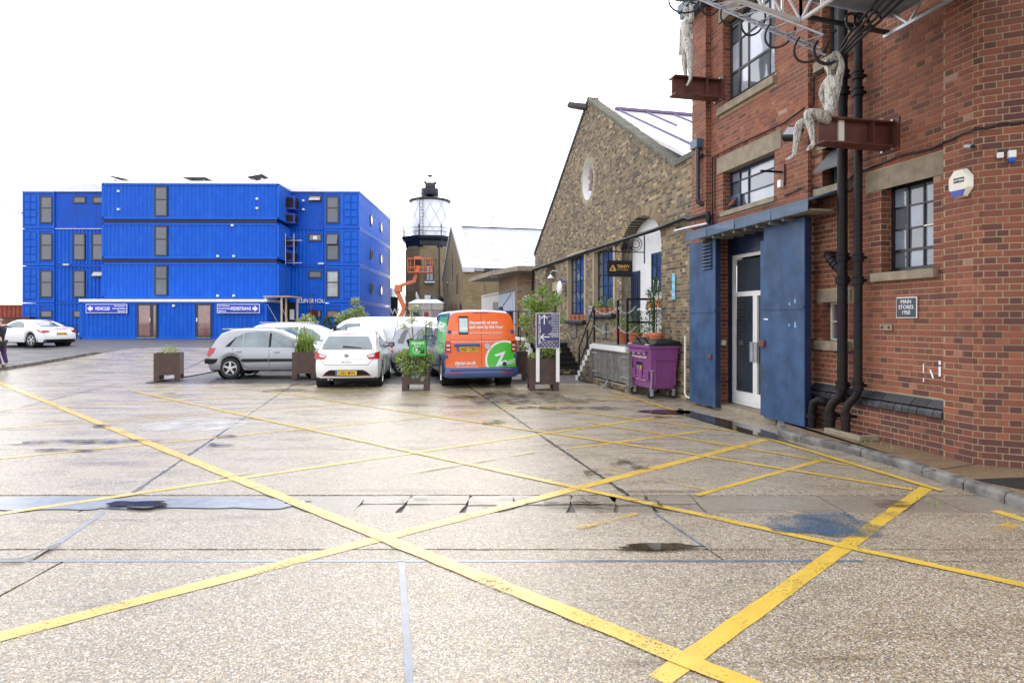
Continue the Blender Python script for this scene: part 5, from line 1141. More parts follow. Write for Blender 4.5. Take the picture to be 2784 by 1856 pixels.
m = MB(); m.add([(-bx-.03, -by-.03, 1.16), (bx+.03, -by-.03, 1.16), (bx+.03, by+.03, 1.16), (-bx-.03, by+.03, 1.16), (-bx-.03, -by+.0, 1.26), (bx+.03, -by, 1.26), (bx+.03, by-.10, 1.20), (-bx-.03, by-.10, 1.20), (-bx+.1, -.1, 1.31), (bx-.1, -.1, 1.31), (bx-.1, .12, 1.29), (-bx+.1, .12, 1.29)], [(0,1,2,3),(0,4,5,1),(1,5,6,2),(2,6,7,3),(3,7,4,0),(4,8,9,5),(5,9,10,6),(6,10,11,7),(7,11,8,4),(8,11,10,9)])
m.build('lid', m_dark, t, bevel=.012)
m = MB(); m.tube([(-.3, by-.1, 1.22), (-.3, by-.0, 1.33), (.1, by, 1.33), (.1, by-.1, 1.22)], .02); m.build('lid_handle', m_dark, t)
part(t, 'lid_label', m_white, ((-bx+.02, by-.02, 1.175), (-bx+.16, by+.035, 1.19)), ((bx-.2, by-.02, 1.175), (bx-.06, by+.035, 1.19)))
for sx in (-1, 1):
    for sy in (-1, 1):
        m = MB(); c = Vector((sx*(bx-.12), sy*(by-.10), .09)); m.tube([c+Vector((-.025, 0, 0)), c+Vector((.025, 0, 0))], .09, 18); w_ = m.build('caster', m_tyre, t, 40)
        m = MB(); m.tube([c+Vector((-.03, 0, 0)), c+Vector((.03, 0, 0))], .045, 12); m.build('hub', m_galv, w_)
        m = MB(); m.box(c+Vector((-.045, -.03, -.02)), c+Vector((-.035, .03, .12))); m.box(c+Vector((.035, -.03, -.02)), c+Vector((.045, .03, .12))); m.build('fork', m_galv, w_)
m = MB(); m.bar((-bx-.0, .30, .62), (-bx-.02, .34, .12), .02); m.bar((-bx, .25, .62), (-bx, .35, .62), .03); m.build('brake_rod', m_galv, t)
brot = (radians(90-4), 0, radians(180)); yb = lambda z: by-.075*(1.13-z)/.92+.004
for body, sz, z in (('We can recycle more!', .085, .88), ('recycling helpline 020 7364 5004', .05, .44), ('www.towerhamlets.gov.uk/recycle', .04, .38)): text('lettering', body, sz, t, (0, yb(z)+.004, z), brot, m_winkl, 'CENTER', .01)
for x in (-.28, 0, .28): part(t, 'sticker', m_winkl, ((x-.06, yb(.98), .96), (x+.06, yb(.98)+.004, 1.03)))
cols = [(.6, .1, .05), (.7, .5, .05), (.05, .2, .5), (.1, .4, .1), (.5, .1, .4)]
part(t, 'poster', m_ink, ((-.16, yb(.74)-.01, .55), (.16, yb(.6)+.012, .78)))
for k in range(5): part(t, 'poster_figure', M('poster_colour', cols[k], .5), ((-.14+k*.058, yb(.6)+.012, .57), (-.10+k*.058, yb(.6)+.014, .72-.02*(k % 2))))

# ================================================================== SHIPPING CONTAINER BUILDING
def corr(m, x0, x1, z0, z1, y, face=1, pitch=.278, dep=.052, off=0.0):
    """trapezoid corrugation along x, front towards -y"""
    xs = []; x = x0
    while x < x1-1e-3:
        for a, d_ in ((.0, 0), (.34, 0), (.5, 1), (.84, 1)):
            q = x+a*pitch
            if q < x1: xs.append((q, d_*dep))
        x += pitch
    xs.append((x1, xs[-1][1])); n = len(xs)
    m.add([(q, y+d_, z0) for q, d_ in xs]+[(q, y+d_, z1) for q, d_ in xs], [(i, i+1, n+i+1, n+i) for i in range(n-1)])
CROT = radians(.75)
GRP = 'blue shipping containers stacked into the building'
def container(label, X, Y, z, L=12.19, H=2.45, dirx=True, front='side', kind=None, matf=None, D=2.44, name='shipping_container', grp=GRP, roof=False):
    t = thing(name, label, 'container', (X, Y, z), CROT, grp); mb = matf or m_blue; b = .12
    m = MB(); m.box((0, 0, 0), (L, .07, b+.04)); m.box((0, 0, H-b), (L, .06, H))
    m.box((0, D-.07, 0), (L, D, b)); m.box((0, D-.07, H-b), (L, D, H)); m.box((0, .071, 0), (.07, D-.071, b)); m.box((0, .071, H-b), (.07, D-.071, H)); m.box((L-.07, .071, 0), (L, D-.071, b)); m.box((L-.07, .071, H-b), (L, D-.071, H)); m.build('frame_rail', mb, t)
    for cx in (0, L-.16):
        for cy in (0, D-.12): part(t, 'corner_post', mb, ((cx, cy, 0) if 1 else 0, (cx+.16, cy+.12, H)))
    for cx in (0, L-.17):
        for cz in (0, H-.13): part(t, 'corner_casting', m_bluedk, ((cx+.05, -.008, cz+.03), (cx+.12, .0, cz+.10)))
    m = MB()
    if front == 'side':
        corr(m, .16, L-.16, b+.04, H-b, .025)
    m2 = MB(); m2.box((.05, .15, .02), (L-.05, D-.075, H-.02)); m2.build('inner_lining', m_bluedk, t)
    if m.v: m.build('side_wall', mb, t, noflip=True)
    m = MB(); corr(m, .12, D-.12, b, H-b, 0, pitch=.26)
    me = [(0, 0)]
    vs = m.v; m = MB(); 
    for (sx, side) in ((L-.02, 1), (.02, -1)):
        mm = MB(); corr(mm, .12, D-.12, b, H-b, 0, pitch=.26); mm.v = [(sx-side*v[1], v[0], v[2]) for v in mm.v]; m.add(mm.v, mm.f)
    m.build('end_wall', mb, t, noflip=True)
    if roof: part(t, 'roof_flashing', m_white, ((-.02, -.06, H+.0), (L+.02, D+.02, H+.18)))
    return t
def cwin(t, x, z, w, h, y=-.0, split=.5, mg=None, label=None, fan=False):
    f = window(FR(t), 0, 0, 0, 0, 0, [], [], m_frame, m_dglass) if 0 else None
    mg = mg or m_dglass; fw = .09
    m = MB(); m.box((x, y-.03, z), (x+w, y+.06, z+fw)); m.box((x, y-.03, z+h-fw), (x+w, y+.06, z+h)); m.box((x, y-.03, z+fw), (x+fw, y+.06, z+h-fw)); m.box((x+w-fw, y-.03, z+fw), (x+w, y+.06, z+h-fw))
    if split: m.box((x+fw, y-.025, z+h*split-.04), (x+w-fw, y+.06, z+h*split+.04))
    f = m.build('window', m_frame, t, label=label)
    zs = [z+fw]+([z+h*split-.04, z+h*split+.04] if split else [])+[z+h-fw]
    for k in range(0, len(zs), 2):
        a, b = zs[k], zs[k+1]; g_ = mg[k//2 % len(mg)] if isinstance(mg, list) else mg
        p = MB()
        if fan and k == len(zs)-2: p.add([(x+fw, y-.02, b), (x+w-fw, y-.02, b), (x+w-fw, y-.26, a+.02), (x+fw, y-.26, a+.02), (x+fw, y, b), (x+w-fw, y, b), (x+w-fw, y-.23, a), (x+fw, y-.23, a)], [(0,1,2,3),(7,6,5,4),(0,4,5,1),(1,5,6,2),(2,6,7,3),(3,7,4,0)])
        else: p.box((x+fw, y-.005, a), (x+w-fw, y+.02, b))
        p.build('pane', g_, f)
    return f
m_paleg = glass('pale_blind_glass', (.42, .45, .47)); m_redg = glass('reddish_interior_glass', (.14, .05, .04))
def wlight(t, x, z, r=.07): return part(t, 'wall_light', m_white, ((x-r, -.14, z-r), (x+r, .02, z+r)), bevel=.01)
BX = -28.33; YF = 41.9
stacks = []
nm = ['lowest', 'middle', 'top']
for k in range(3):
    z = 3.23+k*2.735; t = container(nm[k]+' long corrugated blue container of the central stack', BX, YF, z, roof=(k == 2))
    cwin(t, 3.62, .18, .90, 2.08, mg=m_dglass, split=.56, label=None)
    for x, zz in (([(1.2, 1.9), (1.2, .65), (10.7, 1.4), (10.7, .75)] if k == 2 else []) or [(8.0+.0, .18), (9.1, .18)]+([(9.0, 2.3)] if k else [])): wlight(t, x, zz)
    if k == 2:
        m = MB(); m.lathe([(.05, 0), (.05, .04)], 12, (1.2, -.03, 1.28), Matrix.Identity(4)); 
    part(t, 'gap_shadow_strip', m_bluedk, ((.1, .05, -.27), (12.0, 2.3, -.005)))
    part(t, 'roof_skin', m_blue2, ((.1, .08, 2.44), (12.09, 2.36, 2.449)))
office = container('ground level blue container office with two glazed doors and direction signs', 216.6/F*0-28.28, 39.7, .47, H=2.45, roof=True)
def odoor(t, x, w, split, handle):
    z0, z1 = .12, 2.32; fw = .10
    m = MB(); m.box((x, -.04, z0), (x+w, .05, z0+fw)); m.box((x, -.04, z1-fw), (x+w, .05, z1)); m.box((x, -.04, z0+fw), (x+fw, .05, z1-fw)); m.box((x+w-fw, -.04, z0+fw), (x+w, .05, z1-fw))
    for s_ in split: m.box((x+s_, -.035, z0+fw), (x+s_+.20, .05, z1-fw))
    f = m.build('glazed_door', m_frame, t); xs = [x+fw]+[q for s_ in split for q in (x+s_, x+s_+.20)]+[x+w-fw]
    for k in range(0, len(xs), 2): part(f, 'pane', m_pglass, ((xs[k], -.01, z0+fw), (xs[k+1], .01, z1-fw)))
    part(f, 'door_handle', m_galv if handle == 'bar' else m_white, ((x+handle_x(x, w, split), -.09, 1.15), (x+handle_x(x, w, split)+.07, -.05, 1.4)))
    part(f, 'door_sill', m_galv, ((x+.05, -.10, z0-.03), (x+w-.05, -.041, z0)))
def handle_x(x, w, split): return split[0]-.0 if split else .03
odoor(office, (372-216.6)*39.7/F, 55*39.7/F, [35*39.7/F], 'bar'); odoor(office, (532-216.6)*39.7/F, 42*39.7/F, [], 'plate')
wlight(office, (472-216.6)*39.7/F, 2.2)
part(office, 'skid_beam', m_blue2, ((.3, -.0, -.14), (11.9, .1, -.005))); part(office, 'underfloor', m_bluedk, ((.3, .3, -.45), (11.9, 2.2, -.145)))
def dsign(label, px0, px1, body, left):
    Y = 39.6; x0 = (px0-PX)/F*Y; x1 = (px1-PX)/F*Y; z1 = EYE-(826-HY)*Y/F; z0 = EYE-(851-HY)*Y/F; w = x1-x0; h = z1-z0
    t = thing('direction_sign', label, 'sign', (x0, Y-.02, z0), CROT); part(t, 'border', m_white, ((0, 0, 0), (w, .03, h))); part(t, 'face', M('royal_blue_sign_face', (.01, .04, .55), .4), ((.04, -.01, .04), (w-.04, 0, h-.04)))
    sm = 'The Chainstore\nRiverside Building\nLighthouse'; m = MB(); ay = h/2
    if left:
        m.prism([(.1, ay), (.32, ay+.2), (.32, ay+.09), (.46, ay+.09), (.46, ay-.09), (.32, ay-.09), (.32, ay-.2)], lambda u, v, y: (u, y, v), -.02, -.012); text('lettering', body, .30, t, (.60, -.015, ay-.10), frot, m_winkl, 'LEFT', .03, .76); text('lettering', sm, .135, t, (w-.1, -.015, ay+.13), frot, m_winkl, 'RIGHT', .03, .86, lines=1.25)
    else:
        m.prism([(w-.1, ay), (w-.32, ay+.2), (w-.32, ay+.09), (w-.46, ay+.09), (w-.46, ay-.09), (w-.32, ay-.09), (w-.32, ay-.2)], lambda u, v, y: (u, y, v), -.02, -.012); text('lettering', body, .30, t, (w-.56, -.015, ay-.10), frot, m_winkl, 'RIGHT', .03, .72); text('lettering', sm, .135, t, (.08, -.015, ay+.13), frot, m_winkl, 'LEFT', .03, .86, lines=1.25)
    m.build('arrow', m_winkl, t)
dsign('blue VEHICLES sign with white left arrow on the container office', 234, 345, 'VEHICLES', True); dsign('blue PEDESTRIANS sign with white right arrow on the container office', 590.5, 706, 'PEDESTRIANS', False)
# ---- end-on stacks left and right with infill walls between them and the centre
YS = 44.5; k44 = YS/F
def endstack(label, px0, px1, z, level, mirror, side_ports=False):
    x0 = (px0-PX)*k44; w = (px1-px0)*k44
    t = thing('shipping_container', label, 'container', (x0, YS, z), CROT, GRP); H = 2.68; D = 12.19
    m = MB(); m.box((0, 0, 0), (w, .12, .16)); m.box((0, 0, H-.14), (w, .12, H)); m.box((0, 0, .16), (.12, .12, H-.14)); m.box((w-.12, 0, .16), (w, .12, H-.14)); m.box((w*.46, -.01, .16), (w*.54, .1, H-.14)); m.build('end_frame', m_blue, t)
    part(t, 'shell', m_bluedk, ((.06, .13, .03), (w-.06, D, H-.03)))
    d0, d1 = ((0.12, w*.46) if not mirror else (w*.54, w-.12)); d = part(t, 'cargo_door', m_blue2, ((d0, .02, .16), (d1, .1, H-.14)))
    for q in range(4): zz = .3+q*(H-.5)/4; part(d, 'door_rib', m_blue, ((d0+.08, -.015, zz), (d0+(d1-d0)*.46, .02, zz+(H-.5)/4-.09)), ((d0+(d1-d0)*.54, -.015, zz), (d1-.05, .02, zz+(H-.5)/4-.09)), bevel=.01)
    m = MB(); 
    for q in (.5,): m.tube([(d0+(d1-d0)*q, -.03, .2), (d0+(d1-d0)*q, -.03, H-.2)], .02, 6)
    m.build('locking_bar', m_blue, d)
    e0, e1 = ((w*.54, w-.12) if not mirror else (.12, w*.46)); part(t, 'infill_panel', m_blue2, ((e0, .03, .16), (e1, .1, H-.14)))
    wx = e0+.02+(0.0 if mirror else .02); ww = min(.92, e1-e0-.05)
    if level == 0: cwin(t, wx, 1.62, ww, .55, 0, None, [m_redg] if mirror else [m_dglass])
    else: cwin(t, wx, .38, ww, 1.98, 0, .56, ([m_paleg] if (mirror and level == 1) else m_dglass), fan=(mirror and level == 2))
    # long sides
    m = MB()
    for sx, sd in ((w-.0, 1), (0, -1)):
        mm = MB(); corr(mm, .13, D-.13, .12, H-.1, 0, pitch=.278); mm.v = [(sx-sd*v[1]-.02*sd, v[0], v[2]) for v in mm.v]; m.add(mm.v, mm.f)
    m.build('side_wall', m_blue, t, noflip=True)
    m = MB(); m.box((w-.05, .13, 0), (w, D, .12)); m.box((w-.05, .13, H-.1), (w, D, H)); m.box((w-.05, D-.12, .12), (w, D, H-.1)); m.box((0, .13, 0), (.05, D, .12)); m.box((0, .13, H-.1), (.05, D, H)); m.build('side_rail', m_blue, t)
    if side_ports:
        for yy in (PORTS):
            Mx = Matrix.Translation((w+.0, yy, H*.47)) @ Matrix.Rotation(radians(90), 4, 'Y')
            m = MB(); m.lathe([(.38, -.06), (.38, .05), (.46, .05), (.46, -.06)], 28, (0, 0, 0), Mx); f = m.build('porthole', m_frame, t, 40)
            m = MB(); m.lathe([(.001, .02), (.38, .02)], 28, (0, 0, 0), Mx); m.build('pane', m_glass, f, noflip=True)
    if level == 3: part(t, 'roof_flashing', m_white, ((-.03, -.08, H), (w+.03, D, H+.16)))
    return t
PORTS = (4.0, 7.9); lv = ['ground', 'first', 'second', 'third']
for k in range(4):
    z = .28+2.72*k
    endstack('outer left end-on blue container at %s floor with a dark window' % lv[k], 60.5, 147, z, k, False)
    tt = endstack('right end-on blue container at %s floor with portholes on its flank' % lv[k], 882, 977.5, z, k, True, True)
    # infill walls
    x0, x1 = (147-PX)*k44, (279-PX)*k44; w = x1-x0
    t = thing('infill_wall', 'recessed blue wall at %s floor between outer left containers and the central stack' % lv[k], 'wall', (x0+.02, YS+.12, z), CROT, 'blue infill walls')
    m = MB()
    if k < 3: corr(m, 0, w, .12, 2.68, 0); m.build('cladding', m_blue, t, noflip=True)
    else: part(t, 'flat_panel', m_blue2, ((0, 0, 0), (w, .05, 2.66))); part(t, 'panel_seam', m_bluedk, ((1.55, -.004, 0), (1.57, 0, 2.6)), ((2.95, -.004, 0), (2.97, 0, 2.6)))
    part(t, 'band', m_blue2 if k != 3 else m_white, ((0, -.03, -.1 if k else 0), (w, .06, .10 if k else .05)) if k < 3 else ((0, -.06, -.03), (w, .02, .01)))
    part(t, 'backing', m_bluedk, ((0, .08, 0), (w+1.0, .2, 2.68)))
    if k == 0: cwin(t, 1.28, 1.62, .9, .55, -.02, None, m_dglass)
    elif k == 1: cwin(t, 1.28, .40, .9, 1.98, -.02, .56, m_dglass); cwin(t, 2.7, 1.85, .95, .5, -.02, None, m_paleg, fan=True)
    elif k == 2: cwin(t, 1.28, .40, .9, 1.98, -.02, .56, m_dglass); cwin(t, 2.65, .40, .9, 1.98, -.02, .56, m_dglass)
    else: cwin(t, 1.28, 1.85, .95, .52, -.02, None, m_dglass); cwin(t, 2.7, 1.85, .95, .52, -.02, None, m_dglass)
    x0, x1 = (757-PX)*k44-.2, (882-PX)*k44; w = x1-x0
    t = thing('infill_wall', 'recessed blue wall at %s floor between the central stack and right containers' % lv[k], 'wall', (x0, YS+.12, z), CROT, 'blue infill walls')
    m = MB()
    if k < 3: corr(m, 0, w, .12, 2.68, 0); m.build('cladding', m_blue, t, noflip=True)
    else: part(t, 'flat_panel', m_blue2, ((0, 0, 0), (w, .05, 2.66)))
    part(t, 'band', m_blue2, ((0, -.03, -.1 if k else 0), (w, .06, .10 if k else .05)))
    part(t, 'backing', m_bluedk, ((0, .08, 0), (w, .2, 2.68)))
    xx = (837-PX)*k44-x0
    if k == 0: cwin(t, xx, 1.62, .95, .58, -.02, None, m_redg)
    elif k == 1: cwin(t, xx, 1.80, .98, .55, -.02, None, m_dglass)
    elif k == 2: cwin(t, xx, 1.80, .98, .55, -.02, None, [m_glass]); part(t, 'paper_note', m_white, ((xx+.35, -.07, 1.92), (xx+.65, -.05, 2.18)))
    else: cwin(t, xx, 1.95, .98, .5, -.02, None, m_paleg, fan=True); wlight(t, xx-.35, 2.05); wlight(t, xx-.35, 1.4)
    if k == 1: part(t, 'name_band', m_blue2, ((.5, -.05, .0), (w, -.031, .32)))
text('lettering', 'CLIPPER HOUSE', .40, t, (0, 0, 0), frot, m_winkl, 'LEFT', .02, .80)
o = [x for x in bpy.data.objects if x.name.startswith('lettering')][-1]; nl = bpy.data.objects[o.name]
nt = [x for x in bpy.data.objects if x.get('label') == 'recessed blue wall at first floor between the central stack and right containers'][0]
nl.parent = nt; nl.location = ((810-PX)*k44-((757-PX)*k44-.2), -.09, .0)
# floodlights under the second floor bands
for lab, px, py in (('small grey floodlight on the band between left infill walls', 181, 719), ('small grey floodlight on the band of the right infill wall', 873, 716)):
    t = thing('floodlight', lab, 'floodlight', at(px, py, YS-.3)); part(t, 'body', m_galv, ((-.22, -.1, -.08), (.22, .1, .05)), bevel=.02); part(t, 'arm', m_frame, ((-.03, .1, -.06), (.03, .34, -.02)))
# air conditioning units and ladder rack on the flank of the central stack
ac = [('upper blue-grey air conditioner on the side of the central container stack', 792, 554, .95), ('second air conditioner below the upper unit on the container stack flank', 791, 596, .72), ('third air conditioner on the container stack flank beside the ladder', 789, 660, .72), ('lowest air conditioner beside the metal ladder on the stack', 789, 698, .72)]
m_acb = M('blue_painted_casing', (.03, .06, .30), .4)
for lab, px, py, h in ac:
    t = thing('air_conditioner', lab, 'air conditioner', at(px, py, 43.9)-Vector((.0, 0, h/2)), CROT); part(t, 'casing', m_acb, ((-.35, -.42, 0), (.4, .42, h)), bevel=.02)
    m = MB(); m.lathe([(.001, 0), (h*.36, 0), (h*.4, .02), (h*.42, 0)], 20, (0, 0, 0), Matrix.Translation((.42, 0, h/2)) @ Matrix.Rotation(radians(90), 4, 'Y')); m.build('fan_grille', m_dark, t, noflip=True); part(t, 'front_grille', m_dark, ((-.28, -.43, .12), (.3, -.42, h-.12)))
t = thing('metal_ladder', 'galvanised ladder frame fixed to the flank of the central containers', 'ladder', at(780, 688, 43.2), CROT)
m = MB(); 
for x in (-.1, .5): m = MB(); m.tube([(x, 0, -.8), (x, 0, 1.4)], .025, 6); m.build('stile', m_galv, t)
for z in (-.7, .9): m = MB(); m.tube([(-.1, 0, z), (1.1, 0, z)], .03, 6); m.build('rung', m_galv, t)
# roof furniture
for lab, px, py, w, tl in (('tilted dark solar panel at the left of the container roof', 330, 487, 1.1, -.18), ('flat dark roof hatch on the middle of the container roof', 540, 488, 1.6, 0), ('tilted dark solar panel at the right of the container roof', 702, 483, 1.1, .18)):
    t = thing('roof_panel', lab, 'solar panel', at(px, py, 43.2)); m = MB(); m.cbox((0, 0, 0), (w, 1.2, .06), Matrix.Rotation(-tl, 4, 'Y')); m.build('panel', m_dark, t); part(t, 'support', m_galv, ((-w*.3, -.3, -.5), (-w*.3+.05, .3, -.06)), ((w*.3, -.3, -.5), (w*.3+.05, .3, -.1)))
for side, px0, px1 in (('left', 142, 278), ('right', 780, 893)):
    x0, x1 = (px0-PX)*k44, (px1-PX)*k44; y = YS+1.0; zt = 11.16; m = MB(); a, b, c, d_ = ((x0, zt+.12), (x0+ (x1-x0)*.62, zt+.62), (x1, zt+.5), (x1, zt)) if side == 'left' else ((x0, zt+.45), (x0+.25*(x1-x0), zt+.62), (x1, zt+.12), (x1, zt))
    m.prism([(x0, zt-.02), a, b, c, (x1, zt-.02)], lambda u, v, yy: (u, yy, v), YS, YS+11); fin(m.build('pitched_roof', m_white), None, 'low pale pitched roof over the %s recess of the container building' % side, 'roof')
# timber porch at the end of the office
px0, px1 = 724, 797; Yp = 40.3; t = thing('timber_porch', 'pale timber porch frame at the right end of the container office', 'porch', at(724, 807, Yp)); K = Yp/F; m_pine = M('pale_pine', (.50, .40, .26), .6)
W_ = (px1-px0)*K; gz = -1.72+0  # relative ground
part(t, 'roof_board', m_pine, ((0, -.5, -.02), (W_, 1.8, .05)))
for x, y in ((.05, -.4), (W_*.62, -.4), (W_-.1, .9), (W_*.68, .1)): part(t, 'post', m_pine if x > .1 else m_galv, ((x, y, -2.9), (x+.10, y+.10, -.02)))
m = MB(); m.tube([(.1, -.35, -.3), (W_*.6, -.35, -2.0)], .012, 5); m.tube([(W_*.62, -.3, -.6), (W_-.1, -.3, -1.9)], .012, 5); m.build('wire_brace', m_galv, t)
part(t, 'door', m_dark, ((.4, 1.7, -2.8), (1.3, 1.75, -.3))); part(t, 'poster', m_white, ((.95, 1.66, -1.5), (1.25, 1.69, -.8)))
# rust red containers at far left
def plainc(label, X, Y, z, L, H, mat, cat='container'):
    t = thing('red_container', label, cat, (X, Y, z), 0); m = MB(); corr(m, 0, L, .1, H-.1, 0, pitch=.35, dep=.06); m.build('side_wall', mat, t, noflip=True); part(t, 'frame', mat, ((0, -.03, 0), (L, .1, .1)), ((0, -.03, H-.1), (L, .1, H)), ((0, .1, .1), (L, 2.4, H-.01))); return t
plainc('rust red corrugated container behind the white convertible at far left', -46.5, 48.5, .5, 12.19, 2.45, m_redcont)
t = thing('brown_skip', 'low brown metal skip in front of the rust red container', 'skip', at(42, 873, 44), 0); part(t, 'body', m_rust, ((-.8, 0, -.8), (1.0, 1.5, .25)), bevel=.02); part(t, 'rim', m_rust, ((-.85, -.05, .25), (1.05, 1.55, .32)))
# ================================================================== VEHICLES
def interp(pts, x):
    if x <= pts[0][0]: return pts[0][1]
    for (a, b), (c, d) in zip(pts, pts[1:]):
        if x <= c: return b+(d-b)*(x-a)/max(1e-9, c-a)
    return pts[-1][1]
def sm_interp(pts, x):
    if x <= pts[0][0]: return pts[0][1]
    n = len(pts)
    for i in range(n-1):
        a, b = pts[i]; c, d = pts[i+1]
        if x <= c:
            h = c-a; t = (x-a)/h
            m0 = (d-pts[i-1][1])/(c-pts[i-1][0]) if i > 0 else (d-b)/h
            m1 = (pts[i+2][1]-b)/(pts[i+2][0]-a) if i < n-2 else (d-b)/h
            return (2*t**3-3*t*t+1)*b+(t**3-2*t*t+t)*h*m0+(-2*t**3+3*t*t)*d+(t**3-t*t)*h*m1
    return pts[-1][1]
class Car:
    """x from rear (0) to front (L), y to the left, z up; heading = direction of +x"""
    def __init__(s, name, label, cat, pos, heading, P, paint):
        s.P = P; s.L, s.W = P['L'], P['W']; s.t = thing(name, label, cat, pos, heading); s.paint = paint
        s.belt = lambda x: sm_interp(P['belt'], x); s.roof = lambda x: max(sm_interp(P['roof'], x), s.belt(x)+.012)
        s.rx = lambda z: sm_interp(P['rear'], z); s.fx = lambda z: sm_interp(P['front'], z); s.zs = P.get('sill', .22); s.bul = P.get('bulge', .10)
        s.tum = P.get('tumble', .22); s.er, s.ef = .26*s.L, .26*s.L; s.body()
    def halfw(s, x):
        u = 2*x/s.L-1; return s.W/2*(1-s.P.get('plan', .07)*abs(u)**6)
    def ring(s, x):
        P = s.P; zb = s.belt(x); zr = s.roof(x); h = zr-zb; hw = s.halfw(x); zs = s.zs
        for xw in P['wheels']:
            d = abs(x-xw); R = P['R']+.055
            if d < R: zs = max(zs, sqrt(max(0, R*R-d*d))+P['R']-.0)
        zs = min(zs, zb-.16); wt = .955-s.tum*min(1, h/.45); H = zb-zs
        flare = 1.0
        pts = [(.90, zs), (.965, zs+.012), (.985, zs+.06), (1.0, zs+H*.35), (1.0, zs+H*.62), (.985, zb-.11 if H > .3 else zb-.3*H), (.955, zb-.02), (.94, zb)]
        pts += [(.94+(wt-.94)*.45, zb+h*.45), (wt+.01, zb+h*.84), (wt-.03, zb+h*.93), (wt-.11, zb+h*.972+.004), (wt*.5, zr+.012), (0, zr+.018)]
        return [(f*hw, z) for f, z in pts]
    def bend(s, x, y, z):
        r = s.rx(z)+s.bul*(abs(y)/(s.W/2))**3; f = s.fx(z)-s.bul*1.3*(abs(y)/(s.W/2))**2.4
        if x < s.er: return x+r*(1-x/s.er)**1
        if x > s.L-s.ef: k = (x-(s.L-s.ef))/s.ef; return x+f*k
        return x
    def body(s):
        n = int(s.L/.055); xs = [s.L*i/n for i in range(n+1)]; m = MB(); K = None; vs = []
        for x in xs:
            r = s.ring(x); K = len(r); full = [(y, z) for y, z in r]+[(-y, z) for y, z in r[-2::-1]]
            for y, z in full: vs.append((s.bend(x, y, z), y, z))
        q = 2*K-1; fs = [(i*q+k, i*q+k+1, (i+1)*q+k+1, (i+1)*q+k) for i in range(n) for k in range(q-1)]
        b = len(vs)
        for end, x in ((0, 0), (n, s.L)):          # end caps as grids of rows
            r = s.ring(x); C = 12; base = len(vs)
            for y, z in r[:-1]:
                for c in range(C+1): yy = -y+2*y*c/C; vs.append((s.bend(x, yy, z), yy, z))
            rows = len(r)-1
            for a in range(rows-1):
                for c in range(C): fs.append((base+a*(C+1)+c, base+a*(C+1)+c+1, base+(a+1)*(C+1)+c+1, base+(a+1)*(C+1)+c))
            top = base+(rows-1)*(C+1); apex = end*q+K-1
            for c in range(C): fs.append((top+c, top+c+1, apex))
        m.add(vs, fs); me = bpy.data.meshes.new('body'); me.from_pydata(m.v, [], m.f); bm = bmesh.new(); bm.from_mesh(me); bmesh.ops.remove_doubles(bm, verts=bm.verts, dist=.002); bmesh.ops.recalc_face_normals(bm, faces=bm.faces); bm.to_mesh(me); bm.free()
        me.materials.append(s.paint); me.polygons.foreach_set('use_smooth', [True]*len(me.polygons)); me.set_sharp_from_angle(angle=radians(38))
        s.b = bpy.data.objects.new('body', me); COL.objects.link(s.b); s.b.parent = s.t
        part(s.t, 'underside', m_under, ((.12+max(0, s.rx(.3)), -s.W*.43, s.zs-.03), (s.L-.15, s.W*.43, s.zs+.42)), ((s.P['wheels'][0]-.45, -s.W*.36, .2), (s.P['wheels'][1]+.4, s.W*.36, s.zs+.3)))
    def side_y(s, x, z):
        x0 = x
        for _ in range(3):
            hw = s.halfw(x0); d = s.rx(z)+s.bul
            if x0 < s.er: x0 = max(0, (x-d)/(1-d/s.er)) if x < s.er else x
            if x > s.L-s.ef: f = s.fx(z)-s.bul*1.3; k = s.L-s.ef; x0 = min(s.L, (x+f*k/s.ef)/(1+f/s.ef))
        r = s.ring(max(0, min(s.L, x0))); zz = [(b, a) for a, b in r]; zz = [p for i, p in enumerate(zz) if i == 0 or p[0] > zz[i-1][0]]
        return interp(zz, z)
    def patch(s, name, outline, mat, surf, off=.006, cell=.09, parent=None, deg=40):
        """outline in surface coordinates; surf(u,v,off)->3D"""
        o = [Vector(p) for p in outline]; ed = []; pts = []
        for i, p in enumerate(o):
            q = o[(i+1) % len(o)]; k = max(1, int((q-p).length/cell))
            for j in range(k): pts.append(p.lerp(q, j/k))
        n = len(pts); ed = [(i, (i+1) % n) for i in range(n)]
        x0, x1 = min(p.x for p in pts), max(p.x for p in pts); y0, y1 = min(p.y for p in pts), max(p.y for p in pts)
        grid = []; nx, ny = int((x1-x0)/cell), int((y1-y0)/cell)
        for i in range(1, nx+1):
            for j in range(1, ny+1): grid.append(Vector((x0+(x1-x0)*i/(nx+1)+random.uniform(-.002, .002), y0+(y1-y0)*j/(ny+1)+random.uniform(-.002, .002))))
        V, Ed, Fc, *_ = delaunay_2d_cdt(pts+grid, ed, [], 1, 1e-5)
        us = sorted(set(i for f in Fc for i in f)); mp_i = {a: i for i, a in enumerate(us)}; V = [V[a] for a in us]; Fc = [[mp_i[i] for i in f] for f in Fc]
        m = MB(); nn = len(V); top = [surf(v.x, v.y, off) for v in V]; bot = [surf(v.x, v.y, off-.02) for v in V]
        m.add(top+bot, [tuple(f) for f in Fc])
        cnt = {}
        for f in Fc:
            for a, b in zip(f, list(f[1:])+[f[0]]): cnt[(a, b)] = 1
        m.f += [(a, b, b+nn, a+nn) for (a, b) in cnt if (b, a) not in cnt]
        return m.build(name, mat, parent or s.t, smooth_deg=deg)
    def side(s, name, outline, mat, off=.006, sides=(-1, 1), **k):
        return [s.patch(name, outline, mat, (lambda u, v, o, sg=sg: Vector((u, sg*(s.side_y(u, v)+o), v))), off, **k) for sg in sides][0]
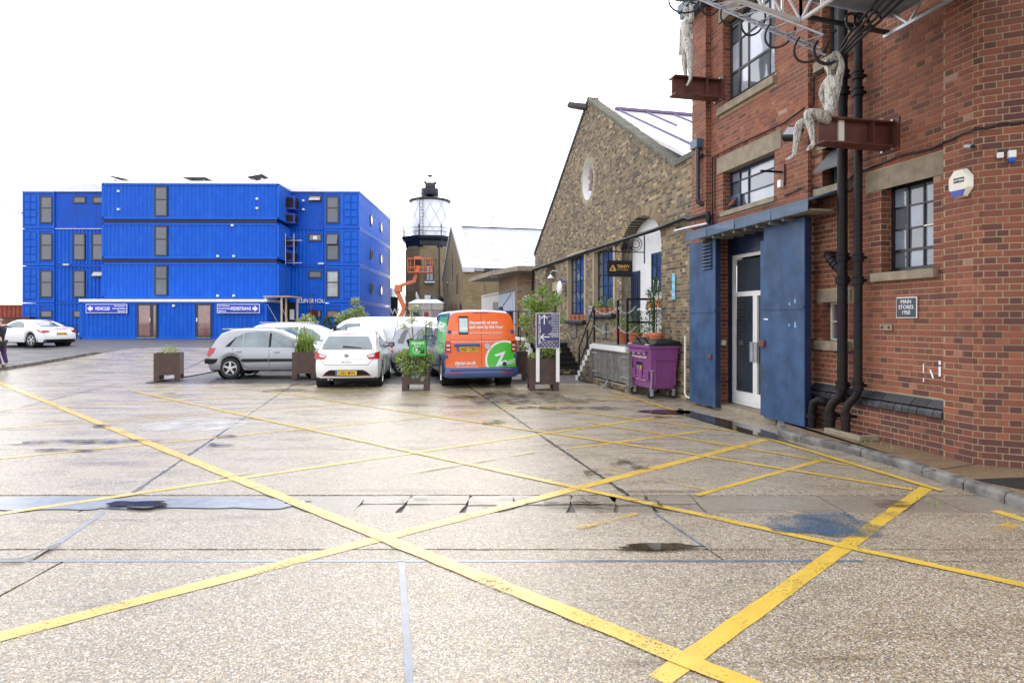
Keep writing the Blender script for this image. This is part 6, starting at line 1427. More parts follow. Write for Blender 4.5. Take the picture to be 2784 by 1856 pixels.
    def rear(s, name, outline, mat, off=.006, **k):
        return s.patch(name, outline, mat, lambda u, v, o: Vector((s.bend(0, u, v)-o, u, v)), off, **k)
    def frontp(s, name, outline, mat, off=.006, **k):
        return s.patch(name, outline, mat, lambda u, v, o: Vector((s.bend(s.L, u, v)+o, u, v)), off, **k)
    def top(s, name, outline, mat, off=.006, **k):
        """outline (x, y) on the upper surface"""
        def f(u, v, o):
            x0 = u
            for _ in range(4):
                z = s.topz(x0, v); x0 = u-(s.bend(x0, v, z)-x0); x0 = max(0, min(s.L, x0))
            return Vector((u, v, s.topz(x0, v)+o))
        return s.patch(name, outline, mat, f, off, **k)
    def topz(s, x, y):
        r = s.ring(max(0, min(s.L, x)))[7:]; yy = [(a, b) for a, b in r][::-1]; return interp(yy, abs(y))
    def wheel(s, x, side, style=5, turned=False):
        R = s.P['R']; y = side*(s.W/2-.12); t = MB(); w = .10
        Mw = Matrix.Translation((x, y, R)) @ Matrix.Rotation(radians(-90*side), 4, 'X')
        t.lathe([(R*.62, -w), (R*.93, -w), (R, -w*.7), (R, w*.7), (R*.93, w), (R*.68, w), (R*.66, w*.8)], 32, (0,0,0), Mw); tyre = t.build('wheel', m_tyre, s.t, 50)
        d = MB(); d.lathe([(.001, w*.45), (R*.66, w*.45)], 24, (0,0,0), Mw); d.build('brake_disc', m_dark, tyre, noflip=True)
        r = MB(); r.lathe([(R*.62, w*.3), (R*.67, w*.95), (R*.63, w*.98), (R*.60, w*.7)], 32, (0,0,0), Mw)
        r.lathe([(.001, w*.9), (R*.13, w*.88), (R*.15, w*.6)], 16, (0,0,0), Mw)
        for k in range(style):
            a = 2*pi*k/style+.3; rr = Mw @ Matrix.Rotation(a, 4, 'Z')
            h0, h1 = (R*.10, R*.085) if style < 7 else (R*.05, R*.04)
            r.add([rr@Vector(p) for p in ((R*.08, -h0, w*.84), (R*.63, -h1, w*.80), (R*.63, h1, w*.80), (R*.08, h0, w*.84), (R*.08, -h0*1.2, w*.6), (R*.63, -h1*1.2, w*.6), (R*.63, h1*1.2, w*.6), (R*.08, h0*1.2, w*.6))], [(0,1,2,3),(0,4,5,1),(1,5,6,2),(2,6,7,3),(3,7,4,0)])
        r.build('rim', m_rim, tyre, 40)
    def wheels(s, style=5):
        for x in s.P['wheels']:
            for sd in (-1, 1): s.wheel(x, sd, style)
    def arches(s):
        for x in s.P['wheels']:
            for sd in (-1, 1):
                m = MB(); R = s.P['R']+.05; M_ = Matrix.Translation((x, sd*(s.W/2-.20), s.P['R'])) @ Matrix.Rotation(radians(90), 4, 'X'); m.lathe([(R*1.03, -.17), (R*1.03, .17)], 24, (0,0,0), M_); m.build('wheel_well', m_under, s.t, noflip=True)
    def plate(s, txt, z, y=0, rear=True, w=.52, h=.112, off=.012):
        x = (s.bend(0, y, z)-off) if rear else s.bend(s.L, y, z)+off; sg = -1 if rear else 1
        p = part(s.t, 'number_plate', m_plate, ((min(x, x+sg*.008), y-w/2, z-h/2), (max(x, x+sg*.008), y+w/2, z+h/2)))
        part(p, 'plate_band', m_pblue, ((min(x+sg*.0081, x+sg*.010), y+(w/2-.05 if rear else -w/2+.05-.05), z-h/2+.003), (max(x+sg*.0081, x+sg*.010), y+(w/2 if rear else -w/2+.05), z+h/2-.003)))
        text('plate_text', txt, h*.98, p, (x+sg*.0105, y-(.02 if rear else 0), z-h*.34), (radians(90), 0, radians(-90 if rear else 90)), m_ink, 'CENTER', .012, .80)
    def mirror(s, x, z, mat, sz=(.10, .19, .13)):
        for sd in (-1, 1):
            y = s.side_y(x, z); m = MB(); m.box((x-.05, min(sd*(y+.03), sd*(y+.03+sz[1])), z), (x+sz[0]-.05, max(sd*(y+.03), sd*(y+.03+sz[1])), z+sz[2])); o = m.build('wing_mirror', mat, s.t, bevel=.03)
            part(o, 'mirror_glass', m_glass, ((x-.056, min(sd*(y+.05), sd*(y+.01+sz[1])), z+.02), (x-.050, max(sd*(y+.05), sd*(y+.01+sz[1])), z+sz[2]-.02)))
            part(o, 'arm', m_dark, ((x-.02, min(sd*(y-.03), sd*(y+.04)), z-.0), (x+.03, max(sd*(y-.03), sd*(y+.04)), z+.04)))
    def seam(s, pts, w=.010, sides=(-1, 1)):
        for sd in sides:
            m = MB()
            for a, b in zip(pts, pts[1:]):
                k = max(1, int((Vector(b)-Vector(a)).length/.08))
                for j in range(k):
                    p = Vector(a).lerp(Vector(b), j/k); q = Vector(a).lerp(Vector(b), (j+1)/k); d = (q-p).normalized(); n = Vector((-d.y, d.x))*w/2
                    m.add([(c.x, sd*(s.side_y(c.x, c.y)+.0025), c.y) for c in (p+n, p-n, q-n, q+n)], [(0,1,2,3)])
            m.build('door_gap', m_dark, s.t, noflip=True)
    def handle(s, x, z, mat, w=.16):
        for sd in (-1, 1): y = s.side_y(x, z); part(s.t, 'door_handle', mat, ((x-w/2, min(sd*(y+.005), sd*(y+.04)), z), (x+w/2, max(sd*(y+.005), sd*(y+.04)), z+.035)), bevel=.01)
def hdg(tx): return atan2(1, tx)          # heading whose run per unit depth is tx
# ---------------------------------------------------------------- silver five-door hatchback (side on)
PR = dict(L=3.99, W=1.69, R=.30, sill=.24, wheels=(.76, 3.26), belt=[(0, .88), (.5, .90), (1.6, .90), (2.7, .86), (3.0, .84), (3.5, .76), (3.99, .66)],
    roof=[(0, 1.34), (.18, 1.40), (.55, 1.445), (1.1, 1.47), (1.7, 1.46), (2.15, 1.40), (2.6, 1.16), (2.98, .90), (3.05, .85), (3.99, .66)],
    rear=[(.2, .14), (.3, .06), (.5, .0), (.62, .0), (.72, .06), (.95, .12), (1.2, .30), (1.44, .48)], front=[(.2, -.10), (.4, 0), (.6, -.02), (.8, -.12)], bulge=.12, tumble=.20)
c = Car('silver_hatchback', 'silver five-door hatchback parked side-on behind the grass planter', 'car', Vector(((550-PX)/F*17.9, 18.7, 0)), radians(3), PR, m_silver)
c.side('window', [(.75, .93), (.95, 1.23), (1.10, 1.33), (1.10, .93)], m_cglass); c.side('window', [(1.13, .93), (1.13, 1.345), (1.5, 1.385), (1.86, 1.385), (1.86, .92)], m_cglass)
c.side('window', [(1.95, .92), (1.95, 1.38), (2.15, 1.33), (2.45, 1.17), (2.88, .90)], m_cglass); c.side('pillar_trim', [(.60, .93), (.90, 1.22), (.93, 1.225), (.74, .93)], m_dark, .004); c.side('pillar_trim', [(1.87, .92), (1.87, 1.385), (1.94, 1.385), (1.94, .92)], m_dark, .004)
c.side('rubbing_strip', [(1.08, .52), (1.12, .58), (1.88, .58), (1.88, .49), (1.16, .48)], m_dark, .014); c.side('rubbing_strip', [(1.90, .49), (1.90, .58), (2.8, .58), (2.8, .50)], m_dark, .014)
c.side('tail_light', [(.09, .66), (.14, .90), (.34, .90), (.28, .76), (.16, .64)], m_redlamp, .012); c.side('bumper_trim', [(.02, .44), (.03, .58), (.42, .58), (.36, .47), (.24, .42)], m_dark, .012)
c.seam([(1.90, .30), (1.90, .90)]); c.seam([(.84, .90), (.86, .66), (1.05, .58), (1.2, .34), (1.30, .30), (2.9, .30)]); c.seam([(2.85, .88), (2.88, .6), (2.8, .3)])
c.handle(1.02, .78, m_silver); c.handle(2.12, .76, m_silver); c.top('windscreen', [(2.15, -.58), (2.15, .58), (2.92, .68), (2.92, -.68)], m_cglass)
c.rear('rear_window', [(-.5, .98), (.5, .98), (.46, 1.34), (-.46, 1.34)], m_cglass); c.mirror(2.72, .92, m_silver); c.wheels(5); c.arches(); part(c.t, 'roof_spoiler', m_silver, ((.40, -.5, 1.435), (.62, .5, 1.465)), bevel=.01)
m = MB(); m.tube([(1.0, 0, 1.47), (.78, 0, 1.66)], .006, 5); m.build('aerial', m_dark, c.t)
# ---------------------------------------------------------------- white three-door hatchback seen from the rear
PI_ = dict(L=4.04, W=1.69, R=.31, sill=.24, wheels=(.78, 3.24), belt=[(0, .93), (.6, .96), (1.6, .93), (2.7, .89), (3.1, .84), (3.6, .74), (4.04, .62)],
    roof=[(0, 1.30), (.2, 1.37), (.6, 1.42), (1.2, 1.44), (1.8, 1.42), (2.2, 1.34), (2.7, 1.08), (3.05, .88), (4.04, .62)],
    rear=[(.2, .16), (.32, .04), (.5, .0), (.66, .02), (.80, .06), (.95, .08), (1.15, .24), (1.40, .46)], front=[(.2, -.10), (.4, 0), (.6, -.02), (.8, -.12)], bulge=.17, tumble=.22, plan=.10)
c = Car('white_hatchback', 'white hatchback with number plate LX63 MVN seen from behind', 'car', Vector(((944-PX)/F*15.25, 15.15, 0)), hdg(-.115), PI_, m_wpaint)
c.rear('rear_window', [(-.62, .99), (.62, .99), (.60, 1.10), (.50, 1.31), (-.50, 1.31), (-.60, 1.10)], m_cglass, .010); 
for sd in (-1, 1):
    c.rear('tail_light', [(sd*.49, .83), (sd*.80, .93), (sd*.80, .74), (sd*.55, .74)], m_redlamp, .014); c.rear('reverse_lamp', [(sd*.52, .825), (sd*.68, .87), (sd*.66, .80), (sd*.54, .79)], m_clearlamp, .018)
c.rear('bumper_insert', [(-.60, .32), (.60, .32), (.50, .42), (.40, .475), (-.40, .475), (-.50, .42)], m_dark, .008)
for sd in (-1, 1): c.rear('reflector', [(sd*.30, .325), (sd*.58, .325), (sd*.56, .345), (sd*.30, .345)], m_redlamp, .012)
c.rear('valance', [(-.70, .18), (.70, .18), (.62, .265), (-.62, .265)], m_under, .01)
c.rear('hatch_gap', [(-.52, .60), (.52, .60), (.52, .606), (-.52, .606)], m_dark, .003); c.rear('hatch_gap', [(-.45, .735), (.45, .735), (.45, .739), (-.45, .739)], m_frame, .002)
for sd in (-1, 1): c.rear('hatch_gap', [(sd*.52, .60), (sd*.53, .60), (sd*.64, .72), (sd*.66, .96), (sd*.65, .96), (sd*.63, .72)], m_dark, .003)
c.plate('LX63 MVN', .40); c.rear('wiper', [(-.36, 1.02), (.10, 1.035), (.10, 1.075), (.0, 1.07), (-.36, 1.03)], m_dark, .02)
x = c.bend(0, 0, .83); b_ = part(c.t, 'maker_badge', m_galv, ((x-.016, -.048, .79), (x-.004, .048, .87)), bevel=.008); m = MB()
for k in range(3): m.box((x-.020, -.038, .802+k*.022), (x-.017, .038, .812+k*.022))
m.build('badge_mark', m_dark, b_)
text('model_name', 'I B I Z A', .052, c.t, (c.bend(0, 0, .66)-.008, 0, .655), (radians(90), 0, radians(-90)), m_frame, 'CENTER', .004, 1.35)
part(c.t, 'brake_light', m_redlamp, ((c.bend(0, 0, 1.36)-.02, -.18, 1.352), (c.bend(0, 0, 1.36)+.0, .18, 1.372))); m = MB(); m.tube([(.72, .1, 1.44), (.62, .1, 1.56)], .008, 5); m.build('aerial', m_dark, c.t)
m = MB(); m.tube([(.12, .45, .24), (.30, .45, .24)], .03, 10); m.tube([(.12, .37, .24), (.30, .37, .24)], .03, 10); m.build('exhaust', m_galv, c.t)
c.side('window', [(.62, 1.03), (1.0, 1.27), (1.35, 1.34), (1.35, .98)], m_cglass); c.side('window', [(1.42, .98), (1.42, 1.345), (1.9, 1.32), (2.25, 1.20), (2.8, .92)], m_cglass); c.seam([(1.38, .30), (1.38, .95)])
c.top('windscreen', [(2.2, -.58), (2.2, .58), (2.95, .68), (2.95, -.68)], m_cglass); c.mirror(2.55, .95, m_dark); c.wheels(10); c.arches(); c.handle(1.6, .80, m_wpaint)
# ---------------------------------------------------------------- orange and grey delivery van
PV = dict(L=4.90, W=1.90, R=.335, sill=.26, wheels=(.98, 3.98), belt=[(0, 1.16), (1, 1.16), (3.6, 1.14), (4.2, 1.08), (4.6, .98), (4.9, .84)],
    roof=[(0, 1.90), (.12, 1.945), (.5, 1.97), (1.5, 1.98), (3.0, 1.96), (3.35, 1.90), (3.7, 1.66), (4.15, 1.22), (4.3, 1.10), (4.9, .84)],
    rear=[(.2, .03), (.3, 0), (.48, 0), (.52, .04), (1.2, .05), (1.6, .09), (1.93, .15)], front=[(.2, -.08), (.4, 0), (.7, -.02), (1.0, -.12)], bulge=.055, tumble=.115, plan=.02)
c = Car('delivery_van', 'orange and blue-grey van with green zip logo and plate LN67 OBO', 'van', Vector(((1310-PX)/F*15.45, 15.40, 0)), hdg(-.2285), PV, m_vanblue); van = c
dl_ = lambda s0, s1: [(s0, .505), (s1, .505)]
def yo(z): return c.side_y(.05, z)-.03
L_o = [(.905, .52), (.905, 1.0), (.90, 1.2), (.86, 1.55), (.80, 1.80), (.74, 1.88), (.60, 1.915), (.004, 1.925)]
for sd, nm_ in ((1, 'left'), (-1, 'right')):
    o_ = [(sd*.004, .52)]+[(sd*y, z) for y, z in L_o[:-1]]+[(sd*.004, 1.925)]; d = c.rear('rear_door', o_, m_orange, .012, cell=.12); d['label'] = nm_+' orange rear van door'
c.rear('door_gap', [(-.004, .52), (.004, .52), (.004, 1.92), (-.004, 1.92)], m_dark, .010)
RV = lambda u, z, o: Vector((c.bend(0, u, z)-o, u, z))
def vt(name, body, size, y, z, mat=m_winkl, bold=.01, xs=1.0, al='LEFT'):
    o = text(name, body, size, c.t, (0, 0, 0), (0, 0, 0), mat, al, bold, 1.0)
    for v in o.data.vertices: yy = y-v.co.x*xs; zz = z+v.co.y; v.co = Vector((van.bend(0, yy, zz)-.022-(.002 if v.co.z > 0 else 0), yy, zz))
    return o
vt('lettering', 'thousands of cars\nand vans by the hour', .112, .305, 1.625, bold=.03, xs=.92); vt('lettering', 'just minutes from where you live and work', .05, .295, 1.385, xs=.96)
vt('lettering', "we even include fuel, insurance and Congestion Charge (we're nice like that)", .046, .78, 1.165, xs=.93); vt('lettering', 'zipcar.co.uk', .13, .675, .600, bold=.03, xs=.84); vt('lettering', 'Prices are subject to change', .05, .645, .525, bold=.01, xs=.95)
sc_ = lambda pts: pts
c.rear('crease_shade_strip', [(.80, 1.28), (.76, 1.22), (-.76, 1.22), (-.80, 1.28), (-.80, 1.272), (-.765, 1.208), (.765, 1.208), (.81, 1.28)], M('crease_shade_orange', (.55, .09, .01), .4), .014)  # shade of the pressed crease painted as a darker orange strip
ph = c.rear('phone_picture', [(.34, 1.36), (.57, 1.36), (.575, 1.38), (.575, 1.81), (.565, 1.82), (.345, 1.82), (.335, 1.81), (.335, 1.38)], m_dark, .016); c.rear('phone_screen', [(.35, 1.40), (.56, 1.40), (.56, 1.77), (.35, 1.77)], M('pale_screen_print', (.50, .68, .74), .35), .018, parent=ph); c.rear('phone_bar', [(.35, 1.40), (.56, 1.40), (.56, 1.425), (.35, 1.425)], M('teal_print', (.05, .35, .45), .35), .020, parent=ph)
c.rear('phone_bar', [(.35, 1.48), (.56, 1.48), (.56, 1.53), (.35, 1.53)], m_winkl, .020, parent=ph); vt('lettering', 'there are\ncars near\nyou', .035, .74, 1.42)
def circ(cx, cz, r, a0=0, a1=2*pi, n=40): return [(cx+r*cos(a0+(a1-a0)*k/n), cz+r*sin(a0+(a1-a0)*k/n)) for k in range(n)]
def clipv(pts, ymin=-.90, zmin=.525, ymax=9): return [(min(ymax, max(ymin, y)), max(zmin, z)) for y, z in pts]
cy_, cz_ = -.60, .70
def clean(pts):
    o = []
    for p in pts:
        if not o or (abs(p[0]-o[-1][0])+abs(p[1]-o[-1][1])) > .004: o.append(p)
    return o
ring_ = c.rear('logo_ring', clean(clipv(circ(cy_, cz_, .505))), m_winkl, .018, cell=.15); c.rear('logo_disc', clean(clipv(circ(cy_, cz_, .455))), m_green, .022, cell=.15, parent=ring_)
zp = [(-.34, .84), (-.62, .925), (-.60, .86), (-.50, .66), (-.64, .70), (-.66, .66), (-.62, .61), (-.37, .53), (-.395, .60), (-.52, .83), (-.37, .785)]
c.rear('logo_letter', [(y, z) for y, z in zp], m_winkl, .028, cell=.3, parent=ring_); c.rear('logo_wheel', circ(-.60, .60, .058, n=20), m_frame, .032, parent=ring_)
for k in range(3): c.rear('logo_stripe', [(-.64, .655-.03*k), (-.88, .735-.045*k), (-.88, .72-.045*k), (-.64, .64-.03*k)], m_winkl, .027, parent=ring_)
for sd in (-1, 1):
    l = c.rear('tail_light', [(sd*.775, .90), (sd*.925, .90), (sd*.925, 1.18), (sd*.90, 1.195), (sd*.80, 1.195), (sd*.775, 1.16)], m_redlamp, .03); c.rear('lamp_segment', [(sd*.80, .96), (sd*.885, .96), (sd*.885, 1.0), (sd*.80, 1.0)], m_clearlamp, .034, parent=l); c.rear('lamp_segment', [(sd*.80, 1.06), (sd*.885, 1.06), (sd*.885, 1.10), (sd*.80, 1.10)], m_clearlamp, .034, parent=l)
    for z in (.80, 1.42): y = c.side_y(.10, z)-.02; part(c.t, 'hinge', m_vblue2, ((c.bend(0, .85, z)-.03, min(sd*(y-.06), sd*(y+.03)), z-.04), (c.bend(0, .85, z)+.06, max(sd*(y-.06), sd*(y+.03)), z+.05)), bevel=.01)
part(c.t, 'grab_bar', m_vblue2, ((c.bend(0, .3, 1.08)-.06, .04, 1.055), (c.bend(0, .3, 1.08)-.005, .70, 1.125)), bevel=.015)
c.plate('LN67 OBO', .985, y=.36, w=.54, h=.13, off=.022)
m = MB(); Mx = Matrix.Translation((c.bend(0, -.16, 1.06)-.02, -.155, 1.06)) @ Matrix.Rotation(radians(-90), 4, 'Y'); m.lathe([(.001, .004), (.055, .006), (.060, .014), (.072, .014), (.074, 0)], 24, (0,0,0), Mx); e_ = m.build('maker_badge', m_galv, c.t, 40)
m = MB(); bx_ = c.bend(0, -.16, 1.06)-.040
for a, b in (((-.115, 1.105), (-.14, 1.06)), ((-.14, 1.06), (-.155, 1.085)), ((-.155, 1.085), (-.17, 1.06)), ((-.17, 1.06), (-.195, 1.105)), ((-.105, 1.07), (-.13, 1.01)), ((-.13, 1.01), (-.155, 1.05)), ((-.155, 1.05), (-.18, 1.01)), ((-.18, 1.01), (-.205, 1.07))): m.bar((bx_, a[0], a[1]), (bx_, b[0], b[1]), .008, .006)
m.build('badge_mark', m_winkl, e_)
c.rear('bumper', [(-.93, .30), (.93, .30), (.94, .44), (.90, .52), (-.90, .52), (-.94, .44)], m_vblue2, .05); part(c.t, 'bumper_step', m_vblue2, ((-.06, -.80, .44), (.02, .80, .50)), bevel=.02); c.side('bumper_side', [(.03, .30), (.03, .54), (.22, .54), (.50, .40), (.58, .30)], m_vblue2, .012)
for sd in (-1, 1): c.rear('reflector', [(sd*.50, .375), (sd*.82, .375), (sd*.82, .405), (sd*.50, .405)], m_redlamp, .056)
c.rear('brake_light', [(-.2, 1.90), (.2, 1.90), (.2, 1.918), (-.2, 1.918)], m_redlamp, .02)
# green wrap and cab glass on the flanks
c.side('green_wrap', [(.16, .98), (.42, 1.30), (.50, 1.60), (.42, 1.86), (1.5, 1.90), (2.3, 1.86), (2.3, 1.25), (2.1, .95), (1.4, .80), (.8, .82)], m_green, .004, cell=.12, sides=(1,))
c.side('cab_window', [(2.75, 1.22), (2.75, 1.74), (3.3, 1.72), (3.55, 1.62), (3.95, 1.22)], m_cglass); c.side('side_window', [(1.35, 1.26), (1.35, 1.78), (2.55, 1.78), (2.55, 1.26)], m_dglass, .003, sides=(-1,)); c.side('rail_trim', [(.35, 1.10), (1.9, 1.10), (1.9, 1.12), (.35, 1.12)], m_dark, .006)
text('lettering', 'zipcar', .55, c.t, (2.05, c.side_y(1.2, 1.5)+.012, 1.32), (radians(90), 0, radians(180)), m_winkl, 'LEFT', .02, 1.0); c.seam([(2.66, .36), (2.66, 1.20)]); c.seam([(1.25, .36), (1.25, 1.85)]); c.side('yellow_sticker', [(2.3, .78), (2.38, 1.02), (2.44, .98), (2.36, .74)], M('yellow_sticker', (.7, .6, .05), .4), .006)
c.top('windscreen', [(3.5, -.68), (3.5, .68), (4.2, .78), (4.2, -.78)], m_cglass); c.mirror(3.62, 1.22, m_dark, (.12, .22, .28)); c.wheels(9); c.arches(); c.handle(2.9, 1.02, m_dark)
# ---------------------------------------------------------------- other parked vehicles
PM = dict(L=4.2, W=1.76, R=.32, sill=.26, wheels=(.8, 3.4), belt=[(0, .98), (1, 1.0), (2.8, .95), (3.3, .88), (4.2, .72)], roof=[(0, 1.50), (.3, 1.57), (1.2, 1.61), (2.0, 1.59), (2.5, 1.45), (3.0, 1.14), (3.4, .90), (4.2, .72)], rear=[(.3, .04), (.6, 0), (1, .08), (1.5, .25)], front=[(.3, 0), (.7, -.04)], bulge=.12, tumble=.16)
c = Car('white_people_carrier', 'white people carrier behind the silver hatchback facing right', 'car', Vector(((690-PX)/F*22.3, 22.4, 0)), radians(-4), PM, m_wpaint)
c.side('window', [(.5, 1.02), (.75, 1.36), (1.05, 1.45), (1.05, 1.02)], m_cglass); c.side('window', [(1.1, 1.02), (1.1, 1.46), (1.95, 1.48), (1.95, 1.0)], m_cglass); c.side('window', [(2.05, 1.0), (2.05, 1.47), (2.45, 1.40), (3.05, .98)], m_cglass); c.top('windscreen', [(2.5, -.6), (2.5, .6), (3.25, .7), (3.25, -.7)], m_cglass)
c.side('tail_light', [(.1, .8), (.1, 1.2), (.3, 1.2), (.28, .8)], m_redlamp, .01); c.mirror(2.9, 1.0, m_wpaint); c.wheels(); c.arches(); m = MB(); m.tube([(2.2, .0, 1.58), (1.85, 0, 1.88)], .008, 5); m.build('aerial', m_dark, c.t); part(c.t, 'roof_rail', m_galv, ((.5, .6, 1.62), (2.0, .63, 1.65)), ((.5, -.63, 1.62), (2.0, -.6, 1.65)))
PL = dict(L=5.3, W=1.98, R=.34, sill=.3, wheels=(1.0, 4.3), belt=[(0, 1.2), (3.6, 1.2), (4.4, 1.12), (5.3, .92)], roof=[(0, 1.98), (.2, 2.03), (1.5, 2.06), (3.3, 2.04), (3.75, 1.92), (4.1, 1.66), (4.6, 1.26), (5.3, .92)], rear=[(.3, 0), (2, .06)], front=[(.3, 0), (1, -.08)], bulge=.08, tumble=.12, plan=.03)
def bigvan(label, pos, h, dz=0):
    PV2 = dict(PL); PV2['roof'] = [(a, b-dz if b > 1.3 else b-dz*.4) for a, b in PL['roof']]; PV2['belt'] = [(a, b-dz*.5) for a, b in PL['belt']]
    c = Car('white_van', label, 'van', pos, h, PV2, m_wpaint); q = lambda z: z-dz*.9; c.side('cab_window', [(3.1, q(1.28)), (3.1, q(1.80)), (3.65, q(1.78)), (3.95, q(1.60)), (4.4, q(1.26))], m_cglass); c.top('windscreen', [(3.8, -.7), (3.8, .7), (4.55, .82), (4.55, -.82)], m_cglass)
    c.seam([(3.0, .4), (3.0, 1.95)]); c.seam([(1.7, .4), (1.7, 1.95)]); c.seam([(.45, 1.2), (.5, 1.84), (1.6, 1.86)]); c.mirror(4.0, 1.25, m_dark, (.12, .2, .26)); c.wheels(); c.arches()
    for sd in (-1, 1): c.rear('tail_light', [(sd*.84, .8), (sd*.94, .8), (sd*.94, 1.3), (sd*.84, 1.3)], m_redlamp, .01)
    return c
bigvan('long white van facing left behind the white hatchback', Vector(((1205-PX)/F*24.2, 24.2, 0)), radians(183), .22)
bigvan('white van partly hidden behind the orange van and the long white van', Vector(((1262-PX)/F*27.5, 27.5, 0)), radians(181), .38)
PS = dict(L=2.7, W=1.56, R=.30, sill=.26, wheels=(.42, 2.28), belt=[(0, .90), (1.6, .92), (2.1, .86), (2.7, .68)], roof=[(0, 1.44), (.15, 1.50), (.6, 1.55), (1.2, 1.54), (1.6, 1.40), (2.1, 1.02), (2.25, .86), (2.7, .68)], rear=[(.3, .08), (.5, 0), (.9, .04), (1.5, .22)], front=[(.3, 0), (.7, -.05)], bulge=.12, tumble=.16)
c = Car('silver_microcar', 'small silver two-seat car between the white hatchback and the orange van', 'car', Vector(((1052-PX)/F*19.4, 19.6, 0)), radians(12), PS, m_silver)
c.side('window', [(.22, 1.0), (.36, 1.42), (.62, 1.42), (.45, .98)], m_dglass); c.side('window', [(.85, .96), (.90, 1.40), (1.3, 1.42), (1.65, 1.28), (2.05, .96)], m_cglass); c.side('tail_light', [(.05, .84), (.05, .92), (.14, .92), (.14, .84)], m_redlamp, .012); c.side('tail_light', [(.05, .70), (.05, .79), (.15, .79), (.15, .70)], m_redlamp, .012)
c.top('windscreen', [(1.6, -.55), (1.6, .55), (2.15, .62), (2.15, -.62)], m_cglass); c.side('side_pod', [(.55, 1.10), (.62, .90), (.80, .96), (.72, 1.16)], m_dark, .02); c.wheels(9); c.arches(); c.mirror(1.85, .98, m_dark)
c = Car('white_small_car', 'white car mostly hidden between the white hatchback and the small silver car', 'car', Vector(((1000-PX)/F*21.6, 21.0, 0)), hdg(-.2), PR, m_wpaint)
c.rear('rear_window', [(-.5, .98), (.5, .98), (.46, 1.34), (-.46, 1.34)], m_cglass); c.side('window', [(.85, .95), (1.05, 1.33), (1.86, 1.38), (1.86, .93)], m_cglass); c.side('window', [(1.95, .92), (1.95, 1.38), (2.15, 1.33), (2.45, 1.17), (2.88, .90)], m_cglass); c.wheels(); c.arches()
for sd in (-1, 1): c.rear('tail_light', [(sd*.64, .76), (sd*.80, .76), (sd*.80, .98), (sd*.66, .98)], m_redlamp, .012)
# ---------------------------------------------------------------- white convertible at the left
PC = dict(L=4.13, W=1.80, R=.325, sill=.22, wheels=(.82, 3.25), belt=[(0, .86), (.3, .90), (1.0, .91), (2.2, .87), (2.8, .83), (3.5, .76), (4.13, .62)], roof=[(0, .88), (.25, .93), (.75, .98), (.95, 1.06), (1.4, 1.24), (1.75, 1.29), (2.1, 1.26), (2.5, 1.06), (2.85, .86), (4.13, .62)],
    rear=[(.2, .14), (.3, .03), (.45, 0), (.6, .02), (.85, .10)], front=[(.2, -.1), (.4, 0), (.7, -.1)], bulge=.20, tumble=.20, plan=.10)
Yc = 29.2; cz = terrain(-22.5, 29.2); c = Car('white_convertible', 'white two-door convertible parked by the blue containers at far left', 'car', Vector(((170-PX)/F*Yc, Yc, cz-.02)), radians(166), PC, m_wpaint)
c.side('window', [(1.25, .93), (1.35, 1.10), (1.6, 1.20), (1.85, 1.21), (2.15, 1.14), (2.55, .90)], m_cglass); c.side('tail_light', [(.12, .70), (.16, .78), (.48, .82), (.52, .80), (.22, .66)], m_redlamp, .014); c.rear('tail_light', [(.80, .66), (.56, .70), (.56, .78), (.80, .80)], m_redlamp, .012); c.rear('tail_light', [(-.80, .66), (-.56, .70), (-.56, .78), (-.80, .80)], m_redlamp, .012)
c.top('rear_window', [(.72, -.48), (.72, .48), (1.35, .46), (1.35, -.46)], m_dglass); c.top('windscreen', [(2.15, -.55), (2.15, .55), (2.78, .68), (2.78, -.68)], m_cglass); c.rear('valance', [(-.70, .22), (.70, .22), (.74, .36), (-.74, .36)], m_dark, .012); c.plate('YF12 XRC', .62); c.mirror(2.3, .93, m_wpaint); c.wheels(5); c.arches(); c.seam([(1.22, .3), (1.15, .6), (1.22, .90)])
c.rear('brake_light', [(-.3, .835), (.3, .835), (.3, .85), (-.3, .85)], m_redlamp, .014)
# ================================================================== FAR STRUCTURES
def frame_thing(name, label, cat, origin, rot=WALL_ROT, group=None): return thing(name, label, cat, origin, rot, group)
# steps to the far arched door
st = frame_thing('brick_steps', 'brick entrance steps with white string and dark treads at the far gable door', 'steps', O)
part(st, 'landing', m_stockmortar, ((15.0, .02, 0), (17.6, 1.5, 1.05))); sbk = Bricks(st, MW); sbk.face(Vector((0, 1.5, 0)), EX, EY, 0, 1.0, rects(15.0, 17.6, [])); sbk.face(Vector((13.1, 0, 0)), EY, -EX, 0, .15, lambda z: [(.0, 1.5)]); sbk.build(m_stock, nmax=0)
part(st, 'landing_edge', m_white, ((14.95, 1.4, 1.0), (17.65, 1.54, 1.1)))
for k in range(7):
    s = 15-(k+1)*.27; z = 1.05-(k+1)*.15; part(st, 'step', m_dark, ((s, .03, z-.12), (s+.27, 1.42, z+.03))); part(st, 'string', m_white, ((s, 1.42, z-.10), (s+.28, 1.50, z+.17)))
rl3 = frame_thing('steps_railing', 'black metal railing up the far brick entrance steps', 'railing', W(0, 0, 0))
for s, a in ((13.2, 0), (14.95, 1.05), (17.5, 1.05), (16.2, 1.05)): m = MB(); m.box((s-.025, 1.40, a), (s+.025, 1.45, a+1.0)); m.build('post', m_black, rl3)
for dz_ in (1.0, .5): m = MB(); m.bar((13.2, 1.425, dz_), (14.95, 1.425, 1.05+dz_), .045); m.bar((14.95, 1.425, 1.05+dz_), (17.5, 1.425, 1.05+dz_), .045); m.build('rail', m_black, rl3)
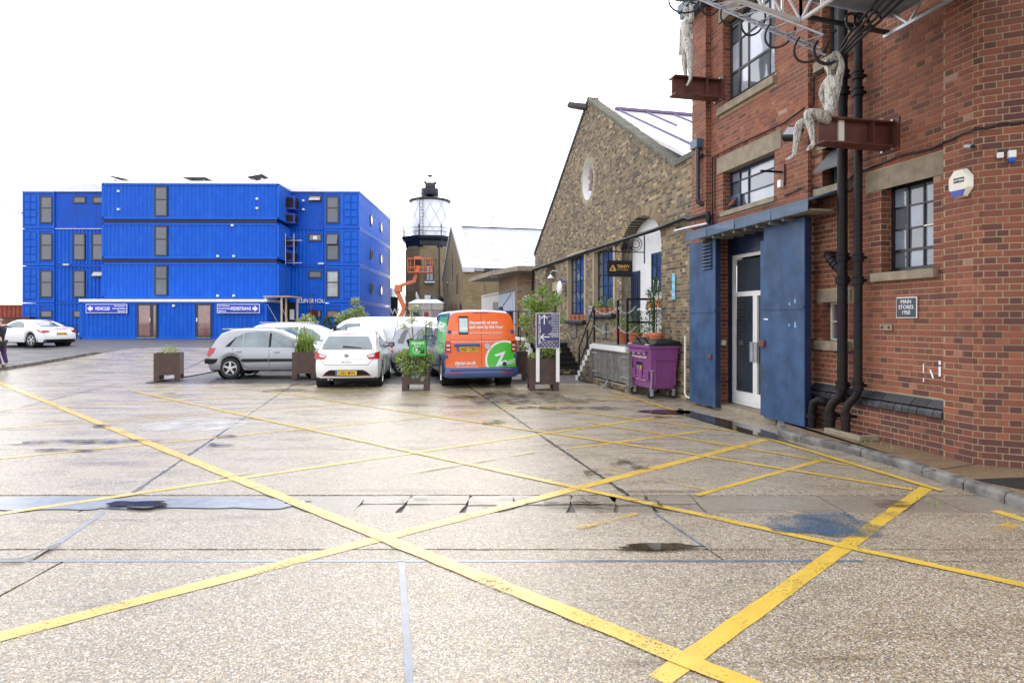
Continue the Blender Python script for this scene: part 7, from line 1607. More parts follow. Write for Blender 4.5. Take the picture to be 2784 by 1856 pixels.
# small banded brick building
o27 = Vector(((1406-PX)/F*27, 27, 0)); sb = frame_thing('banded_brick_building', 'small flat roofed building of banded brick between gable and slate roof', 'building', o27)
part(sb, 'wall', m_stripe, ((0, -4.2, 0), (4.0, 0, 3.75))); part(sb, 'concrete_band', m_stone, ((-.02, -4.2, 3.02), (4.02, .02, 3.22)))
m = MB(); m.prism([(-1.0, -4.2), (-1.0, .2), (.4, 1.1), (5.2, 1.35), (5.2, -4.2)], lambda u, v, z: (u, v, z+(.12 if v < .5 else 0)), 3.72, 3.92); m.build('roof_slab', m_stone, sb)
part(sb, 'boarded_front', M('pale_blue_boards', (.50, .56, .64), .5, var=.1), ((.25, .02, .9), (3.8, .06, 3.0)))
for k in range(6): part(sb, 'board_joint', m_frame, ((.6+k*.55, .061, .9), (.61+k*.55, .066, 3.0)))
for k in range(3): f = part(sb, 'notice_frame', m_navy, ((.5+k*1.05, .07, .9), (1.4+k*1.05, .16, 2.15))); part(f, 'notice', m_white if k else m_signnavy, ((.58+k*1.05, .161, 1.0), (1.32+k*1.05, .17, 1.95)))
m = MB(); m.tube([(.9, .05, 2.95), (.9, .5, 2.3)], .02, 6); m.lathe([(.001, .1), (.1, .05), (.13, -.08)], 12, (.9, .55, 2.25)); m.build('lamp', m_navy, sb)
t = thing('roof_dome_camera', 'small white dome on the corner of the flat concrete roof', 'camera', W(0, 0, 0)*0+at(1343, 746, 28)); m = MB(); m.lathe([(.2, -.12), (.22, 0), (.15, .14), (.001, .2)], 16); m.build('dome', m_white, t, 40)
tx = ['POT AND BOAT\nHOUSE', 'CONTAINER\nCITY 1', 'ELECTRICIANS\nSHOP', 'FITTING SHOP', 'JUBILEE PIER', 'MUSIC BOX']
ords = ['topmost', 'second', 'third', 'fourth', 'fifth', 'lowest']
for k in range(6):
    Ys = 26.3; K = Ys/F; z1 = EYE-(804.5+k*9.3-HY)*K; h = 8.3*K; t = thing('finger_sign', ords[k]+' small indigo finger sign on the banded brick wall beside the tree', 'sign', Vector(((1422-PX)*K, Ys, z1-h)), radians(2), 'stacked indigo finger signs'); w = (26 if k not in (3, 4) else 31)*K
    m = MB(); m.prism([(0, 0), (w-.07, 0), (w, h/2) if k in (3, 4) else (w-.069, h/2), (w-.07, h), (0, h)], lambda u, v, y: (u, y, v), 0, .02); m.build('edge', m_white, t)
    m = MB(); m.prism([(.012, .012), (w-.078, .012), (w-.02, h/2) if k in (3, 4) else (w-.077, h/2), (w-.078, h-.012), (.012, h-.012)], lambda u, v, y: (u, y, v), -.006, -.001); m.build('face', m_signnavy, t)
    text('lettering', tx[k], .05 if '\n' in tx[k] else .055, t, (w*.48, -.008, h*.56 if '\n' in tx[k] else h*.34), frot, m_winkl, 'CENTER', .01, .8)
# white painted wall and window behind the van
t = thing('white_wall', 'white painted low wall behind the orange van beside the banded building', 'wall', Vector(((1309-PX)/F*33, 33, 0)), 0); part(t, 'wall', m_white, ((0, 0, 0), (1.25, .25, 3.0))); m = MB(); m.bar((0, .1, 3.02), (1.25, .1, 3.28), .3, .06); m.prism([(0, 3.0), (1.25, 3.0), (1.25, 3.26)], lambda u, v, y: (u, y, v), 0, .25); m.build('coping', m_white, t); part(t, 'dark_window', m_plum if 0 else m_dglass, ((.62, -.03, 1.75), (.95, 0, 2.7)))
# slate-roofed chain store
C1 = Vector(((1262-PX)/F*40, 40, 0)); cs = frame_thing('slate_roofed_building', 'long yellow brick warehouse with pale wet slate roof and arched gable openings', 'building', C1)
Wd, Ln, ze, za_ = 12.4, 16.0, 5.15, 8.75
part(cs, 'wall', m_farst, ((0, -Ln, 0), (.4, -.01, ze)), ((Wd-.4, -Ln, 0), (Wd, -.01, ze)))
m = MB(); m.prism([(0, 0), (Wd, 0), (Wd, ze-.1), (Wd/2, za_+.05), (0, ze-.1)], lambda u, v, y: (u, y, v), -.4, 0); m.build('gable_wall', m_farst, cs)
part(cs, 'corner_pier', m_farst, ((-.12, -1.3, 0), (0, .06, ze-.02)))
part(cs, 'gutter', m_slateblk, ((-.30, -Ln, ze-.22), (-.0, -1.31, ze-.02)))
m = MB(); m.tube([(-.16, -2.9, 0), (-.16, -2.9, ze-.1)], .10, 10); m.build('downpipe', m_navy, cs); m = MB(); m.tube([(-.05, .12, 0), (-.05, .12, 4.4)], .08, 8)
m = MB(); m.prism([(-.25, ze-.05), (Wd/2, za_+.02), (Wd+.2, ze-.05), (Wd+.2, ze-.2), (Wd/2, za_-.12), (-.25, ze-.2)], lambda u, v, y: (u, y, v), -Ln, -.4); RF = m.build('roof', M('roof_underlay', (.30, .31, .34), .5), cs)
m_slate = NT('wet_pale_slate'); g_ = m_slate.n.new('ShaderNodeNewGeometry'); m_slate.p(Base_Color=m_slate.ramp(g_.outputs['Random Per Island'], [(0, (.44, .45, .48)), (.5, (.50, .51, .54)), (1, (.57, .58, .61))]), Roughness=.3); m_slate = m_slate.m
sl = Vector((Wd/2+.25, 0, za_-ze+.07)); SL = sl.length; sl.normalize(); up = Vector((-sl.z, 0, sl.x)); m = MB(); rows = int(SL/.2)
for r in range(rows):
    y = -.45-(.15 if r % 2 else 0)
    while y > -Ln:
        a = Vector((-.25, 0, ze-.03))+sl*(r*.2); w = .29; j = random.uniform(0, .008)
        q = [a+up*(.035+j), a+sl*.30+up*(.012+j)]
        m.add([q[0]+Vector((0, y, 0)), q[0]+Vector((0, y-w, 0)), q[1]+Vector((0, y-w, 0)), q[1]+Vector((0, y, 0)), q[0]+Vector((0, y, 0))-up*.012, q[0]+Vector((0, y-w, 0))-up*.012], [(0,1,2,3),(4,5,1,0)]); y -= .30
m.build('slates', m_slate, RF, kind='stuff', noflip=True)
m = MB(); m.bar((Wd/2, -.4, za_+.06), (Wd/2, -Ln, za_+.06), .22, .12); m.build('ridge_tiles', m_navy, cs)
m = MB(); m_copl = M('pale_lead_coping', (.52, .54, .58), .35, var=.1)
for k in range(9):
    a = Vector((-.35, 0, ze+.02)).lerp(Vector((Wd/2, 0, za_+.40)), k/9); b = Vector((-.35, 0, ze+.02)).lerp(Vector((Wd/2, 0, za_+.40)), (k+.97)/9)
    part_ = MB(); part_.add([a+Vector((0, .14, 0)), b+Vector((0, .14, 0)), b+Vector((0, -.62, 0)), a+Vector((0, -.62, 0)), a+Vector((0, .14, -.3)), b+Vector((0, .14, -.3)), b+Vector((0, -.62, -.3)), a+Vector((0, -.62, -.3))], [(0,1,2,3),(7,6,5,4),(0,4,5,1),(1,5,6,2),(2,6,7,3),(3,7,4,0)]); part_.build('coping_slab', m_copl, cs)
m = MB(); m.bar((Wd/2, -.2, za_+.3), (Wd+.3, -.2, ze), .6, .25); m.build('coping', m_copl, cs)
def arch(root, x, w, z0, z1, mat, y=.012, face='y'):
    n = 10; pts = [(x-w/2, z0), (x+w/2, z0)]+[(x+w/2*cos(pi*k/n), z1-w/2+w/2*sin(pi*k/n)) for k in range(n+1)]; m = MB(); m.prism(pts, lambda u, v, q: (u, q, v), -.02, y); return m.build('arched_opening', mat, root)
for x in (1.6, 4.0, 6.3, 8.7, 10.9): arch(cs, x, 1.15, .3, 2.95, m_dglass)
for x, a, b in ((3.4, 3.6, 5.0), (6.2, 4.6, 7.0), (9.2, 3.6, 5.0)): arch(cs, x, .75, a, b, m_dglass)
# brick lighthouse
YL = 57.0; kL = YL/F; lh_ = thing('brick_lighthouse', 'octagonal yellow brick lighthouse with white glazed lantern and dark gallery cornice', 'lighthouse', Vector(((1169-PX)*kL, YL, 0)), radians(8))
def octo(prof, name, mat, n=8, root=lh_, sm=None, off=pi/8):
    m = MB(); vs = []
    for r, z in prof:
        for k in range(n): t_ = 2*pi*k/n+off; vs.append((r*cos(t_), r*sin(t_), z))
    q = len(prof); m.add(vs, [(i*n+k, i*n+(k+1) % n, (i+1)*n+(k+1) % n, (i+1)*n+k) for i in range(q-1) for k in range(n)]+[tuple(range(n))[::-1], tuple((q-1)*n+k for k in range(n))]); return m.build(name, mat, root, sm)
octo([(2.40, 0), (2.28, 8.45)], 'tower', m_farst)
for k in range(8):
    t_ = 2*pi*k/8; R_ = 2.31*cos(pi/8); c_ = Vector((cos(t_), sin(t_), 0)); e_ = Vector((-sin(t_), cos(t_), 0)); m = MB()
    for sg in (-1, 1): m.add([c_*(R_-.06)+e_*sg*.62+Vector((0, 0, z)) for z in (.2, 8.2)]+[c_*(R_+.07)+e_*sg*.62+Vector((0, 0, z)) for z in (.2, 8.2)]+[c_*(R_+.07)+e_*sg*.96+Vector((0, 0, z)) for z in (.2, 8.2)]+[c_*(R_-.06)+e_*sg*.96+Vector((0, 0, z)) for z in (.2, 8.2)], [(0,1,3,2),(2,3,5,4),(4,5,7,6)])
    m.add([c_*(R_+.07)+e_*sg*.62+Vector((0, 0, z)) for z in (7.2, 8.45) for sg in (-1, 1)], [(0,1,3,2)]); m.build('brick_pilaster', m_farst, lh_)
octo([(2.28, 8.35), (2.40, 8.5), (2.45, 8.9), (2.75, 9.15), (2.80, 9.35), (2.0, 9.36)], 'cornice', m_slateblk)
m = MB(); m.lathe([(1.75, 9.36), (1.78, 9.42), (1.72, 9.6), (1.74, 12.75)], 32); m.build('lantern', M('white_lantern_glazing', (.74, .77, .82), .2, var=.03, coat=.5), lh_, 40)
gm = MB()
for sg in (-1, 1):
    for k in range(10): gm.tube([(1.765*cos(2*pi*k/10+sg*q*.11), 1.765*sin(2*pi*k/10+sg*q*.11), 9.6+3.15*q/10) for q in range(11)], .015, 5)
gm.build('diagonal_astragal', m_galv, lh_, kind='stuff')
m = MB(); m.lathe([(1.70, 12.70), (1.98, 12.80), (1.98, 12.90), (1.2, 13.05), (.5, 13.2), (.001, 13.25)], 32); m.build('lantern_roof', m_black, lh_, 40)
m = MB(); m.lathe([(.25, 13.1), (.35, 13.3), (.80, 13.35), (.83, 13.4), (.83, 14.0), (.3, 14.1), (.001, 14.1)], 24); m.build('cowl', m_slateblk, lh_, 40)
part(lh_, 'cowl_box', m_black, ((-.45, -.45, 14.1), (.5, .45, 14.55)), ((-.55, -.1, 14.5), (-.35, .1, 14.75)), ((.35, -.1, 14.45), (.6, .1, 14.7)), bevel=.03)
m = MB(); m.tube([(0, 0, 14.5), (0, 0, 15.25)], .05, 6); m.tube([(-.25, 0, 15.0), (.15, 0, 15.0)], .03, 5); m.tube([(.5, 0, 14.5), (.5, 0, 15.1)], .02, 5); m.lathe([(.28, 15.2), (.22, 15.3), (.001, 15.36)], 12); m.tube([(-.5, -.2, 14.8), (-.5, -.2, 15.3), (-.1, -.2, 15.35)], .02, 5); m.build('weather_mast', m_frame, lh_)
def rad(a, r, z): return Vector((r*cos(a), r*sin(a), z))
for k in range(8): m = MB(); a = 2*pi*k/8+pi/8; m.tube([rad(a, 2.6, 9.35), rad(a, 2.6, 10.25)], .05, 6); m.lathe([(.001, .12), (.09, .05), (.001, 0)], 8, rad(a, 2.6, 10.22)); m.build('gallery_post', m_black, lh_)
for z in (9.75, 10.1): m = MB(); m.tube([rad(2*pi*k/8+pi/8, 2.6, z) for k in range(9)], .025, 5); m.build('gallery_rail', m_black, lh_)
lx = (1146-1169)*kL; ld = MB()
for dx in (-.14, .16): ld.tube([(lx+dx, -1.85, 9.4), (lx+dx, -1.9, 13.9)], .03, 5)
ld.build('ladder_stile', m_frame, lh_); ld = MB(); z = 9.6
while z < 13.8: ld.tube([(lx-.14, -1.87, z), (lx+.16, -1.87, z)], .02, 4); z += .3
ld.build('ladder_rungs', m_frame, lh_, kind='stuff')
fx = (1168-1169)*kL
part(lh_, 'window', m_navy, ((fx-.35, -2.36, 5.2), (fx+.35, -2.18, 6.7))); part(lh_, 'pane', m_glass, ((fx-.27, -2.38, 5.3), (fx-.03, -2.36, 6.6)), ((fx+.03, -2.38, 5.3), (fx+.27, -2.36, 6.6))); part(lh_, 'sill', m_white, ((fx-.45, -2.45, 5.08), (fx+.45, -2.2, 5.2)))
m = MB(); m.tube([((1193-1169)*kL, -2.2, 0), ((1193-1169)*kL, -2.2, 9.0)], .07, 8); m.build('downpipe', m_navy, lh_)
# kiosk
Yk = 44.0; kk = Yk/F; t = thing('grey_kiosk', 'small grey clad kiosk with red door below the lighthouse', 'kiosk', Vector(((1110-PX)*kk, Yk, 0)), radians(1)); w = 96*kk; m_clad = M('weathered_aluminium_cladding', (.40, .39, .37), .4, metal=.3, var=.2)
part(t, 'body', m_clad, ((.1, .1, 0), (w-.1, 3, 2.5))); 
for k in range(3): part(t, 'fascia_panel', m_clad, ((k*w/3+.01, .0, 2.45), ((k+1)*w/3-.01, .09, 2.95)), bevel=.02)
m = MB(); m.add([(-.05, -.05, 2.95), (w+.05, -.05, 2.95), (w+.05, 3.1, 2.95), (-.05, 3.1, 2.95), (w*.2, .6, 3.25), (w*.8, .6, 3.25), (w*.8, 2.4, 3.25), (w*.2, 2.4, 3.25)], [(0,1,5,4),(1,2,6,5),(2,3,7,6),(3,0,4,7),(4,5,6,7)]); m.build('roof', m_galv, t)
for a, b in ((.14, .40), (.68, .92)): part(t, 'window', m_dglass, ((w*a, .05, 1.75), (w*b, .098, 2.42)))
part(t, 'door', M('red_door_paint', (.28, .02, .02), .4), ((w*.45, .05, .2), (w*.58, .098, 2.3))); part(t, 'pilaster', m_clad, ((w*.40, .0, 0), (w*.45, .09, 2.45)), ((w*.58, 0, 0), (w*.64, .09, 2.45)))
part(t, 'roof_unit', m_galv, ((w*.42, .8, 3.1), (w*.60, 1.3, 3.55)), bevel=.03); m = MB(); m.lathe([(.001, .0), (.5, .02), (.62, .3), (.4, .55), (.001, .6)], 16, (w*.72, 1.4, 3.0)); m.build('roof_dome', m_frame, t)
t = thing('satellite_dish', 'white satellite dish beside the kiosk roof', 'satellite dish', at(1132, 806, 46)); m = MB(); m.lathe([(.001, -.05), (.2, 0), (.36, .1), (.36, .13), (.2, .04), (.001, -.02)], 20, (0,0,0), Matrix.Rotation(radians(75), 4, 'Y')); m.build('dish', m_white, t, 50); m = MB(); m.tube([(0, 0, -.9), (0, 0, 0)], .04); m.build('mast', m_galv, t)
# orange boom lift
YK = 42.0
def q_(px, py, dy=0): return at(px, py, YK+dy)
t = thing('boom_lift', 'orange articulated boom lift with raised basket between containers and lighthouse', 'boom lift', at(1090, 870, YK)*1); o_ = t.location.copy(); t.location = (o_.x, o_.y, 0); o_ = t.location.copy()
def rel(*a): return [q_(*p)-o_ for p in a]
def boom(pts, w, name, mat=m_pickor, h=None):
    m = MB(); P = rel(*pts)
    for a, b in zip(P, P[1:]): m.bar(a, b, w, h)
    m.build(name, mat, t, bevel=.02)
boom([(1086, 868), (1100, 835)], .26, 'lower_boom'); boom([(1100, 838), (1080, 792)], .30, 'lower_boom'); boom([(1098, 868), (1103, 845)], .12, 'hydraulic_ram', m_galv)
m = MB(); m.cbox(rel((1083, 784))[0], (.50, .5, .50)); m.build('knuckle', m_pickor, t, bevel=.05)
boom([(1085, 778), (1107, 770)], .22, 'upper_boom'); boom([(1107, 770), (1128, 764)], .22, 'upper_boom'); boom([(1125, 768), (1139, 722)], .24, 'upper_boom'); boom([(1117, 764), (1133, 736)], .10, 'hydraulic_ram', m_frame)
m = MB(); m.cbox(rel((1137, 713))[0], (.35, .4, .35)); m.build('basket_mount', m_dark, t, bevel=.03); m = MB(); m.cbox(rel((1136, 701))[0], (.5, .1, .2)); m.build('control_box', m_pickor, t)
b0, b1 = rel((1112, 741), (1173, 703)); y0, y1 = -.5, .5
m = MB(); m.box((b0.x, y0, b0.z-.03), (b1.x, y1, b0.z+.03)); m.build('basket_floor', m_pickor, t)
for z in (b0.z+.35, b1.z): m = MB(); c4 = [(b0.x, y0, z), (b1.x, y0, z), (b1.x, y1, z), (b0.x, y1, z), (b0.x, y0, z)]; [m.tube([a, b], .02, 6) for a, b in zip(c4, c4[1:])]; m.build('basket_rail', m_pickor, t)
for x in (b0.x, (b0.x*.7+b1.x*.3), (b0.x*.3+b1.x*.7), b1.x):
    for y in (y0, y1): m = MB(); m.tube([(x, y, b0.z), (x, y, b1.z)], .025, 5); m.build('basket_post', m_pickor, t)
part(t, 'chassis', m_pickor, ((-1.2, -.9, .5), (1.2, .9, 1.3)), bevel=.05)
for sx in (-.8, .8):
    for sy in (-1, 1): m = MB(); m.tube([(sx, sy*.85, .42), (sx, sy*1.1, .42)], .42, 16); m.build('wheel', m_tyre, t)
# far cranes and the jib at left
def crane(label, pts, Y, w, mat):
    a, b = at(*pts[0], Y), at(*pts[1], Y); t = thing('tower_crane', label, 'crane', (a.x, a.y, 0)); A = a-t.location; B = b-t.location; d = (B-A); n = 9
    sd = Vector((1, 0, 0)) if abs(d.z) > abs(d.x) else Vector((0, 0, 1))
    for sg in (-1, 1): m = MB(); m.tube([A+sd*sg*w, B+sd*sg*w*.3], .28, 5); m.build('chord', mat, t)
    m = MB()
    for k in range(n): f0, f1 = k/n, (k+1)/n; s_ = 1 if k % 2 else -1; m.tube([A+d*f0+sd*s_*w*(1-.7*f0), A+d*f1-sd*s_*w*(1-.7*f1)], .16, 4)
    m.build('lacing', mat, t, kind='stuff')
crane('pale yellow luffing crane jib far behind between containers and lighthouse', ((1097, 872), (1076, 662)), 300, 2.4, m_crane); crane('short yellow crane top far behind the slate roof ridge', ((1338, 800), (1340, 582)), 300, 1.7, m_crane)
crane('faint grey crane jib far away at the left edge above the red container', ((-6, 563), (62, 580)), 350, 1.0, m_galv)
m = MB(); m.tube([at(491, 500, 45), at(491, 392, 45)], .02, 5); fin(m.build('antenna', m_galv), None, 'thin tall antenna on the roof of the central container stack', 'antenna')
t = thing('black_banner', 'black panel with a white letter W right of the blue containers', 'banner', at(1060, 870, 60)); t.location.z = 0; k6 = 60/F; m = MB(); m.prism([(0, 0), (21*k6*.7, 0), (22*k6, 4.0), (0, 4.05)], lambda u, v, y: (u, y, v), 0, .2); m.build('panel', m_dark, t); text('lettering', 'W', .9, t, (.02, -.02, 2.25), frot, m_winkl, 'LEFT', .02)
t = thing('pale_shed', 'pale block just visible behind the right flank of the blue containers', 'shed', at(1056, 870, 62)); t.location.z = 0; part(t, 'wall', M('pale_cyan_wall', (.45, .55, .58), .6), ((0, 0, 0), (.4, 2, 5.0)))
# bicycles and stand beside the office
def bike(label, pos, rz, mat):
    t = thing('bicycle', label, 'bicycle', pos, rz, 'bicycles parked by the blue containers'); R = .33
    for x in (0, 1.02):
        m = MB(); m.lathe([(R-.03, -.018), (R, 0), (R-.03, .018), (R-.05, 0), (R-.03, -.018)], 28, (0,0,0), Matrix.Translation((x, 0, R)) @ Matrix.Rotation(radians(90), 4, 'X')); w = m.build('wheel', m_tyre, t, 50)
        m = MB(); [m.tube([(x, 0, R), (x+(R-.03)*cos(a), 0, R+(R-.03)*sin(a))], .004, 4) for a in [pi*k/6 for k in range(12)]]; m.build('spokes', m_galv, w, kind='stuff')
    m = MB()
    for a, b in (((0, R), (.20, .78)), ((0, R), (.42, .28)), ((.42, .28), (.20, .82)), ((.42, .28), (.84, .72)), ((.20, .76), (.82, .80)), ((.80, .90), (1.02, R))): m.tube([(a[0], 0, a[1]), (b[0], 0, b[1])], .018, 6)
    m.build('frame', mat, t); m = MB(); m.tube([(.80, 0, .90), (.84, 0, 1.0)], .015, 6); m.tube([(.84, -.28, 1.02), (.84, .28, 1.02)], .014, 6); m.build('handlebar', m_dark, t)
    part(t, 'saddle', m_dark, ((.06, -.06, .86), (.32, .06, .92)), bevel=.02); m = MB(); m.tube([(.2, 0, .78), (.19, 0, .88)], .014, 6); m.build('seat_post', m_galv, t); m = MB(); m.tube([(.42, -.12, .28), (.42, .12, .28)], .012, 6); m.lathe([(.001, 0), (.09, 0)], 14, (0,0,0), Matrix.Translation((.42, -.05, .28)) @ Matrix.Rotation(radians(90), 4, 'X')); m.build('crankset', m_galv, t)
zb_ = .5; b_ = at(183, 870, 42); bike('black bicycle with front wheel out beside the container office corner', (b_.x, 42, zb_-.05), radians(25), m_black); b_ = at(198, 870, 43); bike('second dark bicycle nearest the blue container corner', (b_.x, 43, zb_-.03), radians(12), m_frame)
b_ = at(138, 870, 42.5); bike('pale bicycle partly hidden behind the white convertible', (b_.x, 42.5, zb_), radians(8), m_galv)
t = thing('cycle_stand', 'black hooped cycle stand left of the parked bicycles', 'cycle stand', (at(168, 870, 42.5).x, 42.5, zb_)); m = MB(); m.tube([(0, 0, 0), (0, 0, .75), (.1, 0, .85), (.2, 0, .85), (.3, 0, .75), (.3, 0, 0)], .03, 8); m.build('hoop', m_dark, t)
# shrubs and small trees by the blue containers
def btree(label, px, Y, h, crowns, mat, bl=None): p = at(px, 870, Y); return young_tree('small_tree', label, Vector((p.x, Y, 0)), h, crowns, mat, zb=.0, r=.03, n=110, ls=.14, bl=bl)
btree('small bright green tree in front of the CLIPPER HOUSE lettering', 838, 33, 2.15, [(0, 0, 1.75, .38), (-.35, 0, 1.6, .3), (.3, 0, 1.45, .34), (0, 0, 1.2, .22)], m_leafy); btree('bare purple budding tree behind the bright green tree', 846, 36, 3.3, [(-.2, 0, 2.95, .04), (.4, 0, 2.85, .04), (.1, 0, 3.2, .04), (.6, 0, 3.0, .03)], m_plum)
btree('wider blossoming tree in front of the right blue containers', 953, 33, 3.0, [(0, 0, 2.0, .42), (-.5, 0, 1.8, .36), (.45, 0, 2.2, .36), (.25, 0, 2.75, .26), (.1, 0, 1.4, .3), (.75, 0, 1.9, .25)], m_leafy, m_blossom)
p = at(907, 870, 36); m = MB()
for cx in (-.4, .35):
    for _ in range(500): z = random.random(); a = random.uniform(0, 6.28); rr = .45*(1-z*.8)*random.uniform(.5, 1.1); leaf(m, Vector((cx+rr*cos(a), rr*sin(a), .9+z*.95)), .13, Vector((cos(a)*.7, sin(a)*.7, .4)).normalized())
o = m.build('conifer_shrub', m_leafd, loc=(p.x, 36, 0), noflip=True); fin(o, None, 'pair of dark conifer bushes below the right blue containers', 'shrub')
# ================================================================== CARVED FIGURES, BEAMS AND THE OVERHEAD LATTICE
cw = NT('weathered_carved_driftwood'); mpv = cw.mapping((9, 9, 2.2)); n1 = cw.noise(3.2, 6, .7, vec=mpv); v1 = cw.n.new('ShaderNodeTexVoronoi'); v1.feature = 'DISTANCE_TO_EDGE'; v1.inputs['Scale'].default_value = 2.6; cw.l.new(mpv, v1.inputs['Vector'])
col_ = cw.ramp(n1, [(.30, (.13, .11, .08)), (.46, (.48, .46, .41)), (.66, (.74, .73, .70))]); col_ = cw.mix(cw.ramp(v1.outputs['Distance'], [(.0, .9), (.06, 0.0)]), col_, (.03, .025, .02)); cw.p(Base_Color=col_, Roughness=.7)
bb_ = cw.bump(n1, .8, .02); cw.bump(v1.outputs['Distance'], .8, .015, bb_); m_carved = cw.m
def skin(name, joints, edges, mat, parent=None, root=0, label=None, cat=None, sub=2):
    names = list(joints); me = bpy.data.meshes.new(name); me.from_pydata([joints[n][0] for n in names], [(names.index(a), names.index(b)) for a, b in edges], []); me.materials.append(mat)
    o = bpy.data.objects.new(name, me); COL.objects.link(o); sk = o.modifiers.new('skin', 'SKIN'); sk.use_smooth_shade = True; sk.branch_smoothing = .3
    if not me.skin_vertices: me.skin_vertices.new() if hasattr(me.skin_vertices, 'new') else None
    for i, n in enumerate(names):
        r = joints[n][1]; d = me.skin_vertices[0].data[i]; d.radius = (r, r) if not isinstance(r, tuple) else r; d.use_root = (i == root)
    ss = o.modifiers.new('subdivision', 'SUBSURF'); ss.levels = sub; ss.render_levels = sub
    return fin(o, parent, label, cat)
def ibeam(label, s, d0, d1, z0, z1, w):
    t = thing('steel_beam', label, 'beam', W(s, 0, 0), WALL_ROT); q = w/2
    part(t, 'flange', m_rust, ((-q, d0, z1-.02), (q, d1, z1))); part(t, 'flange', m_rust, ((-q, d0, z0), (q, d1, z0+.02))); part(t, 'web', m_rust, ((-.012, d0, z0+.02), (.012, d1, z1-.02)))
    part(t, 'end_plate', m_rust, ((-q-.05, d0-.015, z0-.05), (q+.05, d0+.01, z1+.05)))
    for sx in (-1, 1):
        for z in (z0-.02, z1+.02): m = MB(); m.tube([(sx*q*.7, d0, z), (sx*q*.7, d0+.04, z)], .016, 6); m.build('bolt', m_galv, t)
    part(t, 'stiffener', m_rust, ((-q+.01, d0+(d1-d0)*.30, z0+.02), (-.012, d0+(d1-d0)*.32, z1-.02))); return t
sB1 = WS(2418, dM); Yb = 6.82+.9749*sB1; zt1 = EYE-(337-HY)*Yb/F; 
b1 = ibeam('rusty red steel beam carrying the seated carved figure on the red wall', sB1, dM+.01, 1.02, zt1-.33, zt1, .24)
part(b1, 'white_strap', m_offwhite, ((-.040, .66, zt1-.31), (-.013, .74, zt1-.02)))
sB2 = WS(1955, dP); Yb2 = 6.82+.9749*sB2; zt2 = EYE-(222-HY)*Yb2/F
b2 = ibeam('rusty steel beam under the standing carved figure on the far pier', sB2, dP+.01, 1.03, zt2-.36, zt2, .26)
ck_ = lambda px, py, Y: tuple(at(px, py, Y))
Yn, Yf = 7.40, 7.75
ys_ = (W(sB1, .85, 0)).y; Yn, Yf = ys_-.10, ys_+.12; Ym = ys_
J = dict(pelvis=(ck_(2262, 318, Ym), .105), waist=(ck_(2259, 284, Ym), .088), chest=(ck_(2264, 245, Ym), (.125, .115)), collar=(ck_(2263, 217, Ym), .075), neck=(ck_(2260, 204, Ym), .042), chin=(ck_(2255, 192, Ym), .052), head=(ck_(2258, 180, Ym), .082), crown=(ck_(2260, 168, Ym), .060), nose=(ck_(2247, 184, Ym), .014),
    shr=(ck_(2280, 216, Yn), .055), elr=(ck_(2288, 182, Yn-.02), .042), wrr=(ck_(2285, 152, Yn), .030), har=(ck_(2274, 145, Yn), .030), f1=(ck_(2263, 142, Yn), .011), f2=(ck_(2262, 146, Yn+.02), .011), f3=(ck_(2263, 150, Yn+.03), .010), f4=(ck_(2266, 153, Yn+.03), .009), th=(ck_(2273, 139, Yn-.02), .011),
    shl=(ck_(2247, 222, Yf), .052), ell=(ck_(2232, 252, Yf), .040), wrl=(ck_(2238, 278, Yf), .028), hal=(ck_(2245, 292, Yf), .030), g1=(ck_(2250, 300, Yf), .011), g2=(ck_(2247, 301, Yf-.02), .011), g3=(ck_(2244, 300, Yf+.02), .010),
    hpr=(ck_(2250, 322, Yn), .095), knr=(ck_(2192, 302, Yn), .062), shnr=(ck_(2203, 340, Yn), .052), anr=(ck_(2210, 384, Yn), .030), hlr=(ck_(2211, 393, Yn), .030), ftr=(ck_(2203, 400, Yn-.03), .030), tor=(ck_(2193, 410, Yn-.05), .016),
    hpl=(ck_(2248, 326, Yf), .09), knl=(ck_(2172, 334, Yf), .060), shnl=(ck_(2167, 372, Yf), .050), anl=(ck_(2160, 412, Yf), .030), hll=(ck_(2160, 421, Yf), .030), ftl=(ck_(2150, 428, Yf-.03), .028), tol=(ck_(2137, 436, Yf-.05), .015))
E_ = [('pelvis','waist'),('waist','chest'),('chest','collar'),('collar','neck'),('neck','chin'),('chin','head'),('head','crown'),('head','nose'),('collar','shr'),('shr','elr'),('elr','wrr'),('wrr','har'),('har','f1'),('har','f2'),('har','f3'),('har','f4'),('wrr','th'),('collar','shl'),('shl','ell'),('ell','wrl'),('wrl','hal'),('hal','g1'),('hal','g2'),('hal','g3'),
    ('pelvis','hpr'),('hpr','knr'),('knr','shnr'),('shnr','anr'),('anr','hlr'),('hlr','ftr'),('ftr','tor'),('pelvis','hpl'),('hpl','knl'),('knl','shnl'),('shnl','anl'),('anl','hll'),('hll','ftl'),('ftl','tol')]
fg = skin('carved_figure', J, E_, m_carved, None, 0, 'seated carved wooden figure on the rusty beam gripping the dark rods', 'sculpture')
m = MB(); hc = Vector(ck_(2261, 176, Ym))
for _ in range(60):
    v = Vector((random.gauss(0, 1), random.gauss(0, 1), random.gauss(.3, 1))).normalized()
    if v.x < -.55 and v.z < .4: continue
    m.cbox(hc+Vector((v.x*.075, v.y*.075, v.z*.085)), (.035, .035, .028), None)
m.build('carved_hair', m_carved, fg, kind='stuff')
for dy in (-.028, .028): m = MB(); m.lathe([(.001, .010), (.010, .004), (.012, 0)], 10, (0,0,0), Matrix.Translation(Vector(ck_(2249.5, 180, Ym+dy))) @ Matrix.Rotation(radians(-90), 4, 'Y')); m.build('eye', m_dark, fg)
Y1 = W(sB2, .90, 0).y; Yn, Yf = Y1-.12, Y1+.12
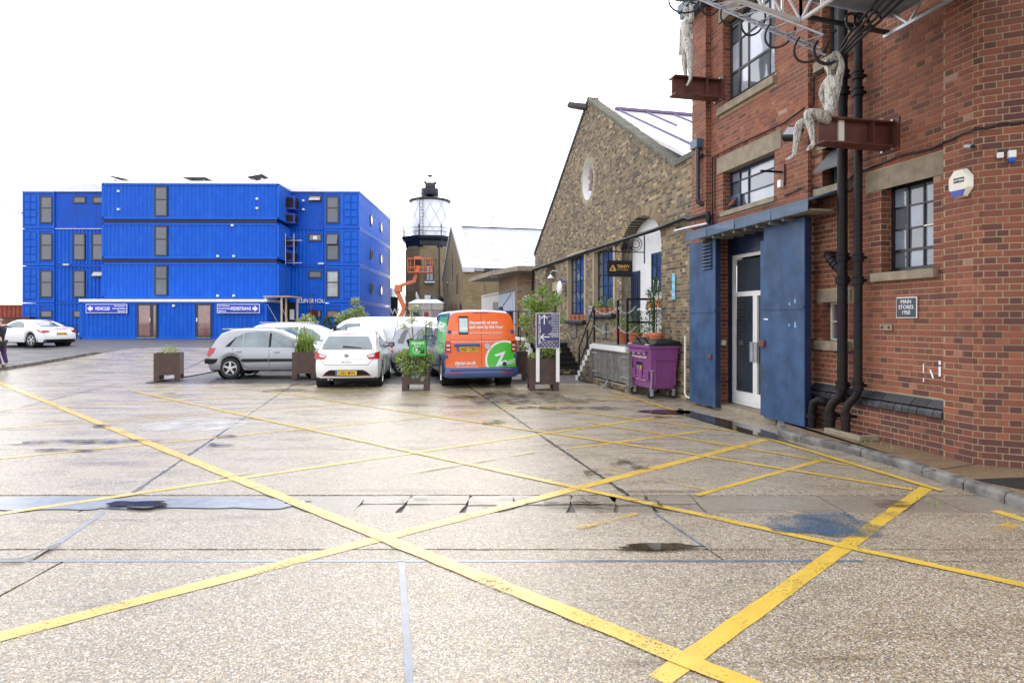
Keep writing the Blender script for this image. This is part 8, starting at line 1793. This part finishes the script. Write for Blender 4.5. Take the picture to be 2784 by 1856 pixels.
K = dict(pelvis=(ck_(1868, 130, Y1), .125), waist=(ck_(1866, 105, Y1), .105), chest=(ck_(1868, 78, Y1), (.15, .125)), collar=(ck_(1870, 57, Y1), .08), neck=(ck_(1869, 46, Y1), .045), chin=(ck_(1864, 36, Y1), .055), head=(ck_(1865, 27, Y1), .085), crown=(ck_(1867, 18, Y1), .062), nose=(ck_(1857, 31, Y1), .014),
    shr=(ck_(1880, 58, Yn), .058), elr=(ck_(1880, 28, Yn), .044), wrr=(ck_(1877, 6, Yn), .032), har=(ck_(1876, -2, Yn), .034), f1=(ck_(1874, -9, Yn), .012), f2=(ck_(1877, -10, Yn), .012), f3=(ck_(1880, -8, Yn), .011), th=(ck_(1871, -4, Yn), .012),
    shl=(ck_(1857, 62, Yf), .056), ell=(ck_(1852, 92, Yf), .044), wrl=(ck_(1850, 125, Yf), .030), hal=(ck_(1848, 140, Yf), .034), g1=(ck_(1846, 152, Yf), .012), g2=(ck_(1849, 153, Yf), .012), g3=(ck_(1851, 150, Yf), .011),
    hpr=(ck_(1876, 138, Yn), .085), knr=(ck_(1877, 178, Yn), .062), anr=(ck_(1877, 216, Yn), .036), ftr=(ck_(1872, 226, Yn), .034), tor=(ck_(1866, 234, Yn), .020),
    hpl=(ck_(1861, 138, Yf), .085), knl=(ck_(1861, 176, Yf), .060), anl=(ck_(1864, 204, Yf), .036), ftl=(ck_(1861, 213, Yf), .032), tol=(ck_(1856, 217, Yf), .018))
E2 = [('pelvis','waist'),('waist','chest'),('chest','collar'),('collar','neck'),('neck','chin'),('chin','head'),('head','crown'),('head','nose'),('collar','shr'),('shr','elr'),('elr','wrr'),('wrr','har'),('har','f1'),('har','f2'),('har','f3'),('wrr','th'),('collar','shl'),('shl','ell'),('ell','wrl'),('wrl','hal'),('hal','g1'),('hal','g2'),('hal','g3'),
    ('pelvis','hpr'),('hpr','knr'),('knr','anr'),('anr','ftr'),('ftr','tor'),('pelvis','hpl'),('hpl','knl'),('knl','anl'),('anl','ftl'),('ftl','tol')]
skin('carved_figure', K, E2, m_carved, None, 0, 'standing carved wooden figure on the far beam with one arm raised', 'sculpture')
# overhead lattice
t = thing('white_lattice_canopy', 'white lattice framed canopy with grey corrugated underside high over the road', 'canopy', (0, 0, 0))
C0 = at(2177, 57, W(WS(2177, 1.5), 1.5, 0).y); zc_ = C0.z; du = -U; dl2 = Vector((-.89, -.45, 0)); hT = .34
def truss(a, d, L, n, name_):
    b = a+d*L; hh = Vector((0, 0, hT)); m = MB(); m.bar(a, b, .036); m.build('bottom_chord', m_wtruss, t); m = MB(); m.bar(a+hh, b+hh, .036); m.build('top_chord', m_wtruss, t)
    for k in range(n+1):
        p = a+d*L*k/n; m = MB(); m.bar(p, p+hh, .028); m.build('strut', m_wtruss, t)
        if k < n: q = a+d*L*(k+1)/n; m = MB(); m.bar(p, q+hh, .024); m.build('diagonal', m_wtruss, t)
truss(C0, dl2, 3.6, 11, 'a'); truss(C0, du, 3.6, 10, 'b')
nrow = C0+Vector((dl2.x*.3, dl2.y*.3, 0))
Wc = W(WS(2421, .05), .05, 0); Wc.z = zc_; m = MB(); n = 46
P0_, P1_ = C0+Vector((0, 0, .06)), Vector((Wc.x, Wc.y, zc_+.06)); P2_ = P1_+du*3.8; P3_ = P0_+du*3.8; vs = []
for i in range(n*2+1):
    f = i/(n*2); dz = .018 if i % 2 else -.018; a = P0_.lerp(P1_, f); b = P3_.lerp(P2_, f); vs += [a+Vector((0, 0, dz+.2)), b+Vector((0, 0, dz+.2))]
m.add(vs, [(2*i, 2*i+1, 2*i+3, 2*i+2) for i in range(n*2)]); m.build('corrugated_sheet', m_sheet, t, noflip=True)
m = MB(); m.bar(P0_, P1_, .035, .05); m.build('edge_beam', m_frame, t); m = MB(); m.bar(P0_.lerp(P3_, .35), P1_.lerp(P2_, .35), .035, .05); m.build('edge_beam', m_frame, t)
gz_ = MB(); q0 = C0+dl2*.2+Vector((0, 0, hT+.05)); gz_.add([C0+Vector((0, 0, hT+.05)), C0+dl2*3.6+Vector((0, 0, hT+.05)), C0+dl2*3.6+du*3+Vector((0, 0, hT+.05)), C0+du*3.6+Vector((0, 0, hT+.05))], [(0,1,2,3)]); gz_.build('roof_sheet', M('translucent_white_sheet', (.75, .76, .80), .5), t, noflip=True)
t2_ = thing('wall_lattice', 'grey lattice bracket under the canopy edge against the red wall', 'lattice', (0, 0, 0)); a = Vector((Wc.x, Wc.y, zc_-.0))+N*.10; bL = a+du*2.2; hh = Vector((0, 0, .38))
for k, (p, q) in enumerate(((a, bL), (a+hh, bL+hh))): m = MB(); m.bar(p, q, .04); m.build('chord', m_galv, t2_)
for k in range(6):
    p = a+du*2.2*k/6; q = a+du*2.2*(k+1)/6; m = MB(); m.bar(p if k % 2 else p+hh, q+hh if k % 2 else q, .025); m.build('diagonal', m_galv, t2_)
# dark sloping rod lattice between the two figures
t = thing('dark_rod_lattice', 'dark lattice of rods and black hoops held aloft by the carved figures', 'sculpture', (0, 0, 0)); m_rod = M('grey_galvanised_rod', (.16, .16, .19), .4, metal=.5, var=.3); m_hoop = M('black_rubber_hoop', (.02, .016, .016), .5, var=.3)
A0, A1_ = at(1872, -14, 11.3), at(2246, 152, Ym); B0, B1_ = at(1905, -6, 11.0), at(2232, 133, Ym+.1); D0, D1_ = at(1915, -30, 10.6), at(2240, 96, Ym-.3)
for p, q in ((A0, A1_), (B0, B1_), (D0, D1_)): m = MB(); m.tube([p, q], .015, 6); m.build('rod', m_rod, t)
for k in range(9):
    f, g2_ = k/9, (k+1)/9
    for (p, q), (r, s_) in (((A0, A1_), (D0, D1_)), ((B0, B1_), (D0, D1_)), ((A0, A1_), (B0, B1_))): m = MB(); m.tube([p.lerp(q, f), r.lerp(s_, g2_)], .008, 5); m.build('lacing_rod', m_rod, t)
for f in (.22, .40, .56, .74, .92):
    c = A0.lerp(A1_, f)+Vector((0, 0, .05)); R_ = .17+.02*f; m = MB(); a0 = random.uniform(2.4, 3.2); m.tube([c+Vector((R_*cos(a0+a), .12*sin(a), R_*sin(a0+a))) for a in [pi*1.25*q/14 for q in range(15)]], .016, 7); m.build('hoop', m_hoop, t, 60)
Hd = at(2284, 146, Ym-.1)
for px, py, dy, k in ((2430, -30, -.9, 0), (2450, -20, -.8, 1), (2470, -14, -.7, 2), (2395, -10, -.7, 3)):
    q = at(px, py, Ym+dy); p = Hd+Vector((.02*k, .03*k, -.02*k if k < 3 else .12)); mid = p.lerp(q, .3)+Vector((-.05, 0, -.03)); m = MB(); m.tube([p, mid, q], .017, 7); m.build('curved_rod', m_hoop, t, 60)
for px, py in ((2343, 62), (2320, 62), (2375, 52)): c = at(px, py, Ym-.35); m = MB(); m.tube([c+Vector((.09*cos(a), .05*sin(a), .14*sin(a))) for a in [2*pi*q/12 for q in range(9)]], .018, 6); m.build('hoop', m_hoop, t, 60)
c = at(2248, 138, Ym-.1); m = MB(); m.tube([c+Vector((.17*cos(a), 0, .17*sin(a))) for a in [pi*.75+pi*.95*q/12 for q in range(13)]], .022, 7); m.build('hoop', m_hoop, t, 60)
c = at(1862, 4, 11.3); m = MB()
for k in range(7): a = k*.45; m.tube([c+Vector((.25*cos(a), .1, .2*sin(a))), c+Vector((-.28*cos(a), -.1, -.12*sin(a)))], .010, 5)
m.tube([c+Vector((.30*cos(a), 0, .22*sin(a))) for a in [2*pi*q/16 for q in range(17)]], .016, 6); m.build('wire_cage', m_hoop, t, kind='stuff')
# ================================================================== PERSON at the left edge
Yp_ = 20.6; gp_ = terrain(-17.5, Yp_)+.10; X0 = (2-PX)/F*Yp_
def pj(dx, dy, z): return (X0+dx, Yp_+dy, gp_+z)
m_skinp = M('skin', (.50, .30, .22), .5, var=.05); m_coat = M('dark_navy_coat', (.012, .010, .025), .8, var=.2); m_trs = M('purple_trousers', (.055, .015, .09), .7, var=.2)
B = dict(pelvis=(pj(0, 0, .86), .10), waist=(pj(0, 0, 1.0), .09), chest=(pj(0, 0, 1.22), .12), collar=(pj(0, 0, 1.36), .07), neck=(pj(0, 0, 1.42), .045), chin=(pj(-.03, 0, 1.50), .06), head=(pj(-.01, 0, 1.57), .085), crown=(pj(0, 0, 1.64), .06), nose=(pj(-.105, 0, 1.56), .013),
    s1=(pj(.02, -.18, 1.33), .05), e1=(pj(.12, -.22, 1.10), .04), w1=(pj(0, -.24, .95), .028), h1=(pj(-.04, -.24, .90), .03), a1=(pj(-.07, -.25, .85), .009), a2=(pj(-.05, -.25, .83), .009), a3=(pj(-.03, -.24, .83), .009), a4=(pj(-.01, -.23, .85), .008), at1=(pj(-.07, -.22, .90), .010),
    s2=(pj(-.02, .18, 1.33), .05), e2=(pj(-.10, .22, 1.10), .04), w2=(pj(-.20, .20, .98), .028), h2=(pj(-.25, .20, .96), .03), b1=(pj(-.30, .20, .95), .009), b2=(pj(-.30, .18, .96), .009), b3=(pj(-.29, .22, .95), .009), bt=(pj(-.26, .17, 1.0), .010),
    p1=(pj(.0, -.09, .82), .09), k1=(pj(-.05, -.10, .46), .055), n1=(pj(.08, -.10, .09), .036), t1=(pj(.0, -.11, .045), .036), u1=(pj(-.10, -.11, .035), .028), p2=(pj(0, .09, .82), .09), k2=(pj(.02, .10, .46), .055), n2=(pj(.12, .10, .12), .036), t2=(pj(.05, .10, .06), .036), u2=(pj(-.05, .10, .04), .028))
EB = [('pelvis','waist'),('waist','chest'),('chest','collar'),('collar','neck'),('neck','chin'),('chin','head'),('head','crown'),('head','nose'),('collar','s1'),('s1','e1'),('e1','w1'),('w1','h1'),('h1','a1'),('h1','a2'),('h1','a3'),('h1','a4'),('w1','at1'),('collar','s2'),('s2','e2'),('e2','w2'),('w2','h2'),('h2','b1'),('h2','b2'),('h2','b3'),('w2','bt'),('pelvis','p1'),('p1','k1'),('k1','n1'),('n1','t1'),('t1','u1'),('pelvis','p2'),('p2','k2'),('k2','n2'),('n2','t2'),('t2','u2')]
pe = skin('person', B, EB, m_skinp, None, 0, 'person in dark coat and purple trousers carrying a beige bag at the left edge', 'person')
def cl(name, keys, edges, mat, grow): skin(name, {k: (B[k][0], B[k][1]+grow if not isinstance(B[k][1], tuple) else B[k][1]) for k in keys}, edges, mat, pe, 0)
cl('coat', ['pelvis','waist','chest','collar','s1','e1','w1','s2','e2','w2','p1','p2'], [('pelvis','waist'),('waist','chest'),('chest','collar'),('collar','s1'),('s1','e1'),('e1','w1'),('collar','s2'),('s2','e2'),('e2','w2'),('pelvis','p1'),('pelvis','p2')], m_coat, .03)
cl('trousers', ['pelvis','p1','k1','n1','p2','k2','n2'], [('pelvis','p1'),('p1','k1'),('k1','n1'),('pelvis','p2'),('p2','k2'),('k2','n2')], m_trs, .022)
cl('hat', ['head','crown'], [('head','crown')], M('teal_knitted_hat', (.15, .42, .40), .8), .022)
for a, b in (('t1', 'u1'), ('t2', 'u2')): cl('shoe', [a, b], [(a, b)], m_dark, .010)
bg_ = thing('shoulder_bag', 'beige shoulder bag hanging at the side of the person', 'bag', pj(.14, -.30, .72)); m = MB(); m.add([(-.17, -.06, 0), (.17, -.06, 0), (.17, .06, 0), (-.17, .06, 0), (-.13, -.03, .32), (.13, -.03, .32), (.13, .03, .32), (-.13, .03, .32)], [(0,3,2,1),(4,5,6,7),(0,1,5,4),(1,2,6,5),(2,3,7,6),(3,0,4,7)]); m.build('bag_body', M('beige_canvas', (.50, .40, .30), .8), bg_, bevel=.04); m = MB(); m.tube([(-.12, 0, .3), (-.2, .05, .62), (-.12, .08, .64), (.12, 0, .3)], .012, 6); m.build('strap', m_dark, bg_)
m = MB(); m.cbox((.15, -.02, .08), (.22, .16, .22)); m.build('dark_pouch', m_dark, bg_, bevel=.05)
